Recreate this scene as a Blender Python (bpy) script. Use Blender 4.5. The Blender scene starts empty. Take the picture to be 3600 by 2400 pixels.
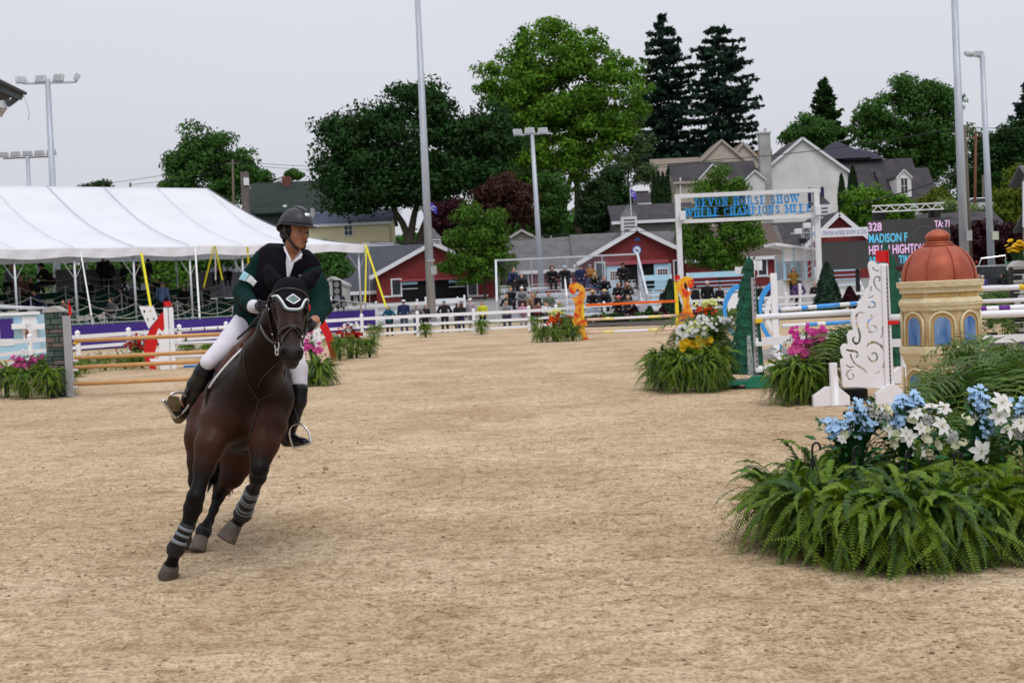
import bpy, math, random
import numpy as np
from mathutils import Vector, Matrix, Euler
from mathutils.bvhtree import BVHTree
import openvdb as vdb
R = math.radians
scene = bpy.context.scene
col = scene.collection
FPX = 4500.0; CX = 1800.0; CY = 1200.0
PITCH = math.atan(168 / FPX); ROLL = R(2.6); CAMH = 1.75
Fw = Vector((0, math.cos(PITCH), -math.sin(PITCH)))
U0 = Vector((0, math.sin(PITCH), math.cos(PITCH)))
Rt = Vector((1, 0, 0)) * math.cos(ROLL) - U0 * math.sin(ROLL)
Up = Vector((1, 0, 0)) * math.sin(ROLL) + U0 * math.cos(ROLL)
CAM = Vector((0, 0, CAMH))
cd = bpy.data.cameras.new('camera'); cam = bpy.data.objects.new('camera', cd); col.objects.link(cam)
m3 = Matrix((Rt, Up, -Fw)).transposed()
cam.matrix_world = Matrix.Translation(CAM) @ m3.to_4x4()
cd.sensor_width = 36; cd.lens = 45; cd.clip_start = 0.05; cd.clip_end = 3000
cd.dof.use_dof = True; cd.dof.focus_distance = 8.6; cd.dof.aperture_fstop = 6.3
scene.camera = cam
SUN_EL, SUN_AZ = R(58), R(-150)
w = bpy.data.worlds.new("World"); scene.world = w; w.use_nodes = True
nt = w.node_tree; nt.nodes.clear()
wo = nt.nodes.new('ShaderNodeOutputWorld'); bg = nt.nodes.new('ShaderNodeBackground')
sky = nt.nodes.new('ShaderNodeTexSky'); sky.sky_type = 'NISHITA'; sky.sun_disc = False
sky.sun_elevation = SUN_EL; sky.sun_rotation = SUN_AZ
hs = nt.nodes.new('ShaderNodeHueSaturation'); hs.inputs['Saturation'].default_value = 0.25
tc = nt.nodes.new('ShaderNodeTexCoord'); sx = nt.nodes.new('ShaderNodeSeparateXYZ')
mr = nt.nodes.new('ShaderNodeMapRange'); mr.inputs['From Min'].default_value = 0.0; mr.inputs['From Max'].default_value = 1.0
mr.inputs['To Min'].default_value = 6.5; mr.inputs['To Max'].default_value = 13.0
mp = nt.nodes.new('ShaderNodeMapping'); mp.inputs['Scale'].default_value = (1.2, 1.2, 4)
nz = nt.nodes.new('ShaderNodeTexNoise'); nz.inputs['Scale'].default_value = 1.3; nz.inputs['Detail'].default_value = 4
mn = nt.nodes.new('ShaderNodeMapRange'); mn.inputs['To Min'].default_value = 0.93; mn.inputs['To Max'].default_value = 1.07
mul = nt.nodes.new('ShaderNodeMath'); mul.operation = 'MULTIPLY'
cv = nt.nodes.new('ShaderNodeVectorMath'); cv.operation = 'SCALE'; cv.inputs[0].default_value = (0.925, 0.94, 1.03)
mix = nt.nodes.new('ShaderNodeMix'); mix.data_type = 'RGBA'; mix.inputs[0].default_value = 0.92
L = nt.links.new
L(tc.outputs['Generated'], sx.inputs[0]); L(sx.outputs['Z'], mr.inputs['Value'])
L(tc.outputs['Generated'], mp.inputs['Vector']); L(mp.outputs[0], nz.inputs['Vector']); L(nz.outputs['Fac'], mn.inputs['Value'])
L(mr.outputs[0], mul.inputs[0]); L(mn.outputs[0], mul.inputs[1]); L(mul.outputs[0], cv.inputs['Scale'])
L(sky.outputs[0], hs.inputs['Color']); L(hs.outputs[0], mix.inputs[6]); L(cv.outputs[0], mix.inputs[7])
L(mix.outputs[2], bg.inputs['Color']); bg.inputs['Strength'].default_value = 0.1; L(bg.outputs[0], wo.inputs[0])
sl = bpy.data.lights.new('sun', 'SUN'); sl.energy = 1.3; sl.angle = R(25); sl.color = (1, 0.97, 0.92)
so = bpy.data.objects.new('sun', sl); col.objects.link(so)
so.rotation_euler = (R(90) - SUN_EL, 0, R(20))
scene.view_settings.view_transform = 'Standard'; scene.view_settings.look = 'None'
scene.view_settings.gamma = 1; scene.view_settings.use_curve_mapping = False; scene.view_settings.exposure = 0
scene.cycles.use_denoising = True
scene.cycles.max_bounces = 6; scene.cycles.transparent_max_bounces = 6
def ray(px, py): return (Fw + Rt * ((px - CX) / FPX) + Up * ((CY - py) / FPX))
def P(px, py, d): return CAM + ray(px, py) * d
def W(px, py, Y): r = ray(px, py); return CAM + r * (Y / r.y)
def G(px, py, z=0.0): r = ray(px, py); return CAM + r * ((z - CAMH) / r.z)
def proj(v):
 v = Vector(v) - CAM; d = v.dot(Fw); return (CX + FPX * v.dot(Rt) / d, CY - FPX * v.dot(Up) / d)
def zat(x, y, py):
 a, b = -5.0, 60.0
 for _ in range(40):
  m = (a + b) / 2
  if proj((x, y, m))[1] > py: a = m
  else: b = m
 return (a + b) / 2
def gz(y, x=0):
 pts = [(-100, 0), (77, 0), (100, .8), (118, 1.5), (135, 2.1), (160, 4.5), (200, 9), (300, 13), (600, 18), (1200, 20)]
 for (a, za), (b, zb) in zip(pts, pts[1:]):
  if y <= b: return za + (zb - za) * max(0, (y - a)) / (b - a)
 return 20
def onground(px, Y):
 z = gz(Y); py = 1100
 for _ in range(6):
  p = W(px, py, Y); py = proj((p.x, Y, z))[1]
 p = W(px, py, Y); return Vector((p.x, Y, z))
def empty(name, loc=(0, 0, 0), rz=0, parent=None):
 o = bpy.data.objects.new(name, None); o.location = loc; o.rotation_euler = (0, 0, rz); o.empty_display_size = 0.1
 col.objects.link(o)
 if parent: o.parent = parent
 return o
def tag(o, label=None, cat=None, group=None, kind=None):
 if label: o['label'] = label
 if cat: o['category'] = cat
 if group: o['group'] = group
 if kind: o['kind'] = kind
 return o
def thing(name, label, cat, loc=(0, 0, 0), rz=0, group=None): return tag(empty(name, loc, rz), label, cat, group)
def link(name, mesh, parent=None, loc=None, rot=None, scale=None, mat=None):
 o = bpy.data.objects.new(name, mesh); col.objects.link(o)
 if parent: o.parent = parent
 if loc is not None: o.location = loc
 if rot is not None: o.rotation_euler = rot
 if scale is not None: o.scale = scale if hasattr(scale, '__len__') else (scale,) * 3
 if mat is not None:
  if not mesh.materials: mesh.materials.append(mat)
  else: o.material_slots[0].link = 'OBJECT'; o.material_slots[0].material = mat
 return o
def mesh_np(name, V, F4=None, F3=None, smooth=False, mat=None):
 me = bpy.data.meshes.new(name)
 V = np.asarray(V, np.float32).reshape(-1, 3)
 loops = []; tot = []
 if F4 is not None and len(F4): F4 = np.asarray(F4, np.int32); loops.append(F4.ravel()); tot.append(np.full(len(F4), 4, np.int32))
 if F3 is not None and len(F3): F3 = np.asarray(F3, np.int32); loops.append(F3.ravel()); tot.append(np.full(len(F3), 3, np.int32))
 loops = np.concatenate(loops); tot = np.concatenate(tot)
 me.vertices.add(len(V)); me.vertices.foreach_set('co', V.ravel())
 me.loops.add(len(loops)); me.loops.foreach_set('vertex_index', loops)
 me.polygons.add(len(tot)); st = np.concatenate([[0], np.cumsum(tot)[:-1]]).astype(np.int32)
 me.polygons.foreach_set('loop_start', st); me.polygons.foreach_set('loop_total', tot)
 if smooth: me.polygons.foreach_set('use_smooth', np.ones(len(tot), bool))
 me.update(calc_edges=True)
 if mat: me.materials.append(mat)
 return me
def basis(d, up=Vector((0, 0, 1))):
 d = Vector(d).normalized(); u = Vector(up)
 if abs(d.dot(u)) > 0.98: u = Vector((1, 0, 0)) if abs(d.x) < 0.9 else Vector((0, 1, 0))
 x = d.cross(u).normalized(); return x, x.cross(d).normalized()
class MB:
 def __init__(s): s.v = []; s.f = []
 def add(s, V, F):
  n = len(s.v); s.v += [tuple(v) for v in V]; s.f += [tuple(i + n for i in f) for f in F]; return s
 def box(s, c, sz, rz=0, M=None):
  x, y, z = [q / 2 for q in sz]
  V = [Vector((a * x, b * y, k * z)) for k in (-1, 1) for a, b in ((-1, -1), (1, -1), (1, 1), (-1, 1))]
  if rz: V = [Matrix.Rotation(rz, 3, 'Z') @ v for v in V]
  if M: V = [M @ v for v in V]
  return s.add([v + Vector(c) for v in V], [(0, 3, 2, 1), (4, 5, 6, 7), (0, 1, 5, 4), (1, 2, 6, 5), (2, 3, 7, 6), (3, 0, 4, 7)])
 def bx(s, x0, x1, y0, y1, z0, z1): return s.box(((x0 + x1) / 2, (y0 + y1) / 2, (z0 + z1) / 2), (abs(x1 - x0), abs(y1 - y0), abs(z1 - z0)))
 def beam(s, a, b, w_, h_=None, up=(0, 0, 1)):
  a = Vector(a); b = Vector(b); h_ = h_ or w_; x, u = basis(b - a, Vector(up))
  V = [p + x * i * w_ / 2 + u * j * h_ / 2 for p in (a, b) for i, j in ((-1, -1), (1, -1), (1, 1), (-1, 1))]
  return s.add(V, [(0, 1, 2, 3), (7, 6, 5, 4), (0, 4, 5, 1), (1, 5, 6, 2), (2, 6, 7, 3), (3, 7, 4, 0)])
 def sweep(s, pts, rad, n=8, cap=True, flat=1.0):
  pts = [Vector(p) for p in pts]; m = len(pts)
  if not hasattr(rad, '__len__'): rad = [rad] * m
  V = []; F = []; prev = None
  for i, p in enumerate(pts):
   d = pts[min(i + 1, m - 1)] - pts[max(i - 1, 0)]
   x, u = basis(d if d.length > 1e-9 else Vector((0, 0, 1)))
   if prev is not None:
    x = (prev - d.normalized() * prev.dot(d.normalized()))
    x = x.normalized() if x.length > 1e-6 else basis(d)[0]; u = x.cross(d.normalized())
   prev = x
   for k in range(n):
    a = 2 * math.pi * k / n; V.append(p + (x * math.cos(a) + u * math.sin(a) * flat) * rad[i])
  for i in range(m - 1):
   for k in range(n): F.append((i * n + k, i * n + (k + 1) % n, (i + 1) * n + (k + 1) % n, (i + 1) * n + k))
  if cap: F.append(tuple(range(n - 1, -1, -1))); F.append(tuple((m - 1) * n + k for k in range(n)))
  return s.add(V, F)
 def tube(s, a, b, r, r2=None, n=10): return s.sweep([a, b], [r, r if r2 is None else r2], n)
 def lathe(s, prof, c=(0, 0, 0), n=24, rot=0, cap=True):
  V = []; F = []; m = len(prof); c = Vector(c)
  for r, z in prof:
   for k in range(n): a = rot + 2 * math.pi * k / n; V.append(c + Vector((r * math.cos(a), r * math.sin(a), z)))
  for i in range(m - 1):
   for k in range(n): F.append((i * n + k, i * n + (k + 1) % n, (i + 1) * n + (k + 1) % n, (i + 1) * n + k))
  if cap: F.append(tuple(range(n - 1, -1, -1))); F.append(tuple((m - 1) * n + k for k in range(n)))
  return s.add(V, F)
 def prism(s, poly, off):
  n = len(poly); off = Vector(off); V = [Vector(p) for p in poly] + [Vector(p) + off for p in poly]
  return s.add(V, [tuple(range(n)), tuple(range(2 * n - 1, n - 1, -1))] + [(i, i + n, (i + 1) % n + n, (i + 1) % n) for i in range(n)])
 def ball(s, c, r, n=10, m=6, sc=(1, 1, 1)):
  V = []; F = []
  for i in range(m + 1):
   t = math.pi * i / m
   for k in range(n):
    a = 2 * math.pi * k / n
    V.append((c[0] + r * sc[0] * math.sin(t) * math.cos(a), c[1] + r * sc[1] * math.sin(t) * math.sin(a), c[2] + r * sc[2] * math.cos(t)))
  for i in range(m):
   for k in range(n): F.append((i * n + k, (i + 1) * n + k, (i + 1) * n + (k + 1) % n, i * n + (k + 1) % n))
  return s.add(V, F)
 def mesh(s, name, mat=None, smooth=False):
  me = bpy.data.meshes.new(name); me.from_pydata(s.v, [], s.f)
  if smooth: me.polygons.foreach_set('use_smooth', [True] * len(me.polygons))
  if mat: me.materials.append(mat)
  me.update(); return me
 def build(s, name, mat=None, parent=None, smooth=False, bevel=0, loc=None, rz=0):
  o = link(name, s.mesh(name, mat, smooth), parent, loc)
  if rz: o.rotation_euler = (0, 0, rz)
  if bevel:
   b = o.modifiers.new('bevel', 'BEVEL'); b.width = bevel; b.segments = 2; b.limit_method = 'ANGLE'
  return o
MATS = {}
def mat(name, c, rough=0.6, c2=None, scale=8, metal=0, bump=0, bscale=40, spec=0.3, trans=0, emit=None, estr=1, island=0, coords='Object', stretch=None, detail=5, sheen=0):
 if name in MATS: return MATS[name]
 m = bpy.data.materials.new(name); m.use_nodes = True; t = m.node_tree; b = t.nodes['Principled BSDF']
 c = (*c, 1) if len(c) == 3 else c
 b.inputs['Base Color'].default_value = c; b.inputs['Roughness'].default_value = rough; b.inputs['Metallic'].default_value = metal
 b.inputs['Specular IOR Level'].default_value = spec
 if sheen: b.inputs['Sheen Weight'].default_value = sheen
 tcn = t.nodes.new('ShaderNodeTexCoord'); src = tcn.outputs[coords]
 if stretch:
  mpn = t.nodes.new('ShaderNodeMapping'); mpn.inputs['Scale'].default_value = stretch; t.links.new(src, mpn.inputs[0]); src = mpn.outputs[0]
 out = None
 if c2 is not None:
  n = t.nodes.new('ShaderNodeTexNoise'); n.inputs['Scale'].default_value = scale; n.inputs['Detail'].default_value = detail; n.inputs['Roughness'].default_value = 0.6
  t.links.new(src, n.inputs['Vector'])
  r = t.nodes.new('ShaderNodeValToRGB'); r.color_ramp.elements[0].position = 0.32; r.color_ramp.elements[1].position = 0.68
  r.color_ramp.elements[0].color = c; r.color_ramp.elements[1].color = (*c2, 1) if len(c2) == 3 else c2
  t.links.new(n.outputs['Fac'], r.inputs[0]); out = r.outputs[0]
 if island:
  g = t.nodes.new('ShaderNodeNewGeometry'); h = t.nodes.new('ShaderNodeHueSaturation')
  a = t.nodes.new('ShaderNodeMapRange'); a.inputs['To Min'].default_value = 1 - island; a.inputs['To Max'].default_value = 1 + island
  a2 = t.nodes.new('ShaderNodeMapRange'); a2.inputs['To Min'].default_value = 0.5 - 0.02 * island * 2; a2.inputs['To Max'].default_value = 0.5 + 0.015 * island * 2
  t.links.new(g.outputs['Random Per Island'], a.inputs['Value']); t.links.new(a.outputs[0], h.inputs['Value'])
  t.links.new(g.outputs['Random Per Island'], a2.inputs['Value']); t.links.new(a2.outputs[0], h.inputs['Hue'])
  if out: t.links.new(out, h.inputs['Color'])
  else: h.inputs['Color'].default_value = c
  out = h.outputs[0]
 if out: t.links.new(out, b.inputs['Base Color'])
 if bump:
  n2 = t.nodes.new('ShaderNodeTexNoise'); n2.inputs['Scale'].default_value = bscale; n2.inputs['Detail'].default_value = 4
  t.links.new(src, n2.inputs['Vector'])
  bp = t.nodes.new('ShaderNodeBump'); bp.inputs['Strength'].default_value = bump; bp.inputs['Distance'].default_value = 0.02
  t.links.new(n2.outputs['Fac'], bp.inputs['Height']); t.links.new(bp.outputs[0], b.inputs['Normal'])
 if emit:
  b.inputs['Emission Color'].default_value = (*emit, 1); b.inputs['Emission Strength'].default_value = estr
 if trans:
  tr = t.nodes.new('ShaderNodeBsdfTranslucent'); ms = t.nodes.new('ShaderNodeMixShader'); ms.inputs[0].default_value = trans
  if out: t.links.new(out, tr.inputs['Color'])
  else: tr.inputs['Color'].default_value = c
  t.links.new(b.outputs[0], ms.inputs[1]); t.links.new(tr.outputs[0], ms.inputs[2])
  t.links.new(ms.outputs[0], t.nodes['Material Output'].inputs['Surface'])
 MATS[name] = m; return m
WHITE = mat('white_paint', (0.78, 0.78, 0.8), 0.45, (0.7, 0.7, 0.73), 3, bump=0.05)
WHITEV = mat('white_vinyl', (0.86, 0.87, 0.9), 0.5, (0.78, 0.79, 0.83), 0.6)
GALV = mat('galvanised_steel', (0.38, 0.41, 0.46), 0.5, (0.48, 0.52, 0.58), 1.5, metal=0.3, stretch=(3, 3, 0.4))
GREYP = mat('grey_metal', (0.35, 0.36, 0.38), 0.5, (0.45, 0.46, 0.48), 4, metal=0.3)
ALU = mat('aluminium', (0.62, 0.64, 0.68), 0.4, (0.52, 0.54, 0.58), 3, metal=0.4)
BLACK = mat('black_plastic', (0.012, 0.012, 0.014), 0.5)
YELLOWS = mat('yellow_strap', (0.75, 0.68, 0.03), 0.6)
LBLUE = mat('light_blue_paint', (0.42, 0.66, 0.8), 0.5, (0.38, 0.6, 0.75), 3)
REDW = mat('barn_red_siding', (0.165, 0.018, 0.02), 0.7, (0.21, 0.03, 0.03), 2.5)
def sdf_mesh(name, prims, vox=0.012, mat_=None, smooth=True, col_attr=False, origin=None):
 """prims: dicts(kind 'cap'|'ell', a,b,ra,rb | c,r,M ; k blend ; col ; sub). One continuous skin through all of them."""
 lo = np.array([1e9] * 3); hi = -lo
 for p in prims:
  if p['kind'] == 'cap': pts = np.array([p['a'], p['b']]); rr = max(p['ra'], p['rb'])
  else: pts = np.array([p['c']]); rr = max(p['r'])
  lo = np.minimum(lo, pts.min(0) - rr); hi = np.maximum(hi, pts.max(0) + rr)
 lo -= vox * 5; hi += vox * 5
 N = np.ceil((hi - lo) / vox).astype(int) + 1
 D = np.full(N, 3 * vox + 0.2, np.float32)
 for p in prims:
  k = p.get('k', 0.03)
  if p['kind'] == 'cap': a = np.array(p['a'], float); b = np.array(p['b'], float); rr = max(p['ra'], p['rb']); pmin = np.minimum(a, b) - rr; pmax = np.maximum(a, b) + rr
  else: cc = np.array(p['c'], float); rr = max(p['r']); pmin = cc - rr; pmax = cc + rr
  m = k + 4 * vox
  i0 = np.maximum(((pmin - m - lo) / vox).astype(int), 0); i1 = np.minimum(np.ceil((pmax + m - lo) / vox).astype(int) + 1, N)
  g = [lo[q] + vox * np.arange(i0[q], i1[q]) for q in range(3)]
  X, Y, Z = np.meshgrid(*g, indexing='ij', sparse=True)
  if p['kind'] == 'cap':
   ba = b - a; L2 = max((ba * ba).sum(), 1e-9)
   t = np.clip(((X - a[0]) * ba[0] + (Y - a[1]) * ba[1] + (Z - a[2]) * ba[2]) / L2, 0, 1)
   d = np.sqrt((X - a[0] - t * ba[0]) ** 2 + (Y - a[1] - t * ba[1]) ** 2 + (Z - a[2] - t * ba[2]) ** 2) - (p['ra'] + (p['rb'] - p['ra']) * t)
  else:
   dx, dy, dz = X - cc[0], Y - cc[1], Z - cc[2]
   M = p.get('M')
   if M is not None:
    M = np.array(M)
    dx, dy, dz = (dx * M[0, 0] + dy * M[1, 0] + dz * M[2, 0], dx * M[0, 1] + dy * M[1, 1] + dz * M[2, 1], dx * M[0, 2] + dy * M[1, 2] + dz * M[2, 2])
   r = p['r']; q = np.sqrt((dx / r[0]) ** 2 + (dy / r[1]) ** 2 + (dz / r[2]) ** 2)
   q2 = np.sqrt((dx / r[0] ** 2) ** 2 + (dy / r[1] ** 2) ** 2 + (dz / r[2] ** 2) ** 2)
   d = q * (q - 1) / np.maximum(q2, 1e-6)
  sl_ = tuple(slice(i0[q], i1[q]) for q in range(3)); cur = D[sl_]
  if p.get('sub'):
   h = np.maximum(k - np.abs(cur + d), 0) / k; D[sl_] = np.maximum(cur, -d) + h * h * k * 0.25
  else:
   h = np.maximum(k - np.abs(cur - d), 0) / k; D[sl_] = np.minimum(cur, d) - h * h * k * 0.25
 gr = vdb.FloatGrid(0.3); gr.copyFromArray(D.astype(np.float32))
 try: pts, quads = gr.convertToQuads(isovalue=0.0); tris = None
 except Exception: pts, tris, quads = gr.convertToPolygons(isovalue=0.0, adaptivity=0.0)
 V = pts * vox + lo
 if origin is not None: V = V - np.array(origin)
 me = mesh_np(name, V, quads, tris, smooth, mat_)
 if col_attr:
  Vw = V if origin is None else V + np.array(origin)
  acc = np.zeros((len(V), 3)); ws = np.zeros(len(V))
  for p in prims:
   if p.get('col') is None: continue
   if p['kind'] == 'cap':
    a = np.array(p['a'], float); b = np.array(p['b'], float); ba = b - a; t = np.clip(((Vw - a) @ ba) / max((ba * ba).sum(), 1e-9), 0, 1)
    d = np.linalg.norm(Vw - a - t[:, None] * ba, axis=1) - (p['ra'] + (p['rb'] - p['ra']) * t)
   else:
    d = np.linalg.norm((Vw - np.array(p['c'])) , axis=1) - min(p['r']) * 0.9
    M = np.array(p['M']) if p.get('M') is not None else np.eye(3)
    q = (Vw - np.array(p['c'])) @ M / np.array(p['r']); q = np.linalg.norm(q, axis=1); d = (q - 1) * min(p['r'])
   wt = np.exp(-np.maximum(d, -0.02) / p.get('soft', 0.015)) * p.get('w', 1); acc += wt[:, None] * np.array(p['col']); ws += wt
  acc /= np.maximum(ws, 1e-12)[:, None]
  ca = me.color_attributes.new('col', 'FLOAT_COLOR', 'POINT')
  ca.data.foreach_set('color', np.hstack([acc, np.ones((len(V), 1))]).astype(np.float32).ravel())
 return me
def cap(a, b, ra, rb=None, k=0.03, col=None, **kw): return dict(kind='cap', a=tuple(a), b=tuple(b), ra=ra, rb=ra if rb is None else rb, k=k, col=col, **kw)
def ell(c, r, M=None, k=0.03, col=None, **kw): return dict(kind='ell', c=tuple(c), r=r if hasattr(r, '__len__') else (r,) * 3, M=M, k=k, col=col, **kw)
def chain(pts, rads, k=0.03, col=None, **kw): return [cap(pts[i], pts[i + 1], rads[i], rads[i + 1], k, col, **kw) for i in range(len(pts) - 1)]
def attr_mat(name, rough=0.5, bump=0.1, bscale=60, sheen=0, spec=0.5, var=0.15):
 if name in MATS: return MATS[name]
 m = bpy.data.materials.new(name); m.use_nodes = True; t = m.node_tree; b = t.nodes['Principled BSDF']
 a = t.nodes.new('ShaderNodeAttribute'); a.attribute_name = 'col'
 n = t.nodes.new('ShaderNodeTexNoise'); n.inputs['Scale'].default_value = 9; n.inputs['Detail'].default_value = 4
 tcn = t.nodes.new('ShaderNodeTexCoord'); t.links.new(tcn.outputs['Object'], n.inputs['Vector'])
 a2 = t.nodes.new('ShaderNodeMapRange'); a2.inputs['To Min'].default_value = 1 - var; a2.inputs['To Max'].default_value = 1 + var
 h = t.nodes.new('ShaderNodeHueSaturation'); t.links.new(n.outputs['Fac'], a2.inputs[0]); t.links.new(a2.outputs[0], h.inputs['Value'])
 t.links.new(a.outputs['Color'], h.inputs['Color']); t.links.new(h.outputs[0], b.inputs['Base Color'])
 b.inputs['Roughness'].default_value = rough; b.inputs['Sheen Weight'].default_value = sheen; b.inputs['Specular IOR Level'].default_value = spec
 n2 = t.nodes.new('ShaderNodeTexNoise'); n2.inputs['Scale'].default_value = bscale; t.links.new(tcn.outputs['Object'], n2.inputs['Vector'])
 bp = t.nodes.new('ShaderNodeBump'); bp.inputs['Strength'].default_value = bump; bp.inputs['Distance'].default_value = 0.01
 t.links.new(n2.outputs['Fac'], bp.inputs['Height']); t.links.new(bp.outputs[0], b.inputs['Normal'])
 MATS[name] = m; return m
rng = random.Random(7); nrg = np.random.default_rng(11)
def smooth_pts(pts, n=2):
 P_ = [np.array(p, float) for p in pts]
 for _ in range(n):
  q = [P_[0]]
  for a, b in zip(P_, P_[1:]): q += [a * 0.75 + b * 0.25, a * 0.25 + b * 0.75]
  q.append(P_[-1]); P_ = q
 return P_
# ================================================================ ground, arena sand
def vnoise(x, y, s, seed=0):
 x = np.asarray(x) / s; y = np.asarray(y) / s
 xi = np.floor(x).astype(int); yi = np.floor(y).astype(int); fx = x - xi; fy = y - yi
 def h(a, b):
  n = (a * 374761393 + b * 668265263 + seed * 974711) & 0x7fffffff
  n = ((n ^ (n >> 13)) * 1274126177) & 0x7fffffff; return ((n ^ (n >> 16)) & 0xffff) / 65535.0
 u = fx * fx * (3 - 2 * fx); v = fy * fy * (3 - 2 * fy)
 return (h(xi, yi) * (1 - u) + h(xi + 1, yi) * u) * (1 - v) + (h(xi, yi + 1) * (1 - u) + h(xi + 1, yi + 1) * u) * v
def sheet(name, xs, ys, zf, m, shape=None, smooth=True):
 V = []; nx = len(xs)
 Y = np.repeat(ys, nx); X = np.tile(xs, len(ys))
 if shape: X = X * shape(Y)
 Z = zf(X, Y); V = np.stack([X, Y, Z], 1)
 i = np.arange(len(ys) - 1)[:, None] * nx + np.arange(nx - 1)[None, :]; i = i.ravel()
 return link(name, mesh_np(name, V, np.stack([i, i + 1, i + nx + 1, i + nx], 1), None, smooth, m))
GRASS = mat('grass_ground', (0.06, 0.09, 0.025), 0.9, (0.1, 0.12, 0.05), 0.6, bump=0.3, bscale=6)
tz = np.vectorize(gz)
g_ = sheet('ground', np.linspace(-900, 900, 61), np.concatenate([np.linspace(-120, 60, 10), np.linspace(75, 300, 58), np.linspace(340, 1500, 12)]), lambda X, Y: tz(Y) - np.where(Y < 74, 0.3, 0.03), GRASS)
tag(g_, kind='structure')
def sand_mat():
 m = bpy.data.materials.new('arena_sand'); m.use_nodes = True; t = m.node_tree; b = t.nodes['Principled BSDF']; N = t.nodes.new; K = t.links.new
 tcn = N('ShaderNodeTexCoord'); O = tcn.outputs['Object']
 def noise(sc, det=5, st=None, rough=0.6):
  src = O
  if st: q = N('ShaderNodeMapping'); q.inputs['Scale'].default_value = st; q.inputs['Rotation'].default_value = (0, 0, R(4)); K(O, q.inputs[0]); src = q.outputs[0]
  n = N('ShaderNodeTexNoise'); n.inputs['Scale'].default_value = sc; n.inputs['Detail'].default_value = det; n.inputs['Roughness'].default_value = rough; K(src, n.inputs['Vector']); return n.outputs['Fac']
 def ramp(f, p0, c0, p1, c1):
  r = N('ShaderNodeValToRGB'); r.color_ramp.elements[0].position = p0; r.color_ramp.elements[1].position = p1
  r.color_ramp.elements[0].color = (*c0, 1); r.color_ramp.elements[1].color = (*c1, 1); K(f, r.inputs[0]); return r.outputs[0]
 def mixc(f, a, c, mode='MIX'):
  x = N('ShaderNodeMix'); x.data_type = 'RGBA'; x.blend_type = mode
  if isinstance(f, float): x.inputs[0].default_value = f
  else: K(f, x.inputs[0])
  K(a, x.inputs[6]); K(c, x.inputs[7]); return x.outputs[2]
 base = ramp(noise(0.45, 4), 0.36, (0.475, 0.352, 0.222), 0.64, (0.62, 0.492, 0.342))
 grit = ramp(noise(38, 6, None, 0.75), 0.36, (0.50, 0.45, 0.38), 0.56, (1.08, 1.08, 1.08))
 c1 = mixc(1.0, base, grit, 'MULTIPLY')
 lumps = ramp(noise(9.5, 6, (0.8, 1.1, 1), 0.68), 0.38, (0.74, 0.70, 0.63), 0.52, (1.04, 1.04, 1.04))
 c2 = mixc(1.0, c1, lumps, 'MULTIPLY')
 churn = ramp(noise(2.3, 5, (0.7, 1.5, 1), .6), 0.50, (1.0, 1.0, 1.0), 0.66, (0.80, 0.76, 0.70)); c2 = mixc(1.0, c2, churn, 'MULTIPLY')
 wv = N('ShaderNodeTexWave'); wv.wave_type = 'RINGS'; wv.inputs['Scale'].default_value = 2.6; wv.inputs['Distortion'].default_value = 2.2; wv.inputs['Detail'].default_value = 4; wv.inputs['Detail Scale'].default_value = 2.0; wv.inputs['Detail Roughness'].default_value = .7
 wm = N('ShaderNodeMapping'); wm.inputs['Location'].default_value = (7, -17, 0); K(O, wm.inputs[0]); K(wm.outputs[0], wv.inputs['Vector'])
 c2 = mixc(1.0, c2, ramp(wv.outputs['Fac'], .1, (0.955, 0.945, 0.935), .5, (1.02, 1.02, 1.02)), 'MULTIPLY')
 K(c2, b.inputs['Base Color'])
 b.inputs['Roughness'].default_value = 0.95; b.inputs['Specular IOR Level'].default_value = 0.15
 bp = N('ShaderNodeBump'); bp.inputs['Strength'].default_value = 0.7; bp.inputs['Distance'].default_value = 0.022
 add = N('ShaderNodeMath'); add.operation = 'ADD'; K(noise(28, 6, None, 0.75), add.inputs[0]); K(noise(9, 5, (0.8, 1.1, 1), .7), add.inputs[1])
 K(add.outputs[0], bp.inputs['Height']); K(bp.outputs[0], b.inputs['Normal']); return m
SAND = sand_mat()
def sand_z(X, Y):
 r = np.clip((Y - 0) / 10, 0, 1)
 z = 0.035 * (vnoise(X * 0.8, Y, 0.33, 1) - 0.5) + 0.028 * (vnoise(X, Y * 1.2, 0.085, 2) - 0.5) + 0.05 * (vnoise(X * 0.6, Y, 1.7, 3) - 0.5)
 hp = vnoise(X, Y, 0.24, 5); z = z - 0.03 * np.clip((hp - 0.78) * 5, 0, 1)
 z = z * np.exp(-np.clip(Y - 12, 0, 200) / 25)
 return z
ys = np.concatenate([np.linspace(-6, 4.6, 10), np.geomspace(4.8, 78, 620)])
a_ = sheet('arena_sand', np.linspace(-1, 1, 420), ys, sand_z, SAND, lambda Y: np.maximum(np.abs(Y) * 0.55 + 5, 6))
tag(a_, kind='structure')
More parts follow.
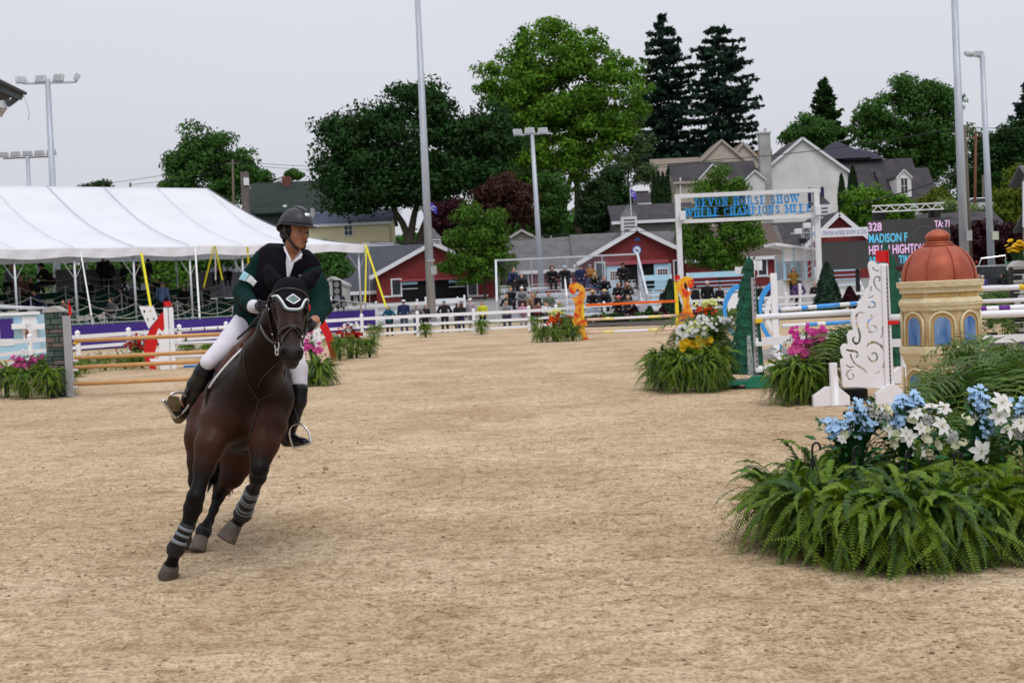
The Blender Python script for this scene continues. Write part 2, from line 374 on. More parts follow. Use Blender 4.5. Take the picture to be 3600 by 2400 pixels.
def clods(name, n, y0, y1, s0, s1, mt, seed):
 g = np.random.default_rng(seed)
 Y = y0 * (y1 / y0) ** g.random(n); X = (g.random(n) * 2 - 1) * (Y * 0.46 + 1.5)
 keep = vnoise(X * 0.5, Y * 1.6, 0.9, 9) + 0.35 * vnoise(X, Y, 0.3, 4) > 0.28 + 0.5 * g.random(n); X = X[keep]; Y = Y[keep]; n = len(X)
 s = s0 + (s1 - s0) * g.random(n) ** 3.5
 base = np.array([(1, 0, 0), (0, 1, 0), (-1, 0, 0), (0, -1, 0), (0, 0, 1), (0, 0, -0.6)], float)
 V = base[None] * (s[:, None, None]) * (0.6 + 0.7 * g.random((n, 6, 1))); V[:, :, 2] *= 0.6
 a = g.random(n) * 6.28; c, q = np.cos(a), np.sin(a)
 x = V[:, :, 0] * c[:, None] - V[:, :, 1] * q[:, None]; y = V[:, :, 0] * q[:, None] + V[:, :, 1] * c[:, None]
 V = np.stack([x * 1.35 + X[:, None], y + Y[:, None], V[:, :, 2] + (sand_z(X, Y) + s * 0.12)[:, None]], 2)
 f = np.array([(0, 1, 4), (1, 2, 4), (2, 3, 4), (3, 0, 4), (1, 0, 5), (2, 1, 5), (3, 2, 5), (0, 3, 5)])
 F = (f[None] + 6 * np.arange(n)[:, None, None]).reshape(-1, 3)
 o = link(name, mesh_np(name, V.reshape(-1, 3), None, F, True, mt))
 return tag(o, 'small loose lumps of damp tan sand scattered over the arena', 'sand clods', kind='stuff')
CLOD = mat('damp_sand', (0.30, 0.205, 0.12), 0.95, (0.47, 0.345, 0.215), 3, spec=0.1, island=0.25)
clods('sand_clods', 62000, 4.8, 45, 0.0025, 0.015, CLOD, 3)
PAVE = mat('grey_walkway', (0.2, 0.2, 0.2), 0.9, (0.26, 0.26, 0.25), 1.5)
pv = sheet('walkway', np.linspace(-60, 70, 27), np.linspace(79, 124, 24), lambda X, Y: tz(Y) + 0.012, PAVE); tag(pv, kind='structure')
# ================================================================ trees
LEAVES = {}
def leafmat(name, c, isl=0.45, tr=0.3, sc=0.35, c2=None):
 return mat(name, c, 0.65, c2 or tuple(q * 0.55 for q in c), sc, trans=tr, island=isl, spec=0.2, detail=3)
L_DARK = leafmat('dark_green_leaves', (0.030, 0.088, 0.018)); L_BRIGHT = leafmat('bright_green_leaves', (0.15, 0.30, 0.020), c2=(0.06, 0.155, 0.012)); L_MID = leafmat('mid_green_leaves', (0.072, 0.18, 0.03))
L_SPRUCE = leafmat('spruce_needles', (0.024, 0.062, 0.038), .35, .1); L_BROWN = leafmat('bronze_leaves', (0.085, 0.035, 0.022)); L_WINE = leafmat('wine_red_leaves', (0.045, 0.008, 0.014)); L_PALE = leafmat('pale_green_leaves', (0.11, 0.19, 0.06))
L_ARBOR = leafmat('arborvitae_leaves', (0.022, 0.06, 0.012), .35, .15); L_YG = leafmat('yellow_green_leaves', (0.14, 0.2, 0.015))
BARK = mat('bark', (0.035, 0.027, 0.02), 0.9, (0.07, 0.055, 0.04), 4, bump=0.4, bscale=8)
def leafquads(C, N_, size, g, elong=1.5):
 n = len(C); t = g.normal(size=(n, 3)); t -= N_ * (t * N_).sum(1)[:, None]; t /= np.maximum(np.linalg.norm(t, axis=1), 1e-6)[:, None]
 b = np.cross(N_, t); s = size * (0.6 + 0.8 * g.random((n, 1)))
 V = np.stack([C - t * s * elong / 2, C - b * s * .42 + N_ * s * .12, C + t * s * elong / 2, C + b * s * .42 + N_ * s * .12], 1)
 return V.reshape(-1, 3)
def crown_mesh(name, blobs, m, n_leaf, size, clump=1.3, seed=0, shell=0.55, droop=0.0, per=130):
 """blobs: (centre, radius xyz). Leaves gather in clumps spread through each blob."""
 g = np.random.default_rng(seed); vol = np.array([b[1][0] * b[1][1] * b[1][2] for b in blobs]) ** (2 / 3); vol /= vol.sum()
 nc = max(8, int(n_leaf / per)); C = []; CR = []
 for b, q in zip(blobs, vol):
  k = max(3, int(nc * q)); d = g.normal(size=(k, 3)); d /= np.linalg.norm(d, axis=1)[:, None]
  rr = (shell + (1.04 - shell) * g.random((k, 1))) ; rr[: k // 5] *= 0.5
  C.append(np.array(b[0]) + d * rr * np.array(b[1])); CR.append(clump * (0.55 + 0.8 * g.random(k)))
 C = np.concatenate(C); CR = np.concatenate(CR); k = len(C)
 idx = g.integers(0, k, n_leaf); d = g.normal(size=(n_leaf, 3)); d[:, 2] = d[:, 2] * .8 + .15; d /= np.linalg.norm(d, axis=1)[:, None]
 rr = CR[idx][:, None] * (0.35 + 0.75 * g.random((n_leaf, 1)) ** 0.6) * np.array([1.15, 1.15, .8]); p = C[idx] + d * rr; p[:, 2] -= droop * g.random(n_leaf) * CR[idx]
 nn = d + 0.55 * g.normal(size=d.shape); nn /= np.linalg.norm(nn, axis=1)[:, None]
 V = leafquads(p, nn, size, g); F = np.arange(len(V)).reshape(-1, 4)
 return mesh_np(name, V, F, None, False, m), C
def to_blob(b, Y, dr=1.0):
 px, py, r = b[0], b[1], b[2]; ry = b[3] if len(b) > 3 else r; c = W(px, py, Y); s = Y / FPX; dy = (b[4] if len(b) > 4 else 0)
 return ((c.x, c.y + dy, c.z), (r * s, r * s * dr, ry * s))
def tree(name, label, cat, Y, blobs, m, base_px, n=12000, size=.3, clump=1.3, trunks=None, seed=1, group='trees behind the showground', trunk_r=.35, limbs=10, dr=.8, base_z=None, **kw):
 base = onground(base_px, Y)
 if base_z is not None: base.z = base_z
 t = thing(name, label, cat, base, group=group)
 bl = [to_blob(b, Y, dr) for b in blobs]; bl = [(tuple(Vector(c) - base), r) for c, r in bl]
 me, C = crown_mesh('crown', bl, m, n, size, clump, seed, **kw); link('crown', me, t)
 g = random.Random(seed); tb = MB()
 cc = Vector((sum(b[0][0] for b in bl) / len(bl), sum(b[0][1] for b in bl) / len(bl), sum(b[0][2] for b in bl) / len(bl)))
 zlow = min(b[0][2] - b[1][2] * .5 for b in bl)
 trs = trunks or [[(0, 0), None]]
 for tr in trs:
  if trunks: pts = [W(x, y, Y) - base for x, y in tr]; pts = [Vector((p.x, p.y * 0 + g.uniform(-.3, .3), p.z)) for p in pts]
  else: fork = Vector((cc.x * .3, 0, max(zlow, .5))); pts = [Vector((0, 0, -.3)), fork * .5, fork, fork.lerp(cc, .6), cc]
  n_ = len(pts); tb.sweep(smooth_pts([tuple(p) for p in pts], 1), [trunk_r * (1.25 if i == 0 else 1 - .75 * i / (2 * n_ - 1)) for i in range(2 * n_)], 8)
  for _ in range(limbs):
   c = Vector(C[g.randrange(len(C))]); st = pts[-2].lerp(pts[-1], g.random()) if n_ > 1 else pts[-1]
   mid = st.lerp(c, .5) + Vector((0, 0, -.12 * (c - st).length)); tb.sweep([st, mid, c], [trunk_r * .38, trunk_r * .22, trunk_r * .07], 5)
 tb.build('trunk', BARK, t, True); return t
def spruce(name, label, Y, tip, base, hw, n_lev, seed, m=L_SPRUCE, asym=0, group='tall spruces behind the white house', cat='tree', dens=1.0, droopy=1.0):
 """tip, base in photo pixels; hw: list of (fraction down, half width px)."""
 b = onground(base[0], Y); T = W(tip[0], tip[1], Y); s = Y / FPX; H = T.z - b.z; t = thing(name, label, cat, b, group=group); g = np.random.default_rng(seed)
 hx = (T.x - b.x); tb = MB(); tb.sweep([(0, 0, -.3), (hx * .5, 0, H * .5), (hx, 0, H)], [.4, .25, .04], 8); tb.build('trunk', BARK, t, True)
 P_, N_ = [], []; br = MB(); zb = W(base[0], base[1], Y).z - b.z
 for i in range(n_lev):
  f = (i + .5) / n_lev; z = H - (H - zb) * f
  w_ = np.interp(f, [q[0] for q in hw], [q[1] for q in hw]) * s
  nb = int(7 + 5 * f)
  for k in range(nb):
   a = 6.283 * (k + g.random()) / nb; L0 = w_ * (0.5 + 0.65 * g.random()); d = np.array([math.cos(a), math.sin(a), 0])
   u = np.linspace(0, 1, 7); dz = (-.30 * droopy * u + .30 * u ** 2.2) * L0 + g.uniform(-.5, .5)
   line = np.array([hx * (z / H), 0, z]) + d * L0 * u[:, None]; line[:, 2] += dz
   br.sweep([tuple(q) for q in line[[0, 3, 6]]], [.09, .05, .015], 3, False)
   ns = int((14 + 34 * L0 / 3) * dens); uu = .1 + .9 * g.random(ns) ** .8; pts = np.stack([np.interp(uu, u, line[:, q]) for q in range(3)], 1)
   side = np.cross(d, [0, 0, 1]); off = g.normal(size=ns) * (.12 + .13 * L0 * (1 - uu) * uu * 2); pts += side * off[:, None]; pts[:, 2] -= np.abs(g.normal(size=ns)) * (.22 * droopy)
   P_.append(pts); q = np.array([0, 0, 1.]) * .6 + g.normal(size=(ns, 3)) * .6; N_.append(q / np.linalg.norm(q, axis=1)[:, None])
 br.build('branches', BARK, t); Pn = np.concatenate(P_); Nn = np.concatenate(N_)
 V = leafquads(Pn, Nn, .5 * (Y / 200), g, 1.9); link('crown', mesh_np('crown', V, np.arange(len(V)).reshape(-1, 4), None, False, m), t); return t
def column_tree(name, label, px, top, bot, wpx, Y, m, seed, group, n=2500, size=.22, pointed=.5):
 b = onground(px, Y); z0 = W(px, bot, Y).z; z1 = W(px, top, Y).z; r = wpx / 2 * Y / FPX; t = thing(name, label, 'tree', (b.x, Y, min(b.z, z0)), group=group); g = np.random.default_rng(seed)
 u = g.random(n) ** .8; a = g.random(n) * 6.283; rad = r * np.minimum(1, ((1 - u) / pointed)) ** .65 * (.8 + .28 * g.random(n)) * (1 + .1 * np.sin(a * 5 + u * 9)); zz = z0 - t.location.z + (z1 - z0) * u
 p = np.stack([rad * np.cos(a), rad * np.sin(a), zz], 1); nn = np.stack([np.cos(a), np.sin(a), .5 + 0 * a], 1) + .5 * g.normal(size=(n, 3)); nn /= np.linalg.norm(nn, axis=1)[:, None]
 V = leafquads(p, nn, size, g); link('crown', mesh_np('crown', V, np.arange(len(V)).reshape(-1, 4), None, False, m), t)
 MB().tube((0, 0, -.2), (0, 0, (z1 - z0) * .8), .12, .03).build('trunk', BARK, t, True); return t
tree('maple_tree', 'broad dark green maple behind the horse barns, left of the tall bright tree', 'tree', 150, [(1330, 430, 90), (1520, 395, 100), (1690, 430, 90), (1200, 520, 85), (1170, 470, 45), (1185, 630, 80), (1300, 590, 150), (1490, 560, 170), (1680, 560, 120), (1760, 520, 70), (1205, 700, 60, 45), (1350, 690, 100, 60), (1520, 660, 110, 70), (1690, 640, 70, 50), (1430, 350, 60)], L_DARK, 1420, 52000, .34, 1.6, [[(1440, 870), (1425, 800), (1380, 730), (1350, 650)], [(1440, 870), (1450, 780), (1470, 700), (1560, 560)], [(1470, 870), (1490, 790), (1540, 690), (1640, 560)]], 1, trunk_r=.55, shell=.5)
tree('tulip_tree', 'tall bright yellow green tree towering over the centre barns', 'tree', 168, [(1945, 130, 70), (2020, 190, 110), (1860, 220, 110), (1750, 260, 60), (2130, 240, 80), (2000, 330, 190), (1850, 360, 130), (2150, 360, 120), (2225, 275, 45), (1780, 340, 60), (1920, 480, 150), (2090, 470, 120), (2190, 440, 60), (1870, 580, 80), (1990, 590, 90), (2075, 560, 70), (1700, 300, 30)], L_BRIGHT, 2035, 50000, .33, 1.35, [[(2035, 850), (2030, 700), (2025, 560), (2000, 380), (1950, 220)], [(1960, 850), (1985, 720), (2010, 600), (2070, 420), (2120, 300)]], 2, trunk_r=.5, limbs=16, shell=.45)
spruce('spruce_tree', 'taller dark spruce with a ragged double tip, left of the pair', 242, (2326, 45), (2345, 600), [(0, 10), (.1, 42), (.22, 95), (.4, 105), (.6, 120), (1, 140)], 20, 3, dens=.95, droopy=1.3)
spruce('spruce_tree', 'dark spruce with long upswept boughs, right of the pair', 236, (2524, 88), (2530, 590), [(0, 30), (.08, 80), (.25, 105), (.45, 160), (.6, 140), (1, 165)], 18, 4, dens=.95, droopy=1.3)
tree('oak_tree', 'round mid green tree beyond the tent roof at left', 'tree', 195, [(700, 520, 70), (640, 600, 55), (760, 545, 80), (850, 570, 60), (700, 640, 100), (820, 640, 85), (620, 560, 30), (870, 620, 45)], L_MID, 770, 20000, .36, 1.5, seed=5, trunk_r=.5)
tree('japanese_maple', 'bronze leaved maple between the dark maple and the bright tree', 'tree', 142, [(1710, 700, 42), (1775, 675, 52), (1830, 700, 42), (1765, 740, 62), (1840, 750, 34)], L_BROWN, 1770, 11000, .26, 1.0, seed=6)
tree('japanese_maple', 'wine red maple beside the tall mast behind the left barn', 'tree', 138, [(1555, 745, 36), (1605, 740, 34), (1565, 800, 42)], L_WINE, 1590, 9000, .26, 1.0, seed=7)
tree('young_maple', 'young leafy green maple in front of the left barn', 'tree', 112, [(1650, 775, 42), (1745, 790, 36), (1640, 850, 70), (1720, 840, 72), (1600, 920, 52), (1690, 930, 85), (1765, 930, 45), (1655, 740, 20), (1745, 760, 18)], L_BRIGHT if 0 else leafmat('maple_leaves', (0.095, 0.21, 0.02)), 1705, 16000, .2, .75, [[(1705, 1100), (1705, 1010), (1700, 950), (1690, 850)]], 8, trunk_r=.14)
tree('young_maple', 'green maple standing behind the letter gate', 'tree', 108, [(2530, 640, 45), (2580, 655, 36), (2480, 690, 45), (2540, 740, 75), (2450, 790, 60), (2600, 790, 60), (2460, 860, 72), (2560, 860, 85), (2635, 850, 42), (2520, 900, 66), (2430, 880, 36)], MATS['maple_leaves'], 2530, 18000, .2, .75, [[(2530, 1040), (2530, 960), (2525, 900), (2530, 760)]], 9, trunk_r=.14)
tree('young_maple', 'bushy bright green tree left of the scoreboard', 'tree', 134, [(3015, 710, 50), (3080, 700, 50), (3005, 790, 52), (3080, 770, 75), (3160, 760, 55), (3130, 710, 40), (2960, 820, 40)], L_BRIGHT, 3060, 13000, .24, .9, seed=10, trunk_r=.2)
tree('birch_tree', 'loose pale green tree left of the spruces', 'tree', 190, [(2200, 430, 40), (2180, 500, 50), (2240, 520, 50), (2190, 590, 55), (2250, 620, 45), (2240, 420, 30)], L_PALE, 2210, 9000, .3, 1.2, seed=11, trunk_r=.2)
tree('thuja_bush', 'dense rounded green evergreen below the bright tree', 'shrub', 150, [(2090, 700, 50, 70), (2090, 770, 60, 50)], L_ARBOR, 2090, 12000, .24, .8, seed=12, shell=.7)
tree('thuja_bush', 'second green evergreen mass left under the bright tree', 'shrub', 155, [(1930, 680, 60, 70), (1930, 770, 70, 50)], MATS['mid_green_leaves'], 1930, 12000, .24, .9, seed=13, shell=.6)
tree('shrubbery_tree', 'dark tree mass between the bright tree and the grey roof', 'tree', 165, [(2170, 700, 50), (2190, 770, 40), (2140, 640, 40)], L_DARK, 2170, 9000, .3, 1.1, seed=14)
for i, (x, t0) in enumerate([(2311, 612), (2327, 602), (2343, 606), (2359, 598)]): column_tree('arborvitae', ['leftmost of four dark columnar evergreens at the cream house', 'second from left of four dark columnar evergreens', 'third from left of four dark columnar evergreens', 'rightmost of four dark columnar evergreens at the cream house'][i], x, t0, 760, 20, 158, L_ARBOR, 20 + i, 'columnar evergreens left of the white house', 1600)
for i, (x, t0, w_) in enumerate([(2968, 612, 28), (3008, 583, 40)]): column_tree('arborvitae', ['shorter narrow evergreen column against the white gable', 'taller narrow evergreen column right of the white gable'][i], x, t0, 780, w_, 158, L_ARBOR, 30 + i, 'columnar evergreens at the white gable', 3000)
spruce('cedar_tree', 'ragged conical conifer behind the white house ridge', 235, (2893, 280), (2930, 520), [(0, 14), (.3, 36), (.6, 60), (1, 90)], 16, 15, L_DARK, group='trees behind the white house', dens=1.3, droopy=.5)
tree('oak_tree', 'rounded green tree left of the ragged conifer behind the ridge', 'tree', 225, [(2830, 455, 55, 45), (2890, 470, 50, 40), (2790, 480, 30, 25)], L_MID, 2840, 9000, .36, 1.3, seed=16, group='trees behind the white house')
tree('oak_tree', 'large spreading green tree behind the right house roofs', 'tree', 215, [(3080, 400, 60), (3180, 340, 70), (3260, 330, 70), (3330, 370, 60), (3120, 470, 100), (3250, 460, 110), (3340, 500, 70), (3300, 600, 80), (3220, 560, 80), (3030, 440, 50)], L_MID, 3230, 34000, .38, 1.6, seed=17, trunk_r=.5, group='trees behind the white house')
tree('oak_tree', 'dark green tree right of the right light mast', 'tree', 200, [(3560, 480, 70), (3480, 520, 70), (3430, 600, 70), (3560, 600, 90), (3500, 680, 90), (3600, 720, 70), (3640, 520, 80)], L_DARK, 3530, 26000, .36, 1.5, seed=18, group='trees behind the white house')
tree('locust_tree', 'yellow green feathery tree low at the right edge', 'tree', 160, [(3560, 680, 50, 35), (3520, 740, 50, 35), (3600, 620, 40), (3580, 760, 50)], L_YG, 3560, 9000, .3, 1.1, seed=19, group='trees behind the white house')
spruce('spruce_tree', 'small dark spruce cut by the right picture edge', 225, (3620, 262), (3620, 560), [(0, 12), (.3, 60), (1, 85)], 14, 20, group='trees behind the white house')
spruce('hemlock_tree', 'dark hemlock showing behind the left side of the bright tree', 200, (1838, 92), (1840, 700), [(0, 10), (.15, 30), (.35, 110), (.6, 130), (1, 140)], 24, 21, group='trees behind the showground')
tree('japanese_maple', 'wine red maple behind the right masts and scoreboard', 'tree', 128, [(3360, 860, 60), (3430, 830, 60), (3500, 820, 60), (3400, 930, 70), (3500, 920, 70), (3570, 860, 60), (3600, 930, 50)], L_WINE, 3450, 15000, .26, 1.0, seed=22)
tree('privet_bush', 'round light green bush left of the right tall mast', 'shrub', 150, [(3300, 705, 34, 28), (3260, 720, 25, 20)], L_YG, 3300, 5000, .24, .8, seed=23)
tree('hydrangea_bush', 'bush with creamy blossoms above the grey roof', 'shrub', 148, [(3340, 730, 40, 22), (3390, 740, 40, 18)], leafmat('cream_blossom', (0.42, 0.45, 0.25), c2=(0.1, 0.2, 0.04)), 3365, 4000, .22, .7, seed=24)
for i, (bl, px, lab) in enumerate([([(50, 960, 80, 60), (150, 960, 60, 60), (-60, 950, 80, 70)], 60, 'leafy green tree seen under the tent at the left edge'), ([(360, 940, 60, 50), (420, 930, 50, 50)], 385, 'leafy green tree under the tent between two valance posts'), ([(500, 940, 70, 60), (590, 950, 75, 60), (640, 990, 50, 50)], 560, 'leafy green tree under the tent right of the yellow strap'), ([(690, 900, 60, 40), (780, 890, 70, 40), (860, 890, 60, 40)], 780, 'leafy green tree under the tent behind the rider'), ([(1150, 900, 30, 30), (1180, 940, 20, 30)], 1160, 'small green tree peeking out beside the rider shoulder')]):
 tree('linden_tree', lab, 'tree', 104 + i, bl, L_MID if i != 2 else MATS['maple_leaves'], px, 9000, .24, .9, seed=40 + i, group='trees behind the tent')
tree('linden_tree', 'tip of a dark tree just above the tent ridge', 'tree', 190, [(330, 665, 35, 15), (362, 652, 18, 14)], L_DARK, 345, 2500, .3, .8, seed=50, group='trees behind the tent')
tree('linden_tree', 'small pale tree above the dark green roof', 'tree', 200, [(1040, 615, 28, 14), (930, 620, 16, 14), (590, 650, 22, 12)], L_MID, 1030, 3500, .3, .8, seed=51, group='trees behind the tent')
g9 = np.random.default_rng(5); C9 = []
V9 = []
far = [( (px), 800 - 45 * math.sin(px * .004) - rng.uniform(0, 35)) for px in range(-600, 4300, 60)]
bl9 = [to_blob((x, y + 60 - .045 * (x - 1800), 75, 60), 260 + rng.uniform(-15, 15), 1) for x, y in far]
me9, _ = crown_mesh('far_wood', bl9, L_MID, 60000, .9, 2.6, 77, .5); o9 = link('far_wood', me9); tag(o9, 'far line of woods closing the horizon behind the houses', 'woods', kind='stuff')
def cone_bush(name, label, px, top, bot, w_, Y, m, seed, grp, n=2500): return column_tree(name, label, px, top, bot, w_, Y, m, seed, grp, n, .13, 1.0)
cone_bush('young_spruce', 'small dark conifer left of the carved white jump wing', 2912, 925, 1085, 95, 67, L_SPRUCE, 60, 'small conifers at the ring edge', 5000)
cone_bush('young_spruce', 'small dark conifer behind the right flame standard', 2362, 985, 1110, 75, 67, L_SPRUCE, 61, 'small conifers at the ring edge', 4000)
cone_bush('young_spruce', 'small dark spruce by the judge stand, half hidden by the blue striped rail', 2990, 1010, 1075, 60, 67, L_WINE, 62, 'small conifers at the ring edge', 2500)
# ================================================================ buildings
ROOFG = mat('grey_shingle', (0.10, 0.10, 0.105), 0.9, (0.15, 0.145, 0.145), 1.2, bump=0.3, bscale=5); ROOFD = mat('dark_shingle', (0.035, 0.033, 0.04), 0.9, (0.07, 0.062, 0.066), .9, bump=0.3, bscale=5)
ROOFB = mat('brown_shingle', (0.09, 0.065, 0.055), 0.9, (0.13, 0.10, 0.085), 1.2, bump=0.3, bscale=5); ROOFT = mat('tan_shingle', (0.19, 0.155, 0.125), 0.9, (0.24, 0.2, 0.165), 1.2)
ROOFBL = mat('blue_grey_shingle', (0.10, 0.12, 0.18), 0.9, (0.13, 0.15, 0.22), 1.2); ROOFGR = mat('dark_green_roof', (0.012, 0.022, 0.018), 0.8, (0.02, 0.034, 0.027), .8)
STUC = mat('white_stucco', (0.74, 0.715, 0.71), 0.85, (0.58, 0.56, 0.555), .35, bump=0.15, bscale=3); CREAM = mat('cream_siding', (0.50, 0.44, 0.37), 0.8, (0.44, 0.385, 0.32), .6); YELW = mat('pale_yellow_siding', (0.74, 0.65, 0.42), 0.8, (0.68, 0.60, 0.39), .6)
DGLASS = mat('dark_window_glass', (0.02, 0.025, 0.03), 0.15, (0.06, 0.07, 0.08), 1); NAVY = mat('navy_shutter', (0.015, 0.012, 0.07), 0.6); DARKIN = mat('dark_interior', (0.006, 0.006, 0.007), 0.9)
PINKTR = mat('pink_door_rail', (0.35, 0.07, 0.09), 0.6); STONEG = mat('grey_green_siding', (0.12, 0.125, 0.11), 0.8); BRICKC = mat('brick_chimney', (0.2, 0.07, 0.05), 0.85, (0.12, 0.05, 0.04), 2)
def zx(px, py, Y): p = W(px, py, Y); return p.x, p.z
class Bld:
 def __init__(s, name, label, cat, px, Y, group=None):
  s.Y = Y; b = onground(px, Y); s.o = Vector((b.x, Y, b.z)); s.t = thing(name, label, cat, s.o, group=group); s.g = b.z
 def pt(s, px, py, dy=0.0): p = W(px, py, s.Y); return Vector((p.x - s.o.x, dy, p.z - s.o.z))
 def put(s, mb, name, m, parent=None, **k): return mb.build(name, m, parent or s.t, **k)
 def block(s, x0, x1, z0, z1, y0, y1, name, m): return s.put(MB().bx(x0, x1, y0, y1, z0, z1), name, m)
 def gable_y(s, x0, x1, ze, zr, y0, y1, wm, rm, over=.35, zb=-1.5, th=.18, wn='wall', trim=WHITE, tw=.3):
  xm = (x0 + x1) / 2; s.put(MB().prism([(x0, y0, zb), (x1, y0, zb), (x1, y0, ze), (xm, y0, zr), (x0, y0, ze)], (0, y1 - y0, 0)), wn, wm)
  sl = (zr - ze) / ((x1 - x0) / 2)
  for a, nm in ((-1, 'roof'), (1, 'roof')):
   xe = x0 - over if a < 0 else x1 + over; z_e = ze - over * sl
   s.put(MB().prism([(xm, y0 - over, zr + .03), (xe, y0 - over, z_e + .03), (xe, y0 - over, z_e + th + .03), (xm, y0 - over, zr + th + .03)], (0, y1 - y0 + 2 * over, 0)), nm, rm)
   if trim: s.put(MB().beam((xm, y0 - over - .04, zr - .02), (xe, y0 - over - .04, z_e - .02), .07, tw, (0, 0, 1)), 'barge_board', trim)
 def gable_x(s, x0, x1, ze, zr, y0, y1, wm, rm, over=.4, zb=-1.5, th=.18, trim=WHITE, lw=True):
  ym = (y0 + y1) / 2; s.put(MB().prism([(x0, y0, zb), (x0, y1, zb), (x0, y1, ze), (x0, ym, zr), (x0, y0, ze)], (x1 - x0, 0, 0)), 'wall', wm)
  sl = (zr - ze) / (ym - y0)
  for a in (-1, 1):
   ye = y0 - over if a < 0 else y1 + over; z_e = ze - over * sl
   s.put(MB().prism([(x0 - over, ym, zr + .03), (x0 - over, ye, z_e + .03), (x0 - over, ye, z_e + th + .03), (x0 - over, ym, zr + th + .03)], (x1 - x0 + 2 * over, 0, 0)), 'roof', rm)
  if trim: s.put(MB().bx(x0 - over, x1 + over, y0 - over - .08, y0 - over - .01, ze - over * sl - .12, ze - over * sl + .2), 'fascia', trim)
 def window(s, x, z, w_, h, y=0, fr=WHITE, shut=None, mull=True, glass=DGLASS, nx=2, ny=2):
  f = MB(); t_ = .12
  f.bx(x - w_ / 2 - t_, x - w_ / 2, y - .09, y + .02, z - t_, z + h + t_).bx(x + w_ / 2, x + w_ / 2 + t_, y - .09, y + .02, z - t_, z + h + t_).bx(x - w_ / 2, x + w_ / 2, y - .09, y + .02, z + h, z + h + t_).bx(x - w_ / 2 - .05, x + w_ / 2 + .05, y - .14, y + .02, z - t_, z - .002)
  o = s.put(f, 'window', fr); s.put(MB().bx(x - w_ / 2, x + w_ / 2, y - .03, y - .015, z, z + h), 'pane', glass, o)
  if mull:
   g = MB()
   for i in range(1, nx): g.bx(x - w_ / 2 + w_ * i / nx - .03, x - w_ / 2 + w_ * i / nx + .03, y - .07, y - .032, z, z + h)
   for i in range(1, ny): g.bx(x - w_ / 2, x + w_ / 2, y - .068, y - .034, z + h * i / ny - .03, z + h * i / ny + .03)
   s.put(g, 'mullions', fr, o)
  if shut:
   for a in (-1, 1): s.put(MB().bx(x + a * (w_ / 2 + .14), x + a * (w_ / 2 + .62), y - .08, y - .01, z - .05, z + h + .05), 'shutter', shut)
  return o
 def cupola(s, x, z, w_, h, rh, y, wm=WHITE, rm=ROOFG, vane=True):
  s.put(MB().box((x, y, z + h / 2), (w_, w_, h)), 'cupola', wm)
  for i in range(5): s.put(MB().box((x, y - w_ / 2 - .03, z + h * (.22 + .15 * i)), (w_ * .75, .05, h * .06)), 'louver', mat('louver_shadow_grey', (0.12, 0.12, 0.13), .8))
  s.put(MB().lathe([(w_ * .78, 0), (w_ * .74, .06), (w_ * .3, rh * .55), (.04, rh)], (x, y, z + h), 4, R(45)), 'cupola_roof', rm)
b = Bld('horse_barn', 'red barn with blue and white round emblem on its gable behind the bleachers', 'barn', 2237, 118)
ap = b.pt(2237, 805); el = b.pt(2027, 926); er = b.pt(2447, 926 - 19); xm = ap.x; hw_ = (er.x - el.x) / 2
b.gable_y(xm - hw_ + .4, xm + hw_ - .4, el.z + .2, ap.z, 0, 9, REDW, ROOFG, over=.5, trim=WHITE, tw=.38)
pr = b.pt(2110, 812); le = b.pt(2045, 925); xr = b.pt(2760, 850).x; xl = b.pt(2008, 820).x
b.gable_x(xl + .5, xr, le.z, pr.z - .2, 1.2, 9.5, REDW, ROOFG, trim=WHITE)
c0 = b.pt(2196, 764); c1 = b.pt(2253, 808); cw = c1.x - c0.x; b.cupola(xm - .3, c1.z - .6, cw, c0.z - c1.z + .9, 1.15, 4.0)
q = b.pt(2239, 879); cm = MB(); em = b.put(MB().add(*(lambda n, r: ([(r * math.cos(6.2832 * k / n) + q.x, -.08, r * math.sin(6.2832 * k / n) + q.z) for k in range(n)] + [(r * math.cos(6.2832 * k / n) + q.x, -.0, r * math.sin(6.2832 * k / n) + q.z) for k in range(n)], [tuple(range(n)), tuple(range(2 * n - 1, n - 1, -1))] + [(k, k + n, (k + 1) % n + n, (k + 1) % n) for k in range(n)]))(28, .42)), 'round_emblem', mat('emblem_blue', (0.04, 0.16, 0.5), .5))
def disc(c, r, y, n=28, sx_=1, sz_=1): return [(c.x + r * sx_ * math.cos(6.2832 * k / n), y, c.z + r * sz_ * math.sin(6.2832 * k / n)) for k in range(n)]
b.put(MB().prism(disc(q, .33, -.10), (0, .02, 0)), 'emblem_face', WHITE, em); b.put(MB().prism([(q.x - .2, -.12, q.z + .12), (q.x - .05, -.12, q.z + .1), (q.x + .2, -.12, q.z - .06), (q.x + .08, -.12, q.z - .14), (q.x - .12, -.12, q.z - .02)], (0, .02, 0)), 'emblem_horse_mark', MATS['emblem_blue'], em)
q = b.pt(2241, 841); b.put(MB().prism([(q.x - .28, -.06, q.z - .12), (q.x + .28, -.06, q.z - .14), (q.x + .18, -.06, q.z + .02), (q.x - .02, -.06, q.z + .2), (q.x - .14, -.06, q.z + .05)], (0, .04, 0)), 'blue_gable_mark', MATS['emblem_blue'])
d0 = b.pt(2130, 930); d1 = b.pt(2355, 1045)
b.block(d0.x, d1.x, b.pt(2200, 930).z - .02, b.pt(2200, 922).z + .12, -.30, -.02, 'door_rail', PINKTR)
zt = b.pt(2200, 931).z; zb_ = b.pt(2300, 1040).z - .8
b.block(b.pt(2195, 0 + 931).x, b.pt(2300, 931).x, zb_, zt, -.04, -.01, 'doorway', DARKIN)
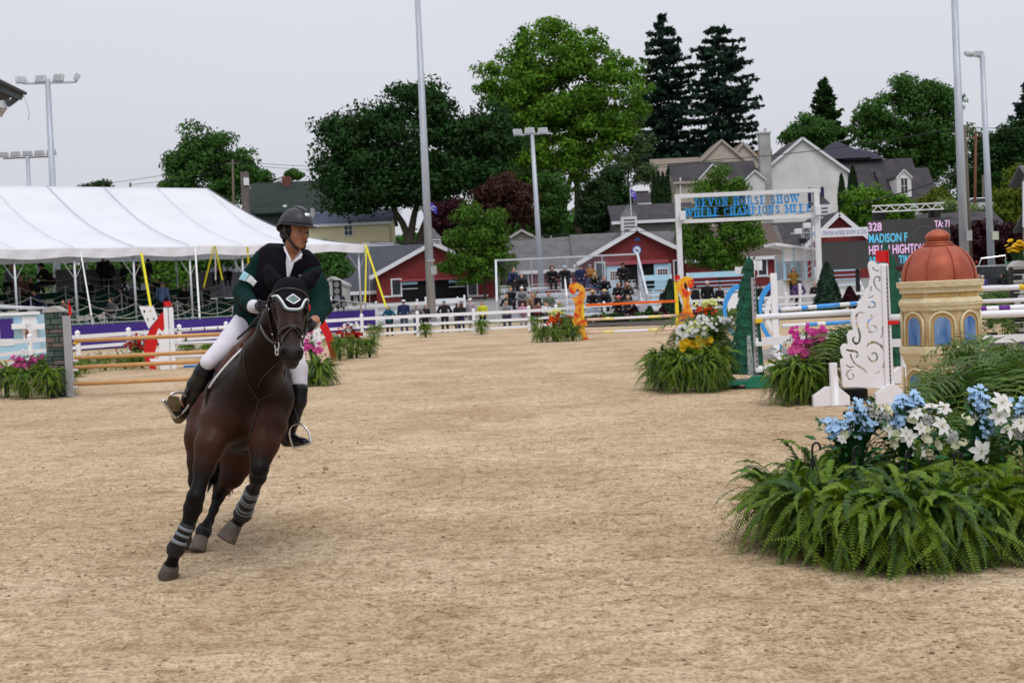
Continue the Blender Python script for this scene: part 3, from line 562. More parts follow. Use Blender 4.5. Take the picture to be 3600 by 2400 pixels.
for (x0, x1) in ((2131, 2188), (2298, 2358)):
 a, c = b.pt(x0, 931).x, b.pt(x1, 931).x; o = b.put(MB().bx(a, c, -.16, -.06, zb_, zt - .05), 'stable_door', LBLUE)
 wz = b.pt(2330, 962).z; f = MB().bx(a + .22, c - .22, -.2, -.161, wz - .45, wz + .5); b.put(f, 'door_window', WHITE, o)
 g = MB()
 for i in range(4):
  for j in range(3): g.bx(a + .32 + (c - a - .64) * i / 4 + .02, a + .32 + (c - a - .64) * (i + 1) / 4 - .03, -.215, -.205, wz - .36 + .27 * j, wz - .36 + .27 * (j + 1) - .05)
 tag(b.put(g, 'window_panes', mat('maroon_pane', (0.06, 0.02, 0.02), .3), o), kind='stuff')
for px, py, w_, h in ((2110, 955, .75, 1.6), (2385, 950, .7, 1.7), (1830, 990, .9, 1.5)):
 q = b.pt(px, py); b.window(q.x, q.z - h / 2, w_, h, 0 if px > 1900 else 1.2, nx=1, ny=1)
sgn = b.pt(2282, 975); b.block(sgn.x - .18, sgn.x + .18, sgn.z - 1.3, sgn.z + .9, -.1, -.05, 'upright_sign', DARKIN)
b = Bld('stable_wing', 'low stable wing with mottled grey roof between the two gabled barns', 'barn', 1900, 119)
l = b.pt(1791, 842); r_ = b.pt(2035, 835); e = b.pt(1814, 951)
b.gable_x(l.x, r_.x, e.z, l.z, 0, 9, REDW, ROOFG)
for px in (1840, 1990): q = b.pt(px, 985); b.window(q.x, q.z - .9, .8, 1.5, nx=1, ny=1)
b = Bld('horse_barn', 'red barn with long open stall front, left of the tall centre mast', 'barn', 1520, 116)
ap = b.pt(1522, 855); el = b.pt(1309, 977); hw_ = ap.x - el.x
b.gable_y(ap.x - hw_ + .3, ap.x + hw_ - .3, el.z + .25, ap.z, 0, 10, REDW, ROOFD, over=.5, tw=.36)
zt = b.pt(1520, 985).z; zb_ = b.pt(1520, 1060).z - .6
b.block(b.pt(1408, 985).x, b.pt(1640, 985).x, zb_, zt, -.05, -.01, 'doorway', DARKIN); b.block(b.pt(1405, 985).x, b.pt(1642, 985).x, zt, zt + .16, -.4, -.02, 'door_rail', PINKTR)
for a, c in ((1412, 1468), (1578, 1636)): b.block(b.pt(a, 990).x, b.pt(c, 990).x, zt - .3, zt - .06, -.14, -.08, 'stall_header', LBLUE); b.block(b.pt(a, 990).x, b.pt(c, 990).x, zt - .72, zt - .64, -.14, -.08, 'stall_bar', ALU)
for px in (1394, 1661): q = b.pt(px, 1007); b.window(q.x, q.z - .75, .75, 1.35, nx=1, ny=1); b.block(q.x - 1.3 if px < 1500 else q.x - .5, q.x + .5 if px < 1500 else q.x + 1.4, q.z - .95, q.z - .8, -.1, -.01, 'sill_board', WHITE)
c0 = b.pt(1485, 824); c1 = b.pt(1545, 856); b.cupola((c0.x + c1.x) / 2, c1.z - .7, c1.x - c0.x, 1.35, 1.0, 4)
b = Bld('long_stable', 'long low stable with dark grey shingle roof behind the judges table', 'barn', 1200, 118)
l = b.pt(1080, 880); r_ = b.pt(1495, 868); e = b.pt(1210, 1021)
b.gable_x(l.x - 18, r_.x, e.z, l.z + .1, .5, 10, REDW, mat('charcoal_shingle', (0.055, 0.06, 0.075), .9, (0.075, 0.08, 0.095), 1.2, bump=.3, bscale=6))
for px in (1236, 1260): q = b.pt(px, 1045); b.window(q.x, q.z - .6, .7, 1.0, .5, nx=1, ny=1)
b = Bld('metal_shed', 'long shed with a pale metal roof seen behind the tent tip', 'building', 1240, 128)
l = b.pt(1100, 862); r_ = b.pt(1375, 852); b.block(l.x - 12, r_.x, -1, b.pt(1240, 880).z, 0, 8, 'wall', mat('pale_metal', (0.42, 0.44, 0.46), .5, (0.5, 0.52, 0.54), 1)); b.block(l.x - 12.3, r_.x + .3, b.pt(1240, 880).z, b.pt(1240, 857).z, -.4, 8.3, 'roof', ALU)
b = Bld('stable_wing', 'red stable wing behind the letter gate with a brown roof', 'barn', 2580, 116)
l = b.pt(2500, 845); r_ = b.pt(2790, 830); e = b.pt(2620, 902)
b.gable_x(b.pt(2420, 902).x, b.pt(2742, 902).x, e.z, b.pt(2620, 790).z, 0, 10, REDW, ROOFB)
for px, w_ in ((2680, .7), (2545, .7)): q = b.pt(px, 933); b.window(q.x, q.z - .85, w_, 1.6, nx=1, ny=1); b.block(q.x - .6, q.x + 1.3, q.z + .85, q.z + .97, -.1, -.01, 'lintel_board', WHITE); b.block(q.x - .6, q.x + 1.3, q.z - 1.05, q.z - .92, -.1, -.01, 'sill_board', WHITE)
b = Bld('horse_barn', 'red gabled barn with white cupola behind the right gate post', 'barn', 2953, 124)
ap = b.pt(2945, 752); hw_ = b.pt(3120, 860).x - ap.x
b.gable_y(ap.x - hw_, ap.x + hw_, b.pt(2945, 905).z, ap.z, 0, 12, REDW, ROOFD, over=.6, tw=.4)
b.gable_x(b.pt(2725, 850).x, ap.x, b.pt(2760, 880).z, b.pt(2760, 778).z, 2, 12, REDW, ROOFD)
c0 = b.pt(2890, 715); c1 = b.pt(2942, 772); b.cupola((c0.x + c1.x) / 2 + .35, c1.z - .6, c1.x - c0.x + .15, c0.z - c1.z + .8, 1.2, 5, rm=ROOFD)
b = Bld('judge_stand', 'small white and light blue timing booth with sloping roof', 'booth', 2800, 74)
x0 = b.pt(2752, 900).x; x1 = b.pt(2865, 900).x; zt0 = b.pt(2752, 865).z; zt1 = b.pt(2865, 885).z; zl = b.pt(2800, 917).z; zc = b.pt(2800, 983).z; zg = -.2
b.put(MB().prism([(x0 - .5, -.5, zt0 + .05), (x1 + .3, -.5, zt1 + .02), (x1 + .3, -.5, zt1 + .14), (x0 - .5, -.5, zt0 + .2)], (0, 3.4, 0)), 'roof', WHITEV)
b.put(MB().prism([(x0, -.03, zl), (x1, -.03, zl), (x1, -.03, zt1), (x0, -.03, zt0)], (0, .08, 0)), 'fascia_panel', WHITEV)
b.block(x0, x1, zg, zc, 0, .08, 'counter_wall', WHITEV); b.block(x0, x0 + .08, zg, zc, .08, 2.3, 'side_wall', WHITEV); b.block(x1 - .08, x1, zg, zc, .08, 2.3, 'side_wall', WHITEV); b.block(x0, x1, zg, zt1, 2.3, 2.38, 'back_wall', WHITEV)
b.block(x0 - .15, x1 + .15, zc, zc + .07, -.18, .3, 'counter', mat('pale_grey_blue', (0.45, 0.58, 0.65), .5))
for x in (x0 + .1, x0 + .55, x1 - .1, x1 - .5):
 for y in (.12, 2.1): b.block(x - .07, x + .07, zc + .07, zl, y - .05, y + .05, 'post', LBLUE)
for x in (x0 + .03, x0 + .62): b.block(x - .03, x + .03, zl, zt0 - .1, -.07, -.035, 'trim_strip', LBLUE)
b.block(b.pt(2797, 990).x, b.pt(2817, 990).x, b.pt(2800, 1005).z, b.pt(2800, 990).z, -.03, -.005, 'purple_notice', mat('purple_cloth', (0.05, 0.02, 0.2), .7, (0.065, 0.028, 0.25), 2))
b = Bld('white_house', 'large white stucco house with tall chimney and dark roofs on the hill', 'house', 2820, 190)
ap = b.pt(2819, 486); el = b.pt(2655, 620); er = b.pt(2986, 604); hw_ = er.x - ap.x
b.gable_y(ap.x - hw_ + .3, ap.x + hw_ - .3, er.z + .2, ap.z, 0, 14, STUC, ROOFD, over=.4, zb=-4, tw=.35)
cx0 = b.pt(2668, 600).x; cx1 = b.pt(2707, 600).x; b.block(cx0, cx1, -4, b.pt(2690, 472).z, -1.2, -.01, 'chimney', mat('weathered_chimney', (0.48, 0.47, 0.46), .85, (0.3, 0.29, 0.28), .4)); b.block(cx0 - .15, cx1 + .15, b.pt(2690, 472).z, b.pt(2690, 466).z, -1.35, .1, 'chimney_cap', STUC); b.put(MB().tube(b.pt(2687, 467, -.6), b.pt(2687, 454, -.6), .22), 'chimney_pot', GREYP)
q = b.pt(2869, 700); b.window(q.x, q.z - 1.2, 1.15, 2.9, shut=NAVY)
b.gable_x(er.x - .5, b.pt(3245, 700).x, b.pt(3100, 717).z, b.pt(3100, 552).z, -1, 13, STUC, ROOFD, zb=-4)
b.gable_x(b.pt(3110, 700).x, b.pt(3282, 700).x, b.pt(3200, 722).z, b.pt(3200, 590).z, -2.2, 9, STUC, ROOFD, zb=-4)
q = b.pt(3161, 697); ht = b.pt(3161, 640).z - q.z
b.gable_y(q.x - 1.05, q.x + 1.05, q.z + 2.9, q.z + 4.0, -2.6, 3, STUC, ROOFD, over=.15, zb=q.z, tw=.16); b.window(q.x, q.z + .5, .95, 2.2, -2.6)
b.put(MB().lathe([(6.0, 0), (3.6, 1.4), (1.2, 2.6), (.1, 3.1)], (b.pt(2995, 545).x, 9, b.pt(2995, 545).z), 4, R(45)), 'hip_roof', mat('purple_slate', (0.04, 0.036, 0.055), .85)); b.put(MB().lathe([(4.4, 0), (2.2, 1.3), (.1, 2.0)], (b.pt(3070, 545).x, 8, b.pt(3070, 548).z), 4, R(45)), 'hip_roof', MATS['purple_slate'])
b = Bld('cream_house', 'cream sided house wing with brown roofs left of the tall chimney', 'house', 2450, 188)
b.gable_x(b.pt(2378, 700).x, b.pt(2515, 700).x, b.pt(2450, 636).z, b.pt(2450, 564).z, 0, 10, CREAM, ROOFD, zb=-4, trim=CREAM)
b.gable_x(b.pt(2500, 700).x, b.pt(2672, 700).x, b.pt(2560, 640).z, b.pt(2560, 560).z, 1, 11, CREAM, ROOFD, zb=-4, trim=CREAM)
gx = b.pt(2505, 600).x; b.gable_y(gx - 2.0, gx + 1.8, b.pt(2500, 625).z, b.pt(2520, 578).z, -.6, 4, CREAM, ROOFD, over=.25, zb=-4, tw=.2)
gx = b.pt(2655, 600).x; b.gable_y(gx - 1.6, gx + 1.2, b.pt(2650, 630).z, b.pt(2660, 600).z, -.5, 4, STUC, ROOFD, over=.25, zb=-4, tw=.2)
q = b.pt(2612, 680); b.window(q.x, q.z - .9, 1.1, 2, shut=NAVY, y=1.0); b.put(MB().tube(b.pt(2391, 625, -.2), b.pt(2391, 760, -.2), .12), 'downpipe', WHITE)
b = Bld('cream_house', 'cream house behind with two tan gables above the front roofs', 'house', 2500, 206)
b.gable_x(b.pt(2310, 700).x, b.pt(2470, 700).x, b.pt(2400, 610).z, b.pt(2400, 549).z, 0, 10, CREAM, ROOFT, zb=-4, trim=CREAM)
for px, py, hwp in ((2540, 491, 84), (2618, 500, 72)):
 a = b.pt(px, py); e = b.pt(px + hwp, py + 70); b.gable_y(a.x - (e.x - a.x), e.x, e.z, a.z, 1 + .5 * (px > 2600), 12, CREAM, ROOFT, over=.3, zb=-4, trim=CREAM, tw=.3)
b.block(b.pt(2660, 520).x, b.pt(2755, 520).x, 0, b.pt(2700, 512).z, 9, 14, 'orange_brown_roof', mat('rust_shingle', (0.16, 0.08, 0.035), .9)); b.block(b.pt(2738, 510).x, b.pt(2752, 510).x, 0, b.pt(2745, 501).z, 10, 11, 'chimney', BRICKC)
b = Bld('yellow_house', 'pale yellow house with blue grey roof behind the dark maple trunk', 'house', 1200, 152)
b.gable_x(b.pt(1085, 800).x, b.pt(1368, 800).x, b.pt(1220, 786).z, b.pt(1220, 737).z, 0, 8, YELW, ROOFBL, zb=-4)
q = b.pt(1225, 812); b.window(q.x, q.z - .5, .9, 1.15); b.block(b.pt(1083, 750).x, b.pt(1096, 750).x, 0, b.pt(1090, 728).z, 2, 3, 'chimney', STUC)
b = Bld('green_roofed_house', 'large building with dark green roof above the tent end', 'building', 985, 172)
b.gable_x(b.pt(862, 700).x, b.pt(1180, 700).x, b.pt(985, 745).z, b.pt(985, 628).z, 0, 14, mat('dark_green_wall', (0.02, 0.03, 0.028), .8), ROOFGR, zb=-4, trim=None)
b.block(b.pt(852, 650).x, b.pt(876, 650).x, 0, b.pt(864, 606).z, -1, 0.3, 'chimney', mat('old_stone_chimney', (0.12, 0.10, 0.095), .9, (0.2, 0.17, 0.16), 1.5)); b.block(b.pt(963, 620).x, b.pt(993, 620).x, 6, b.pt(978, 606).z, 6, 7.5, 'chimney', BRICKC); q = b.pt(1004, 726); b.put(MB().ball((q.x, -.5, q.z), .3, 8, 5, (1, .3, .6)), 'roof_vent', WHITE); q = b.pt(868, 641); b.block(q.x - .2, q.x + .5, q.z - .5, q.z + .5, -1.2, -1.01, 'white_box', WHITE)
b = Bld('grey_roofed_building', 'long building with dark slate roof behind the barn cupola', 'building', 2280, 142)
b.gable_x(b.pt(2160, 750).x, b.pt(2440, 750).x, b.pt(2280, 775).z, b.pt(2280, 715).z, 0, 9, STONEG, ROOFD, zb=-3)
b = Bld('small_house', 'small cream gabled house between the young maple and mast', 'house', 1835, 150)
a = b.pt(1833, 810); e = b.pt(1885, 836); b.gable_y(a.x - (e.x - a.x), e.x, e.z, a.z, 0, 7, CREAM, ROOFT, zb=-3, trim=WHITE, tw=.15)
b = Bld('dark_roofed_house', 'dark roofed little house behind the purple flag', 'house', 2270, 175)
b.gable_x(b.pt(2238, 700).x, b.pt(2302, 700).x, b.pt(2270, 715).z, b.pt(2270, 676).z, 0, 7, CREAM, ROOFD, zb=-3); b.block(b.pt(2240, 660).x, b.pt(2303, 660).x, 0, b.pt(2270, 655).z, 8, 12, 'rear_roof', mat('maroon_roof', (0.06, 0.03, 0.03), .9))
b = Bld('grey_roofed_shed', 'low shed with grey roof behind the scoreboard', 'building', 3400, 134)
b.gable_x(b.pt(3200, 780).x, b.pt(3535, 780).x, b.pt(3400, 812).z, b.pt(3400, 745).z, 0, 9, REDW, ROOFD, trim=None)
b = Bld('white_house', 'white trimmed house cut by the right picture edge', 'house', 3660, 105)
b.gable_x(b.pt(3645, 700).x, b.pt(3790, 700).x, b.pt(3600, 628).z, b.pt(3600, 585).z, 0, 3, CREAM, ROOFG, over=.8); b.gable_x(b.pt(3630, 800).x, b.pt(3790, 700).x, b.pt(3600, 798).z, b.pt(3600, 755).z, -1, 2, CREAM, ROOFG, over=.6); b.put(MB().tube(b.pt(3590, 640, -.5), b.pt(3590, 800, -.5), .08), 'downpipe', WHITE)
b = Bld('grey_car', 'parked pale vehicle glimpsed between the right masts on the hill', 'car', 3440, 160)
q = b.pt(3440, 712); b.put(MB().prism([(q.x - 2.1, 0, q.z - .9), (q.x + 2.1, 0, q.z - .9), (q.x + 2.1, 0, q.z - .1), (q.x + 1.5, 0, q.z), (q.x + .9, 0, q.z + .6), (q.x - .9, 0, q.z + .6), (q.x - 1.5, 0, q.z), (q.x - 2.1, 0, q.z - .15)], (0, 1.7, 0)), 'body', ALU, bevel=.08)
b.put(MB().prism([(q.x - 1.35, -.02, q.z + .02), (q.x + 1.35, -.02, q.z + .02), (q.x + .8, -.02, q.z + .5), (q.x - .8, -.02, q.z + .5)], (0, .03, 0)), 'window', DGLASS)
for a in (-1.3, 1.3): b.put(MB().sweep([(q.x + a, -.05, q.z - .9), (q.x + a, .2, q.z - .9)], .36, 14), 'wheel', BLACK)
# ================================================================ masts, lamps, poles, wires
def mast(name, label, base, Y, top, r0, r1, group='light masts around the ring', kind='light mast'):
 b = W(base[0], base[1], Y); zb = gz(Y); T = W(top[0], top[1], Y); b.z = zb; t = thing(name, label, kind, b, group=group)
 MB().sweep([(0, 0, -.1), Vector((T.x, T.y, T.z)) - b], [r0, r1], 12).build('pole', GALV, t, True); MB().lathe([(r0 * 1.8, 0), (r0 * 1.8, .05), (r0 * 1.2, .08)], (0, 0, .02), 12).build('base_plate', GALV, t); return t, b
LAMPH = mat('lamp_housing', (0.6, 0.61, 0.62), 0.4, (0.5, 0.51, 0.52), 3); LENS = mat('lamp_lens', (0.35, 0.36, 0.38), 0.1)
def flood(t, b, px, py, Y, wpx, hpx, yawd=0, pit=-25, back=False):
 p = W(px, py, Y) - b; w_ = wpx * Y / FPX; h = hpx * Y / FPX; M = (Matrix.Rotation(R(yawd), 3, 'Z') @ Matrix.Rotation(R(pit), 3, 'X'))
 o = MB().box((0, 0, 0), (w_, h * .45, h), M=M).build('floodlight', LAMPH, t, bevel=.02, loc=p)
 f = MB(); f.box(M @ Vector((0, h * .24 * (1 if back else -1), 0)), (w_ * .86, .03, h * .8), M=M); f.build('lens', LENS, o)
 fin = MB()
 for k in range(5): fin.box(M @ Vector((w_ * (-.36 + .18 * k), h * .28 * (-1 if back else 1), 0)), (.03, h * .2, h * .8), M=M)
 fin.build('cooling_fins', GREYP, o); MB().beam(M @ Vector((-w_ * .55, 0, 0)), M @ Vector((-w_ * .55, 0, -h * .7)), .04).beam(M @ Vector((w_ * .55, 0, 0)), M @ Vector((w_ * .55, 0, -h * .7)), .04).build('bracket', GREYP, o)
t, b = mast('light_mast', 'near left light mast with four floodlights rising behind the tent', (205, 1075), 82, (167, 278), .26, .17)
MB().beam(W(82, 295, 82) - b, W(268, 289, 82) - b, .12).build('crossarm', GALV, t)
for px, py, y_, p_ in ((75, 282, 35, -30), (143, 278, 0, -25), (206, 274, -8, -25), (272, 272, -70, -30)): flood(t, b, px, py, 82, 36 if y_ > -50 else 22, 26, y_, p_, True)
t, b = mast('light_mast', 'farther left light mast with a bar of five lamps, behind the first mast', (122, 1075), 105, (97, 552), .22, .15)
MB().beam(W(12, 558, 105) - b, W(190, 550, 105) - b, .1).build('crossarm', mat('rust_brown_arm', (0.12, 0.08, 0.06), .7), t)
for i in range(5): flood(t, b, 12 + 42 * i, 544 - 2 * i, 105, 32, 18, 0, -10)
t, b = mast('tall_mast', 'tallest steel mast crossing the sky left of centre', (1518, 1112), 76, (1465, -60), .27, .16, None, 'mast')
MB().box(W(1525, 950, 75.6) - b, (.35, .2, .5)).build('junction_box', GREYP, t); MB().box(W(1515, 916, 75.7) - b, (.45, .3, .12)).build('collar', GREYP, t)
t, b = mast('light_mast', 'centre light mast with three lamps before the bright tree', (1906, 1035), 98, (1870, 462), .24, .14)
MB().beam(W(1822, 476, 98) - b, W(1914, 468, 98) - b, .09).build('crossarm', GALV, t)
for px, y_ in ((1820, 30), (1862, 0), (1908, -12)): flood(t, b, px, 461 if px > 1830 else 466, 98, 32, 22, y_, -20)
t, b = mast('tall_mast', 'tall steel mast crossing the sky near the right side', (3395, 1000), 70, (3353, -60), .27, .17, None, 'mast')
MB().box(W(3406, 828, 69.7) - b, (.3, .2, .55)).build('junction_box', GREYP, t)
t, b = mast('light_mast', 'right light mast with two lamps angled to the left', (3489, 985), 84, (3452, 190), .25, .16)
MB().beam(W(3400, 185, 84) - b, W(3462, 207, 84) - b, .12).build('crossarm', GALV, t); flood(t, b, 3405, 190, 84, 36, 20, 40, -45); flood(t, b, 3440, 190, 84, 36, 20, 10, -20); MB().box(W(3498, 828, 83.7) - b, (.4, .22, .55)).build('junction_box', mat('cream_box', (0.5, 0.52, 0.42), .6), t)
WOODP = mat('weathered_pole', (0.10, 0.08, 0.06), 0.9, (0.16, 0.13, 0.1), 2, stretch=(6, 6, .5)); WOODR = mat('red_brown_pole', (0.16, 0.07, 0.04), 0.9)
for lab, bp_, tp, Y, m_ in (('weathered wooden utility pole beside the left oak', (826, 720), (818, 560), 160, WOODP), ('wooden utility pole directly behind the right tall mast', (3415, 780), (3391, 440), 118, WOODP), ('red brown wooden utility pole between the two right masts', (3424, 740), (3431, 465), 150, WOODR), ('short dark utility pole right of the red brown pole', (3458, 730), (3456, 615), 165, WOODP), ('utility pole stub just above the tent ridge', (459, 690), (458, 642), 170, WOODP), ('small dark pole tip right of the stub above the tent ridge', (554, 690), (554, 646), 175, WOODP)):
 b_ = onground(bp_[0], Y); T = W(tp[0], tp[1], Y); t = thing('utility_pole', lab, 'utility pole', b_, group='wooden utility poles'); MB().sweep([(0, 0, -.2), T - b_], [.2, .14], 8).build('pole', m_, t, True)
 if tp[1] < 600: MB().beam(T - b_ + Vector((-.9, 0, -.5)), T - b_ + Vector((.9, 0, -.5)), .12).build('crossarm', m_, t)
WIREM = mat('black_cable', (0.02, 0.02, 0.022), 0.6)
def wire(lab, pts, r=.028, grp='overhead wires behind the showground'):
 L_ = [];
 for (x0, y0, Y0), (x1, y1, Y1) in zip(pts, pts[1:]):
  a = W(x0, y0, Y0); c = W(x1, y1, Y1)
  for i in range(12): u = i / 12; p = a.lerp(c, u); p.z -= 4 * u * (1 - u) * (a - c).length * .012; L_.append(p)
 L_.append(W(pts[-1][0], pts[-1][1], pts[-1][2])); o = MB().sweep(L_, r, 4).build('overhead_wire', WIREM); tag(o, lab, 'wire', grp)
wire('thin wire rising from the tent ridge to the left oak pole', [(280, 655, 170), (820, 568, 160)]); wire('wire running right from the left oak pole into the maple', [(818, 565, 160), (1110, 585, 158), (2100, 592, 156)]); wire('second heavier wire just below the first one across the maple', [(818, 575, 160), (1110, 597, 158), (2300, 598, 156)])
wire('wire sagging low from the stub above the tent to the oak pole', [(459, 650, 170), (820, 590, 160)]); wire('long wire crossing in front of the white house', [(2100, 588, 156), (2540, 560, 150), (3391, 445, 120)], .04); wire('lower wire in front of the white house wing', [(2130, 598, 156), (2545, 565, 150)]); wire('wire passing between the right masts at the top', [(3391, 447, 120), (3650, 450, 120)])
wire('thick bundled cable above the scoreboard in front of the dormer', [(3000, 720, 118), (3230, 660, 118), (3391, 600, 118)], .06); wire('wire over the grey link roof left of the main barn', [(1300, 850, 112), (2000, 822, 112)], .03); wire('second wire over the link roof', [(1300, 856, 112), (2000, 830, 112)], .03); wire('wire over the brown roof right of the barn gable', [(2130, 815, 112), (2560, 795, 112), (2860, 740, 112)], .03)
PURP = mat('purple_flag', (0.07, 0.04, 0.42), .7, (0.09, 0.055, 0.5), 3)
for lab, px, py, Y, base in (('purple flag with white crest flying above the centre barn', 2215, 660, 116, 722), ('purple flag with white crest half hidden by the tallest mast', 1512, 708, 114, 800)):
 p = W(px, py, Y); bz = W(px, base, Y).z; t = thing('flag', lab, 'flag', (p.x, Y, bz), group='purple flags above the barns'); h = p.z - bz
 MB().tube((0, 0, -1.2), (0, 0, h), .035).build('flagpole', WHITE, t); w_ = 22 * Y / FPX; hh = 26 * Y / FPX
 V = []; F = []
 for i in range(7):
  for j in range(2): V.append((w_ * i / 6, .06 * math.sin(i * 1.3), h - hh * j - .08 * i - .05))
 for i in range(6): F.append((2 * i, 2 * i + 1, 2 * i + 3, 2 * i + 2))
 o = MB().add(V, F).build('cloth', PURP, t, True); MB().sweep([(w_ * .5 + .16 * math.cos(a), -.09, h - hh * .55 - .25 + .16 * math.sin(a)) for a in np.linspace(0, 5.2, 9)], .03, 4).build('crest', WHITE, o)
b_ = W(-60, 1500, 34); b_.z = 0; t = thing('grandstand_roof', 'dark steel grandstand roof corner jutting in at the top left', 'grandstand', b_)
def g3(px, py, Y): return W(px, py, Y) - b_
STEELD = mat('dark_steel', (0.06, 0.075, 0.085), .5, (0.1, 0.12, 0.13), 4); COR = mat('corrugated_roof', (0.06, 0.06, 0.065), .6)
MB().prism([g3(-260, 150, 34), g3(95, 325, 34), g3(95, 333, 34), g3(-260, 168, 34)], (-9, 6, 0)).build('roof_sheet', COR, t)
MB().beam(g3(-260, 190, 34.2), g3(78, 340, 34.2), .12, .2).build('edge_beam', STEELD, t); MB().beam(g3(-260, 290, 35), g3(30, 352, 35), .12, .22).build('truss_chord', STEELD, t)
for i in range(4): MB().beam(g3(-200 + 60 * i, 215 + 28 * i, 34.4), g3(-190 + 60 * i, 300 + 13 * i, 34.9), .1).build('truss_web', STEELD, t)
MB().prism([g3(16, 370, 34.3), g3(50, 335, 34.3), g3(80, 338, 34.3), g3(28, 376, 34.3)], (0, .1, 0)).build('end_gusset', STEELD, t); MB().beam(g3(-180, 200, 36), g3(-180, 2200, 36), .3).build('column', STEELD, t)
MB().sweep([g3(3, 356, 34), g3(8, 380, 34), g3(3, 412, 34)], [.10, .13, .02], 10).build('loudspeaker', GREYP, t)
MB().sweep([g3(82, 333, 34), g3(93, 360, 34), g3(100, 385, 34), g3(104, 403, 34), g3(98, 425, 34)], .012, 4).build('hanging_cable', ALU, t)
# ================================================================ tent, terrace, fences, gate, scoreboard, bleachers
def line_at(A, u, px):
 lo, hi = -60.0, 90.0
 for _ in range(50):
  m_ = (lo + hi) / 2; p = A + u * m_
  if p.y < 3 or proj(p)[0] < px: lo = m_
  else: hi = m_
 return A + u * lo
SA = W(-100, 1150, 55.5); SA.z = 0; SB = W(1304, 1100, 75); SB.z = 0
su = (SB - SA).normalized(); sp = Vector((-su.y, su.x, 0))
SL = (SB - SA).length; sang = math.atan2(su.y, su.x)
CANV = mat('white_canvas', (0.74, 0.75, 0.79), 0.7, (0.68, 0.69, 0.73), .5, trans=.08, bump=.3, bscale=1.2, spec=.15)
ST_ = (SA.copy(), su.copy(), sp.copy()); SA = W(280, 1130, 63); SA.z = 0; T1_ = W(1281, 857, 72.5); T1_.z = 0; su = (T1_ - SA).normalized(); sp = Vector((-su.y, su.x, 0))
tent = thing('marquee_tent', 'long white marquee tent over the terraced seating at left', 'tent', SA)
def TL(s, p_, z): return su * s + sp * p_ + Vector((0, 0, z))
s0 = -22; fr = W(1281, 857, 72.5); s1 = (fr - SA).dot(su) ; ez = fr.z; dpt = 17.0; rd = dpt / 2
re_ = W(752, 662, 1)
def col_s(p_, px): q = line_at(SA + sp * p_, su, px); return (q - SA).dot(su)
sr = col_s(rd, 756); rz = zat(*(SA + TL(sr, rd, 0))[:2], 662)
ns = 60; V = []; F = []
for i in range(ns + 1):
 s_ = s0 + (s1 - s0) * i / ns
 for j in range(13):
  v = j / 12; srow = s_ if s_ <= sr else s_ - (s_ - sr) * v
  p_ = rd * v; z = ez + (rz - ez) * v - .55 * math.sin(math.pi * v) - (.05 * abs(math.sin(math.pi * (s_ - s0) / 3.6)) * (1 - v))
  if s_ > sr: z -= .3 * math.sin(math.pi * v) * (s_ - sr) / (s1 - sr)
  V.append(TL(srow, p_ - .0, z))
for i in range(ns):
 for j in range(12): a = i * 13 + j; F.append((a, a + 13, a + 14, a + 1))
o = MB().add(V, F).build('roof_canopy', CANV, tent, True); o.modifiers.new('t', 'SOLIDIFY').thickness = .02
V2 = [TL((v - SA * 0).dot(su), dpt - v.dot(sp), v.z) for v in [Vector(q) for q in V]]
o = MB().add(V2, [tuple(reversed(f)) for f in F]).build('roof_canopy', CANV, tent, True)
V = []; F = []
for j in range(13):
 v = j / 12
 for i in range(13):
  w_ = i / 12; pr_ = rd * v + (dpt - 2 * rd * v) * w_; V.append(TL(s1 - (s1 - sr) * v, pr_, ez + (rz - ez) * v - .87 * math.sin(math.pi * v)))
for j in range(12):
 for i in range(12): a = j * 13 + i; F.append((a, a + 1, a + 14, a + 13))
MB().add(V, F).build('roof_end', CANV, tent, True)
V = []; F = []; n = 150
for i in range(n + 1):
 s_ = s0 + (s1 - s0) * i / n; ph = math.sin(math.pi * (s_ - s0) / 3.6) ** 2; zt = ez - .05 * abs(math.sin(math.pi * (s_ - s0) / 3.6))
 for j in range(4): V.append(TL(s_, -.03 - .05 * j + .035 * math.sin(s_ * 5 + j), zt + .02 - (.42 + .06 * ph) * j / 3))
for i in range(n):
 for j in range(3): a = 4 * i + j; F.append((a, a + 4, a + 5, a + 1))
o = MB().add(V, F).build('valance', mat('valance_canvas', (0.70, 0.69, 0.72), .7, (0.62, 0.61, 0.64), 2.5, trans=.1, bump=.4, bscale=6), tent, True)
SEAM = mat('seam_rope', (0.30, 0.33, 0.40), .8)
poles = [-130, 70, 280, 487, 684, 868, 1040, 1275]; rp_ = [-400, -200, 0, 196, 392, 578, 760, 770]
for i, (pe, rpx) in enumerate(zip(poles, rp_)):
 se = col_s(0, pe); sr_ = min(sr - .1, col_s(rd, rpx)) if i < 7 else sr
 L_ = []
 for j in range(13):
  v = j / 12; z = ez + (rz - ez) * v - .52 * math.sin(math.pi * v) + .035 - (.3 * math.sin(math.pi * v) * max(0, se - sr) / (s1 - sr)); L_.append(TL(se + (sr_ - se) * v, rd * v - .02, z + .03))
 MB().sweep(L_, [.017] * 13 if i in (3, 4) else .009, 5).build('seam_rope', SEAM, tent, True)
 MB().tube(TL(se, .06, .2), TL(se, .06, ez - .02), .06).build('tent_pole', ALU, tent, True)
 MB().beam(TL(se, .06, ez - 1.5), TL(se - .55, .3, ez - .5), .03).beam(TL(se, .06, ez - 1.5), TL(se + .6, .3, ez - .5), .03).build('brace', ALU, tent)
 MB().tube(TL(se, dpt - .3, 0), TL(se, dpt - .3, ez), .06).build('tent_pole', ALU, tent, True)
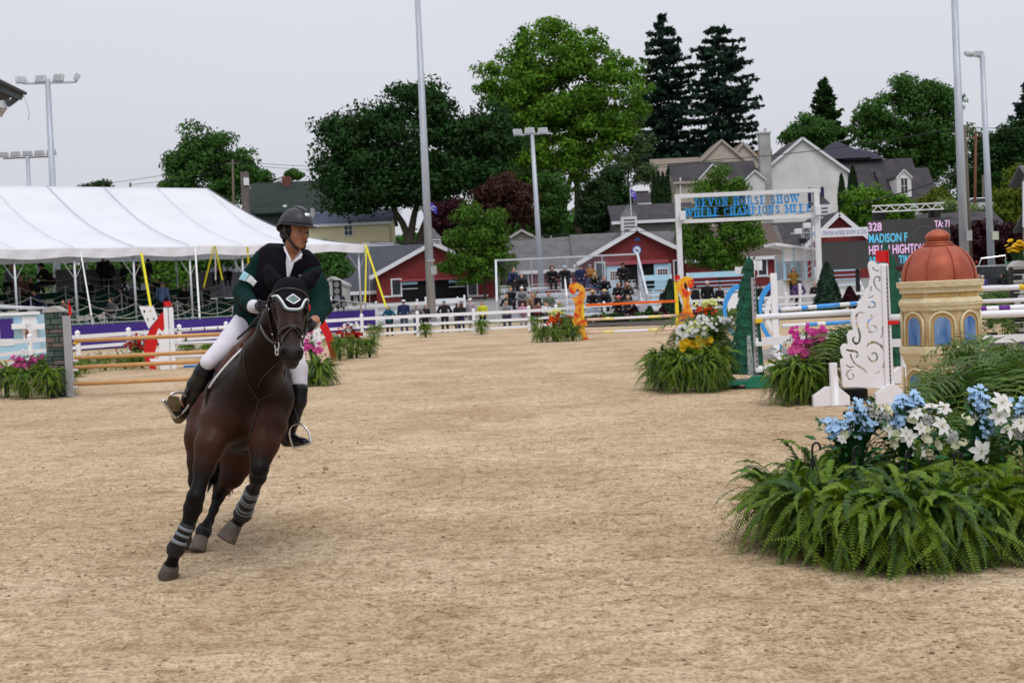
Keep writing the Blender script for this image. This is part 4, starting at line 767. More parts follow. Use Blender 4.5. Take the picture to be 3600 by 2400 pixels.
for (a, b_, m_, w_) in (((497, 888), (535, 1110), YELLOWS, .12), ((752, 865), (716, 1010), YELLOWS, .10), ((756, 865), (782, 985), YELLOWS, .10), ((870, 868), (874, 935), YELLOWS, .11), ((1285, 860), (1358, 1080), YELLOWS, .13), ((1288, 860), (1284, 1062), YELLOWS, .08), ((284, 888), (333, 1178), WHITEV, .07), ((686, 868), (704, 1150), WHITEV, .09), ((1297, 860), (1300, 1090), ALU, .10), ((757, 866), (758, 985), ALU, .08)):
 Ya = line_at(SA, su, a[0]).y; MB().beam(W(a[0], a[1], Ya - .15) - SA, W(b_[0], b_[1], Ya - 1.2 if b_[1] > 1050 and m_ != ALU else Ya + .3) - SA, w_, .02).build('guy_strap', m_, tent)
SA, su, sp = ST_; 
CARP = mat('green_carpet', (0.008, 0.05, 0.03), .95, (0.012, 0.065, 0.04), 3); SKIRT = mat('purple_skirt', (0.045, 0.02, 0.20), .8, (0.06, 0.028, 0.26), 1.2, bump=.3, bscale=3)
stand = thing('terrace', 'terraced green carpeted seating stand with purple skirt under the tent', 'stand', SA); TZ = [.78, 1.18, 1.68, 2.22, 2.9]; TD = 2.1; E_ = SL + .3
def tbox(p0, p1, z0, z1, e0=-16, e1=None): e1 = E_ if e1 is None else e1; return [TL(e0, p0, z0), TL(e1, p0, z0), TL(e1, p1, z0), TL(e0, p1, z0)], Vector((0, 0, z1 - z0))
for k in range(5): MB().prism(*tbox(.1 + TD * k, .1 + TD * (k + 1) - .004, .02, TZ[k], e1=E_ - .0 - 1.5 * k)).build('terrace_step', CARP, stand)
n = 90; V = []; F = []
for i in range(n + 1):
 s_ = -16 + (E_ + 16) * i / n; bb = .02 * math.sin(i * 1.9)
 V += [TL(s_, 0 + bb, .03), TL(s_, 0 - bb * .5, 1.17)]
for i in range(n): F.append((2 * i, 2 * i + 2, 2 * i + 3, 2 * i + 1))
MB().add(V, F).build('purple_skirt', SKIRT, stand, True); MB().prism([TL(E_, 0, .1), TL(E_, 3, .1), TL(E_, 3, 1.17), TL(E_, 0, 1.17)], su * .05).build('purple_skirt', SKIRT, stand)
ROPE = mat('pale_rope', (0.45, 0.43, 0.36), .9)
for k, gap in ((0, 2.6), (1, 2.6), (2, 2.6), (3, 2.6), (4, 3.2)):
 xs_ = np.arange(-14 + .7 * k, E_ - 1.5 * k - .3, gap); zt = TZ[k] + 1.0
 for i, s_ in enumerate(xs_):
  MB().tube(TL(s_, .2 + TD * k, TZ[k]), TL(s_, .2 + TD * k, zt), .03, n=6).build('rope_post', GALV, stand)
  if i: 
   a = xs_[i - 1]
   for zz in ((zt - .05, .33), (TZ[k] + .55, .28)):
    MB().sweep([TL(a + (s_ - a) * q, .17 + TD * k, zz[0] - 4 * zz[1] * q * (1 - q)) for q in np.linspace(0, 1, 8)], .017, 4).build('rope', ROPE, stand)
MB().beam(TL(-14, .12, 1.25), TL(E_, .12, 1.25), .045).build('front_rail', GALV, stand); MB().beam(TL(-14, TD * 5, 4.0), TL(E_ - 6, TD * 5, 4.0), .04).build('back_rail', BLACK, stand)
MB().prism([TL(col_s(10.4, 212), 10.4, 2.3), TL(col_s(10.4, 440), 10.4, 2.3), TL(col_s(10.4, 440), 10.4, 4.2), TL(col_s(10.4, 212), 10.4, 4.2)], sp * .08).build('grey_screen_panel', mat('grey_ribbed_screen', (0.15, 0.15, 0.18), .8, (0.2, 0.2, 0.23), 10, stretch=(8, 8, .3)), stand)
MB().prism([TL(col_s(10.4, 690), 10.4, 2.3), TL(col_s(10.4, 880), 10.4, 2.3), TL(col_s(10.4, 880), 10.4, 3.9), TL(col_s(10.4, 690), 10.4, 3.9)], sp * .08).build('grey_screen_panel', MATS['grey_ribbed_screen'], stand)
CHR = mat('beige_chair', (0.42, 0.38, 0.32), .6, (0.36, 0.32, 0.27), 4)
def make_chair():
 t = empty('folding_chair'); m_ = MB(); MB().box((0, 0, .45), (.42, .40, .03)).build('seat', CHR, t, bevel=.01); MB().box((0, .23, .74), (.44, .03, .2)).build('backrest', CHR, t, bevel=.01)
 for x in (-.2, .2): MB().beam((x, -.2, 0), (x, .24, .84), .025).build('leg', GALV, t); MB().beam((x, .2, 0), (x, -.18, .45), .025).build('leg', GALV, t)
 return t
def copy_tree(o, parent=None):
 c = o.copy(); col.objects.link(c)
 if parent: c.parent = parent
 for ch in list(o.children): copy_tree(ch, c)
 return c
ch0 = None; chairs = [(60, 1), (95, 0), (30, 0), (130, 1), (160, 2), (190, 2), (20, 2), (265, 1), (300, 0), (330, 0), (375, 0), (265, 2), (55, 3), (95, 3), (420, 2), (540, 1), (620, 2), (640, 1), (1180, 0), (1225, 0), (1262, 0)]
for i, (px, k) in enumerate(chairs):
 q = line_at(SA + sp * (TD * k + 1.2), su, px); ch = make_chair() if ch0 is None else copy_tree(ch0); ch0 = ch0 or ch
 ch.location = (q.x, q.y, TZ[k]); ch.rotation_euler = (0, 0, sang + rng.uniform(-.25, .25) + (0 if px < 1100 else math.pi * 0))
 tier = ['front', 'second', 'third', 'fourth', 'top'][k]; row = sorted(c[0] for c in chairs if c[1] == k and c[0] < 1100); ordn = ['leftmost', 'second', 'third', 'fourth', 'fifth', 'sixth', 'seventh']
 tag(ch, f'beige folding chair on the {tier} terrace step under the tent, {ordn[row.index(px)]} from the left' if px < 1100 else f'beige folding chair at the judges table, {["left", "middle", "right"][i - 18]} of the three', 'chair', 'beige folding chairs on the terrace')
fpx = [(-200, 1330), (18, 1301), (295, 1272), (470, 1256), (900, 1219), (1281, 1190), (1472, 1180), (1665, 1171), (1864, 1161), (2000, 1148), (2145, 1134), (2400, 1120), (2820, 1101), (3300, 1073), (3700, 1051)]
fp = [G(*q) for q in fpx]
def along(pts, step):
 out = [pts[0]]; acc = 0
 for a, b_ in zip(pts, pts[1:]):
  L_ = (b_ - a).length; u = 0
  while acc + (L_ - u) >= step: u += step - acc; acc = 0; out.append(a.lerp(b_, u / L_))
  acc += L_ - u
 return out
def fence(name, label, pts, step, h, rails, cat='fence', m=WHITEV, pw=.13, zf=None, capy=True, group=None):
 P_ = along(pts, step); base = P_[0].copy(); t = thing(name, label, cat, base, group=group); pm_ = None
 for p in P_:
  p = p.copy(); p.z = (zf(p) if zf else 0)
  if pm_ is None:
   mb = MB().bx(-pw / 2, pw / 2, -pw / 2, pw / 2, -.2, h); mb.lathe([(pw * .85, h), (pw * .85, h + .03), (.01, h + .10)], (0, 0, 0), 4, R(45)); pm_ = mb.mesh('post', m)
  link('post', pm_, t, p - base)
 for a, b_ in zip(P_, P_[1:]):
  for z, hh in rails:
   za = (zf(a) if zf else 0); zb = (zf(b_) if zf else 0)
   MB().beam(Vector((a.x, a.y, za + z)) - base, Vector((b_.x, b_.y, zb + z)) - base, .045, hh).build('rail', m, t)
 return t
fence('ring_fence', 'white three rail vinyl fence running round the far side of the arena', fp, 2.6, 1.05, [(.91, .14), (.53, .12), (.19, .11)])
def gl(px, Y): q = onground(px, Y); return q
fence('rail_fence', 'white rail fence behind the standing spectators, before the left barn', [gl(1180, 80), gl(1450, 81), gl(1728, 82)], 2.6, 1.45, [(1.25, .2), (.8, .18), (.35, .16)], zf=lambda p: gz(p.y))
fence('rail_fence', 'second white rail fence further back beside the young maple', [gl(1500, 86), gl(1722, 86)], 2.6, 1.4, [(1.2, .2), (.7, .18)], zf=lambda p: gz(p.y))
fence('gate_fence', 'short white gate section with close posts near the man in purple', [W(2815, 1090, 67), W(2850, 1088, 66.5)], .66, 1.5, [(1.3, .1), (.9, .1), (.5, .1)], zf=lambda p: 0)
GY = 70.0
def gp(px, py, Y=GY): return W(px, py, Y)
b0 = gp(2390, 1128); b0.z = 0; gate = thing('letter_gate', 'tall white gate frame carrying blue letters DEVON HORSE SHOW WHERE CHAMPIONS MEET', 'gate', b0)
xl_, xr_ = gp(2390, 900).x - b0.x, gp(2876, 860).x - b0.x; zt_ = (gp(2390, 690).z + gp(2870, 669).z) / 2; zb1 = (gp(2395, 779).z + gp(2870, 758).z) / 2
MB().bx(xl_ - .14, xl_ + .14, -.14, .14, 0, zt_ - .11).build('post', WHITE, gate); MB().bx(xr_ - .14, xr_ + .14, -.14, .14, 0, zt_ - .11).build('post', WHITE, gate)
MB().bx(xl_ - .15, xr_ + .15, -.145, .145, zt_ - .11, zt_ + .11).build('top_beam', WHITE, gate); MB().bx(xl_ + .14, xr_ - .14, -.10, .10, zb1 - .1, zb1 + .1).build('lower_beam', WHITE, gate)
BLUEL = mat('bright_blue_paint', (0.03, 0.30, 0.72), .5)
TH, TN = .18, .075
FONT = {'D': (.66, [([(.14, 0), (.14, 1)], TH), ([(.14, 1), (.38, .97), (.52, .8), (.55, .5), (.52, .2), (.38, .03), (.14, 0)], TN * 1.5)], [(.14, 0), (.14, 1)]), 'E': (.6, [([(.14, 0), (.14, 1)], TH), ([(.14, 1), (.52, 1)], TN), ([(.14, .52), (.4, .52)], TN), ([(.14, 0), (.54, 0)], TN), ([(.52, 1), (.52, .84)], TN), ([(.54, 0), (.54, .17)], TN), ([(.4, .62), (.4, .42)], TN)], [(.14, 0), (.14, 1)]),
 'V': (.68, [([(.08, 1), (.33, 0)], TH), ([(.33, 0), (.6, 1)], TN)], [(.1, 1), (.6, 1)]), 'O': (.66, [([(.33, 1), (.16, .88), (.12, .5), (.16, .12), (.33, 0), (.5, .12), (.54, .5), (.5, .88), (.33, 1)], TH * .8)], []), 'N': (.7, [([(.12, 0), (.12, 1)], TN), ([(.12, 1), (.56, 0)], TH), ([(.56, 0), (.56, 1)], TN)], [(.12, 0), (.12, 1), (.56, 1)]),
 'H': (.7, [([(.14, 0), (.14, 1)], TH), ([(.54, 0), (.54, 1)], TH), ([(.14, .52), (.54, .52)], TN)], [(.14, 0), (.14, 1), (.54, 0), (.54, 1)]), 'R': (.68, [([(.14, 0), (.14, 1)], TH), ([(.14, 1), (.4, .98), (.5, .77), (.4, .54), (.14, .52)], TN * 1.3), ([(.34, .52), (.56, 0)], TH * .85)], [(.14, 0), (.14, 1), (.58, 0)]),
 'S': (.56, [([(.44, .8), (.36, .98), (.2, .98), (.11, .8), (.18, .62), (.38, .42), (.46, .2), (.36, .02), (.18, .02), (.09, .2)], TH * .75)], []), 'W': (.95, [([(.06, 1), (.27, 0)], TH), ([(.27, 0), (.46, .9)], TN), ([(.46, .9), (.66, 0)], TH), ([(.66, 0), (.88, 1)], TN)], [(.08, 1), (.46, 1), (.88, 1)]),
 'C': (.62, [([(.5, .78), (.42, .97), (.28, 1), (.15, .86), (.11, .5), (.15, .14), (.28, 0), (.44, .04), (.52, .22)], TH * .8)], []), 'A': (.68, [([(.33, 1), (.1, 0)], TN), ([(.33, 1), (.56, 0)], TH), ([(.18, .35), (.48, .35)], TN)], [(.1, 0), (.56, 0)]), 'M': (.86, [([(.12, 0), (.12, 1)], TN), ([(.12, 1), (.42, .1)], TH), ([(.42, .1), (.72, 1)], TN), ([(.72, 1), (.72, 0)], TH)], [(.12, 0), (.12, 1), (.72, 0), (.72, 1)]),
 'P': (.62, [([(.14, 0), (.14, 1)], TH), ([(.14, 1), (.4, .98), (.5, .75), (.4, .5), (.14, .48)], TN * 1.4)], [(.14, 0), (.14, 1)]), 'I': (.34, [([(.17, 0), (.17, 1)], TH)], [(.17, 0), (.17, 1)]), 'T': (.6, [([(.3, 0), (.3, 1)], TH), ([(.06, 1), (.54, 1)], TN), ([(.06, 1), (.06, .82)], TN), ([(.54, 1), (.54, .82)], TN)], [(.3, 0)])}
def letters(txt, x0, x1, z0, h, y, m_, parent, depth=.06):
 wd = [FONT[c][0] + .13 if c in FONT else .48 for c in txt]; k = (x1 - x0) / sum(wd); x = x0
 for c, w_ in zip(txt, wd):
  if c in FONT:
   mb = MB(); i = 0
   for pl, t_ in FONT[c][1]:
    pts = [Vector((q[0] * k, y - .004 * i, q[1] * (h - .1) + .05)) for q in pl]; hw = t_ * k / 2; i += 1
    for a, b_ in zip(pts, pts[1:]):
     i += 1; d = (b_ - a).normalized(); nn = Vector((-d.z, 0, d.x)) * hw; e = d * (hw * .5 if len(pts) > 2 else 0)
     mb.prism([a - nn - e, b_ - nn + e, b_ + nn + e, a + nn - e], (0, depth - .003 * i, 0))
   for q in FONT[c][2]: mb.bx(q[0] * k - .17 * k, q[0] * k + .17 * k, y - .03, y + depth * .6, q[1] * (h - .1) + .05 - .05, q[1] * (h - .1) + .05 + .05)
   mb.build('letter', m_, parent, loc=(x, 0, z0))
  x += w_ * k
h1 = gp(2450, 699).z - gp(2450, 731).z
letters('DEVON HORSE SHOW', gp(2443, 720).x - b0.x, gp(2812, 700).x - b0.x, gp(2620, 722).z, h1, -.05, BLUEL, gate)
letters('WHERE CHAMPIONS MEET', gp(2408, 750).x - b0.x, gp(2852, 730).x - b0.x, gp(2630, 756).z, h1 * .97, -.05, BLUEL, gate)
for zz in (gp(2620, 722).z + .02, gp(2630, 756).z + .02): MB().beam((xl_ + .2, .03, zz), (xr_ - .2, .03, zz), .02).build('letter_wire', GREYP, gate)
for px, py in ((2397, 760), (2870, 742)): q = gp(px, py) - b0; q.y = -.35; MB().box(q, (.3, .22, .5)).build('spot_lamp', WHITE, gate, bevel=.03)
def text(txt, x0, x1, z0, z1, y, m_, parent, nm='lettering', bold=.0):
 cu = bpy.data.curves.new('txt', 'FONT'); cu.body = txt; cu.extrude = .01; cu.offset = bold; cu.resolution_u = 3
 o = bpy.data.objects.new('tmp', cu); col.objects.link(o); dg = bpy.context.evaluated_depsgraph_get(); me = bpy.data.meshes.new_from_object(o.evaluated_get(dg)); bpy.data.objects.remove(o); bpy.data.curves.remove(cu)
 c = np.empty(len(me.vertices) * 3, np.float32); me.vertices.foreach_get('co', c); c = c.reshape(-1, 3); mn, mx = c.min(0), c.max(0)
 V = np.stack([x0 + (c[:, 0] - mn[0]) / (mx[0] - mn[0]) * (x1 - x0), y - c[:, 2], z0 + (c[:, 1] - mn[1]) / (mx[1] - mn[1]) * (z1 - z0)], 1).astype(np.float32)
 me.vertices.foreach_set('co', V.ravel()); me.materials.clear(); me.materials.append(m_); me.update(); return link(nm, me, parent)
SY = 73.0; b1 = W(3060, 1080, SY); b1.z = 0
SCR = mat('screen_black', (0.02, 0.02, 0.022), .5, emit=(0.03, 0.028, 0.027), estr=1); LIL = mat('lilac_light', (0.1, 0.1, 0.1), .5, emit=(0.72, 0.42, 0.72), estr=1.0); CYA = mat('cyan_light', (0.1, 0.1, 0.1), .5, emit=(0.04, 0.42, 0.68), estr=1.0)
sb = thing('scoreboard', 'large black led scoreboard showing 328 and a rider name', 'scoreboard', b1)
def sp_(px, py): q = W(px, py, SY); return q.x - b1.x, q.z
x0, z1_ = sp_(3051, 776); x1, _ = sp_(3339, 763); _, z0_ = sp_(3100, 940)
for i in range(6):
 for j in range(4): MB().bx(x0 + (x1 - x0) * i / 6 + .004, x0 + (x1 - x0) * (i + 1) / 6 - .004, 0, .12, z0_ + (z1_ - z0_) * j / 4 + .004, z0_ + (z1_ - z0_) * (j + 1) / 4 - .004).build('led_panel', SCR, sb)
def stext(t_, px0, px1, pyb, pyt, m_, k=.02):
 pxm = (px0 + px1) / 2; a = sp_(px0, pyb)[0]; c = sp_(px1, pyb)[0]; text(t_, a, c, sp_(pxm, pyb)[1], sp_(pxm, pyt)[1], -.015, m_, sb, 'screen_text', k)
Z8 = lambda x, y: (2800 + x / 2.614, 600 + y / 2.614)
stext('328', 3053, 3100, 812.5, 782.5, LIL); stext('TA: 71', 3286, 3338, 799, 774, LIL); stext('MADISON F', 3055, 3190, 852, 820, CYA); stext('HELEN HIGHTOWER', 3055, 3290, 891, 858, LIL); stext('JUMP', 3055, 3095, 930, 902, CYA); stext('TIME', 3160, 3212, 925, 897, CYA)
MB().sweep([(sp_(3245, 830)[0] + .55 * math.cos(a), -.02, sp_(3245, 830)[1] + .55 * math.sin(a)) for a in np.linspace(0, 6.283, 40)], .03, 4, False).build('screen_watermark', mat('screen_dim', (0.02, 0.02, 0.022), .5, emit=(0.055, 0.05, 0.055)), sb)
tz0 = sp_(3190, 740)[1]; tz1 = sp_(3190, 719)[1]; tx0, tx1 = sp_(3066, 740)[0], sp_(3318, 740)[0]
mb = MB()
for z in (tz0, tz1): mb.beam((tx0, 0, z), (tx1, 0, z), .07)
mb.build('truss_chord', WHITE, sb)
for i in range(12): MB().beam((tx0 + (tx1 - tx0) * i / 12, 0, (tz0, tz1)[i % 2]), (tx0 + (tx1 - tx0) * (i + 1) / 12, 0, (tz1, tz0)[i % 2]), .045).build('truss_web', WHITE, sb)
for px in (3085, 3295): x = sp_(px, 760)[0]; MB().bx(x - .2, x + .2, .02, .3, z1_, tz0).build('hanging_bracket', BLACK, sb)
for x in (x0 + .8, x1 - 1.1): MB().bx(x, x + .3, .15, .4, 0, tz0).build('support_tower', BLACK, sb)
s2 = thing('blank_screen', 'blank dark led screen left of the lit scoreboard', 'screen', W(2960, 1080, 72.6) * 1); s2.location.z = 0; bb = Vector(s2.location)
q0 = W(2886, 852, 72.6); q1 = W(3052, 842, 72.6); q2 = W(2960, 948, 72.6)
for i in range(4):
 for j in range(3): MB().bx(q0.x - bb.x + (q1.x - q0.x) * i / 4 + .004, q0.x - bb.x + (q1.x - q0.x) * (i + 1) / 4 - .004, 0, .12, q2.z + (q0.z - q2.z) * j / 3 + .004, q2.z + (q0.z - q2.z) * (j + 1) / 3 - .004).build('led_panel', SCR, s2)
MB().bx(q0.x - bb.x + .5, q0.x - bb.x + .7, .15, .35, 0, q2.z).bx(q1.x - bb.x - .7, q1.x - bb.x - .5, .15, .35, 0, q2.z).build('support', BLACK, s2)
bn = thing('name_banner', 'white banner reading Devon Horse Show beside the scoreboard', 'banner', (bb.x, 72.3, 0)); a0 = W(2858, 822, 72.3); a1 = W(3052, 812, 72.3); zc_ = W(2955, 817, 72.3).z; hh = 30 * 72.3 / FPX / 2
MB().bx(a0.x - bb.x, a1.x - bb.x, 0, .04, zc_ - hh, zc_ + hh).build('banner_sheet', WHITEV, bn); LAV = mat('lavender_print', (0.38, 0.38, 0.6), .6)
text('DEVON HORSE SHOW & COU', a0.x - bb.x + .55, a1.x - bb.x - .05, zc_ - .13, zc_ + .14, -.012, LAV, bn); MB().sweep([(a0.x - bb.x + .25 + .2 * math.cos(a), -.02, zc_ + .2 * math.sin(a)) for a in np.linspace(.4, 5.8, 12)], .03, 4).build('ring_logo', mat('logo_blue', (0.1, 0.4, 0.8), .6), bn)
tw = thing('truss_tower', 'silver lattice truss tower with lamps behind the right gate post', 'truss', (W(2848, 1100, 73.5).x, 73.5, 0)); H_ = W(2848, 800, 73.5).z
for a, c in ((-.25, -.25), (.25, -.25), (-.25, .25), (.25, .25)): MB().beam((a, c, 0), (a, c, H_), .05).build('truss_leg', ALU, tw)
for i in range(14): z = H_ * i / 14; MB().beam((-.25, -.25, z), (.25, -.25, z + H_ / 14), .03).beam((.25, .25, z), (.25, -.25, z + H_ / 14), .03).build('truss_web', ALU, tw)
for dx, dz in ((-.6, -.2), (-.1, .1), (.4, -.1), (-.4, -.75)): MB().box((dx, -.4, H_ + dz), (.4, .35, .3)).build('stage_lamp', WHITE if dz > -.5 else BLACK, tw, bevel=.03)
MB().beam((-1, -.3, H_ - .3), (.9, -.3, H_ - .3), .07).build('lamp_bar', ALU, tw)
BL0 = W(1985, 1100, 66.5); BL0.z = 0; blc = thing('bleachers', 'aluminium bleachers with chain link guards full of spectators', 'bleachers', BL0); BW = W(2255, 1000, 68).x - BL0.x + .1; BWl = W(1745, 1000, 67.5).x - BL0.x
ROWZ = [.45, .8, 1.15, 1.5, 1.85, 2.2]; ROWD = .72
for k, z in enumerate(ROWZ):
 y = k * ROWD
 MB().bx(BWl + .2, BW - .2, y - .12, y + .13, z - .04, z).build('seat_plank', ALU, blc); MB().bx(BWl + .2, BW - .2, y - .42, y - .15, z - .38, z - .34).build('foot_plank', ALU, blc)
 if k: MB().bx(BWl + .2, BW - .2, y - .13, y - .11, z - .30, z - .15).build('riser', ALU, blc)
for x in np.linspace(BWl + .4, BW - .4, 6):
 MB().beam((x, -.3, .2), (x, 5 * ROWD + .2, ROWZ[5] - .1), .06).beam((x, 5 * ROWD, 0), (x, 5 * ROWD, ROWZ[5] - .05), .06).beam((x, 0, 0), (x, 0, ROWZ[0] - .05), .05).build('support_frame', ALU, blc)
zt = W(1990, 905, 71).z; yb = 5 * ROWD + .35
for x in np.linspace(BWl, BW, 5): MB().tube((x, yb, 0), (x, yb, zt), .035, n=6).build('guard_post', GALV, blc)
MB().beam((BWl, yb, zt), (BW, yb, zt), .09).build('guard_rail', ALU, blc)
for x, nm in ((BWl, 0), (BW, 1)): MB().beam((x, yb, zt), (x, -.3, 1.35), .11).beam((x, -.3, 0), (x, -.3, 1.35), .07).build('side_rail', ALU, blc)
mb = MB(); 
for i in range(int((BW - BWl) / .16)):
 x = BWl + i * .16
 for sgn_ in (-1, 1):
  z0 = 1.9; z1 = zt; xe = x + sgn_ * (z1 - z0)
  if BWl <= xe <= BW: mb.beam((x, yb, z0), (xe, yb, z1), .008)
tag(mb.build('chain_link', GALV, blc), kind='stuff'); mb = MB()
for x in (BWl, BW):
 for i in range(24):
  y = -.3 + (yb + .3) * i / 24; f = (y + .3) / (yb + .3); zz = 1.35 + (zt - 1.35) * f; mb.beam((x, y, max(.1, zz - 1.7)), (x, y + .02, zz), .012); mb.beam((x, y, zz - 1.2), (x, min(yb, y + .8), zz - .3), .010)
tag(mb.build('chain_link', GALV, blc), kind='stuff')
xs_ = W(2115, 1000, 68).x - BL0.x - .0
for x in (xs_ - 1.9, ): MB().sweep([(x, 2.3, 1.5), (x, 2.2, 2.4), (x, .6, 1.5), (x, .6, .7)], .04, 6).build('handrail', WHITE, blc)
def bench_stand(label, px0, px1, Y, rows, zb=.0, group='white bench stands'):
 a = W(px0, 1050, Y); c = W(px1, 1050, Y); b_ = Vector((a.x, Y, gz(Y))); t = thing('bench_stand', label, 'bench', b_, group=group); L_ = c.x - a.x
 for k in range(rows):
  z = .45 + .4 * k; MB().bx(0, L_, k * .7, k * .7 + .28, z, z + .05).build('seat_plank', WHITEV, t); MB().bx(0, L_, k * .7 - .3, k * .7 - .04, z - .3, z - .26).build('foot_plank', WHITEV, t)
 n = max(2, int(L_ / 2.2) + 1)
 for i in range(n): x = L_ * i / (n - 1); MB().beam((x, -.2, 0), (x, rows * .7, .35 + .4 * rows), .07).beam((x, rows * .7, -.2), (x, rows * .7, .4 * rows + 1.3), .07).build('frame', WHITEV, t)
 y = rows * .7 + .05; zt = .4 * rows + 1.3
 MB().bx(-.1, L_ + .1, y - .04, y, zt - .34, zt).build('blue_rail_board', LBLUE, t)
 for z in (zt - .6, zt - .85, zt - 1.1): MB().beam((0, y, z), (L_, y, z), .05).build('rail', LBLUE, t)
 return t
bench_stand('white bench stand with light blue board between the flame standard and the tree panel', 2438, 2660, 78, 3)
bench_stand('white benches with light blue rail under the blank screen', 2900, 3055, 79, 3)
bench_stand('light blue railed bench stand at the right end of the bleachers', 2265, 2375, 77, 3)
fence('picket_gate', 'light blue paddock gate before the barn door', [gl(2300, 84), gl(2400, 84)], 1.8, 1.25, [(1.1, .16), (.75, .08), (.45, .08)], m=LBLUE, zf=lambda p: gz(p.y))
bs = sheet('flower_bed_soil', np.linspace(0, 1, 24), np.linspace(0, 1, 6), lambda X, Y: 0 * X, mat('dark_soil', (0.055, 0.042, 0.036), .95, (0.09, 0.07, 0.06), 3, bump=.5, bscale=8)); me = bs.data
f0 = [G(2030, 1152), G(2388, 1141), G(2900, 1118), G(3600, 1085)]; f1 = [G(2050, 1140), G(2400, 1122), G(2820, 1103), G(3600, 1062)]
for v in me.vertices:
 u, w_ = v.co.x * 2.999, v.co.y; k = int(u); a = f0[k].lerp(f0[k + 1], u - k); c = f1[k].lerp(f1[k + 1], u - k); q = a.lerp(c, w_); v.co = (q.x, q.y, .02 + .12 * math.sin(math.pi * w_) + .03 * rng.random())
tag(bs, kind='structure')
# ================================================================ jumps
def curve_panel(name, outline, holes, m, parent, th, to3d):
 """flat sawn panel with cut-outs: to3d(px, py) gives the local point on the panel plane; th is the thickness vector."""
 pts = [to3d(*p) for p in outline]; o0 = pts[0]; ux = (to3d(100, 0) - to3d(0, 0)).normalized(); k = (to3d(100, 0) - to3d(0, 0)).length / 100
 cu = bpy.data.curves.new(name, 'CURVE'); cu.dimensions = '2D'; cu.fill_mode = 'BOTH'; cu.extrude = th / 2; cu.bevel_depth = min(.004, th * .2); cu.bevel_resolution = 1
 for poly in [outline] + holes:
  s_ = cu.splines.new('POLY'); s_.points.add(len(poly) - 1); s_.use_cyclic_u = True
  for q, (x, y) in zip(s_.points, poly): v = to3d(x, y); q.co = (v.dot(ux), v.z, 0, 1)
 o = bpy.data.objects.new('tmp', cu); col.objects.link(o); dg = bpy.context.evaluated_depsgraph_get(); me = bpy.data.meshes.new_from_object(o.evaluated_get(dg)); bpy.data.objects.remove(o)
 me.name = name; n = len(me.vertices); c = np.empty(n * 3, np.float32); me.vertices.foreach_get('co', c); c = c.reshape(-1, 3); nrm = ux.cross(Vector((0, 0, 1)))
 base = pts[0] - ux * pts[0].dot(ux) - Vector((0, 0, pts[0].z)); V = c[:, :1] * np.array(ux) + c[:, 1:2] * np.array((0, 0, 1.)) + c[:, 2:3] * np.array(nrm) + np.array(base)
 me.vertices.foreach_set('co', V.astype(np.float32).ravel()); me.materials.clear(); me.materials.append(m); me.update(); return link(name, me, parent)
def stroke(pts, w_, n=2, taper=True):
 P_ = [Vector((float(x), float(y))) for x, y in smooth_pts([(a, b, 0) for a, b in pts], n) for _ in (0,)] if 0 else [Vector((float(q[0]), float(q[1]))) for q in smooth_pts(pts, n)]
 L_, R_ = [], []; m_ = len(P_)
 for i, p in enumerate(P_):
  d = (P_[min(i + 1, m_ - 1)] - P_[max(i - 1, 0)]).normalized(); nn = Vector((-d.y, d.x)); u = i / (m_ - 1); ww = w_ / 2 * (min(1, .25 + 4 * u, .25 + 4 * (1 - u)) if taper else 1)
  L_.append(p + nn * ww); R_.append(p - nn * ww)
 return [tuple(q) for q in L_ + R_[::-1]]
class Jump:
 def __init__(s, name, label, px, py, group=None, cat='jump standard', z=0):
  s.b = G(px, py, z); s.Y = s.b.y; s.t = thing(name, label, cat, s.b, group=group); s.k = s.Y / FPX
 def p(s, px, py, dy=0.0): q = W(px, py, s.Y); return Vector((q.x - s.b.x, dy, q.z - s.b.z))
 def panel(s, name, outline, holes, m, th=.03, y=0.0): return curve_panel(name, outline, holes, m, s.t, th, lambda a, c: s.p(a, c) + Vector((0, y, 0)))
def pole(label, a, b_, r, m, bands=(), group='jump poles', name='jump_pole', sq=False):
 a = Vector(a); b_ = Vector(b_); t = thing(name, label, 'pole', a, group=group); d = b_ - a
 if sq: MB().beam((0, 0, 0), d, .03, r * 2).build('plank', m, t, bevel=.004)
 else: MB().tube((0, 0, 0), d, r, n=16).build('rail', m, t, True)
 for u0, u1, mm in bands:
  if sq: MB().beam(d * u0, d * u1, .036, r * 2 + .006).build('stripe', mm, t)
  else: MB().tube(d * u0, d * u1, r + .003, n=16).build('stripe', mm, t, True)
 return t
PINE = mat('varnished_pine', (0.50, 0.25, 0.09), .45, (0.62, 0.36, 0.15), 3, stretch=(2, 9, 9)); PW = mat('pole_white', (0.80, 0.80, 0.84), .35, (0.74, 0.74, 0.78), 2); SBLUE = mat('sky_blue_paint', (0.05, 0.32, 0.78), .4); REDP = mat('signal_red_paint', (0.62, 0.01, 0.012), .4, (0.56, 0.01, 0.012), 2); CUPY = mat('yellow_cup', (0.75, 0.5, 0.02), .5); GREYPOST = mat('grey_painted_post', (0.32, 0.31, 0.34), .6, (0.36, 0.35, 0.38), 3)
PKP = mat('pale_pink_paint', (0.72, 0.50, 0.42), .5); YLP = mat('pale_yellow_paint', (0.8, 0.70, 0.25), .5); ORP = mat('orange_paint', (0.75, 0.13, 0.01), .5); PURPP = mat('purple_paint', (0.12, 0.02, 0.22), .5); MORT = mat('dark_mortar', (0.03, 0.035, 0.035), .9)
STN = [mat('stone_green_grey', (0.06, 0.10, 0.085), .8, (0.10, 0.145, 0.125), 9, bump=.4, bscale=30), mat('stone_dark_green', (0.035, 0.065, 0.055), .8, (0.07, 0.10, 0.085), 9, bump=.4, bscale=30), mat('stone_brown_grey', (0.12, 0.095, 0.08), .8, (0.17, 0.135, 0.115), 9, bump=.4, bscale=30)]
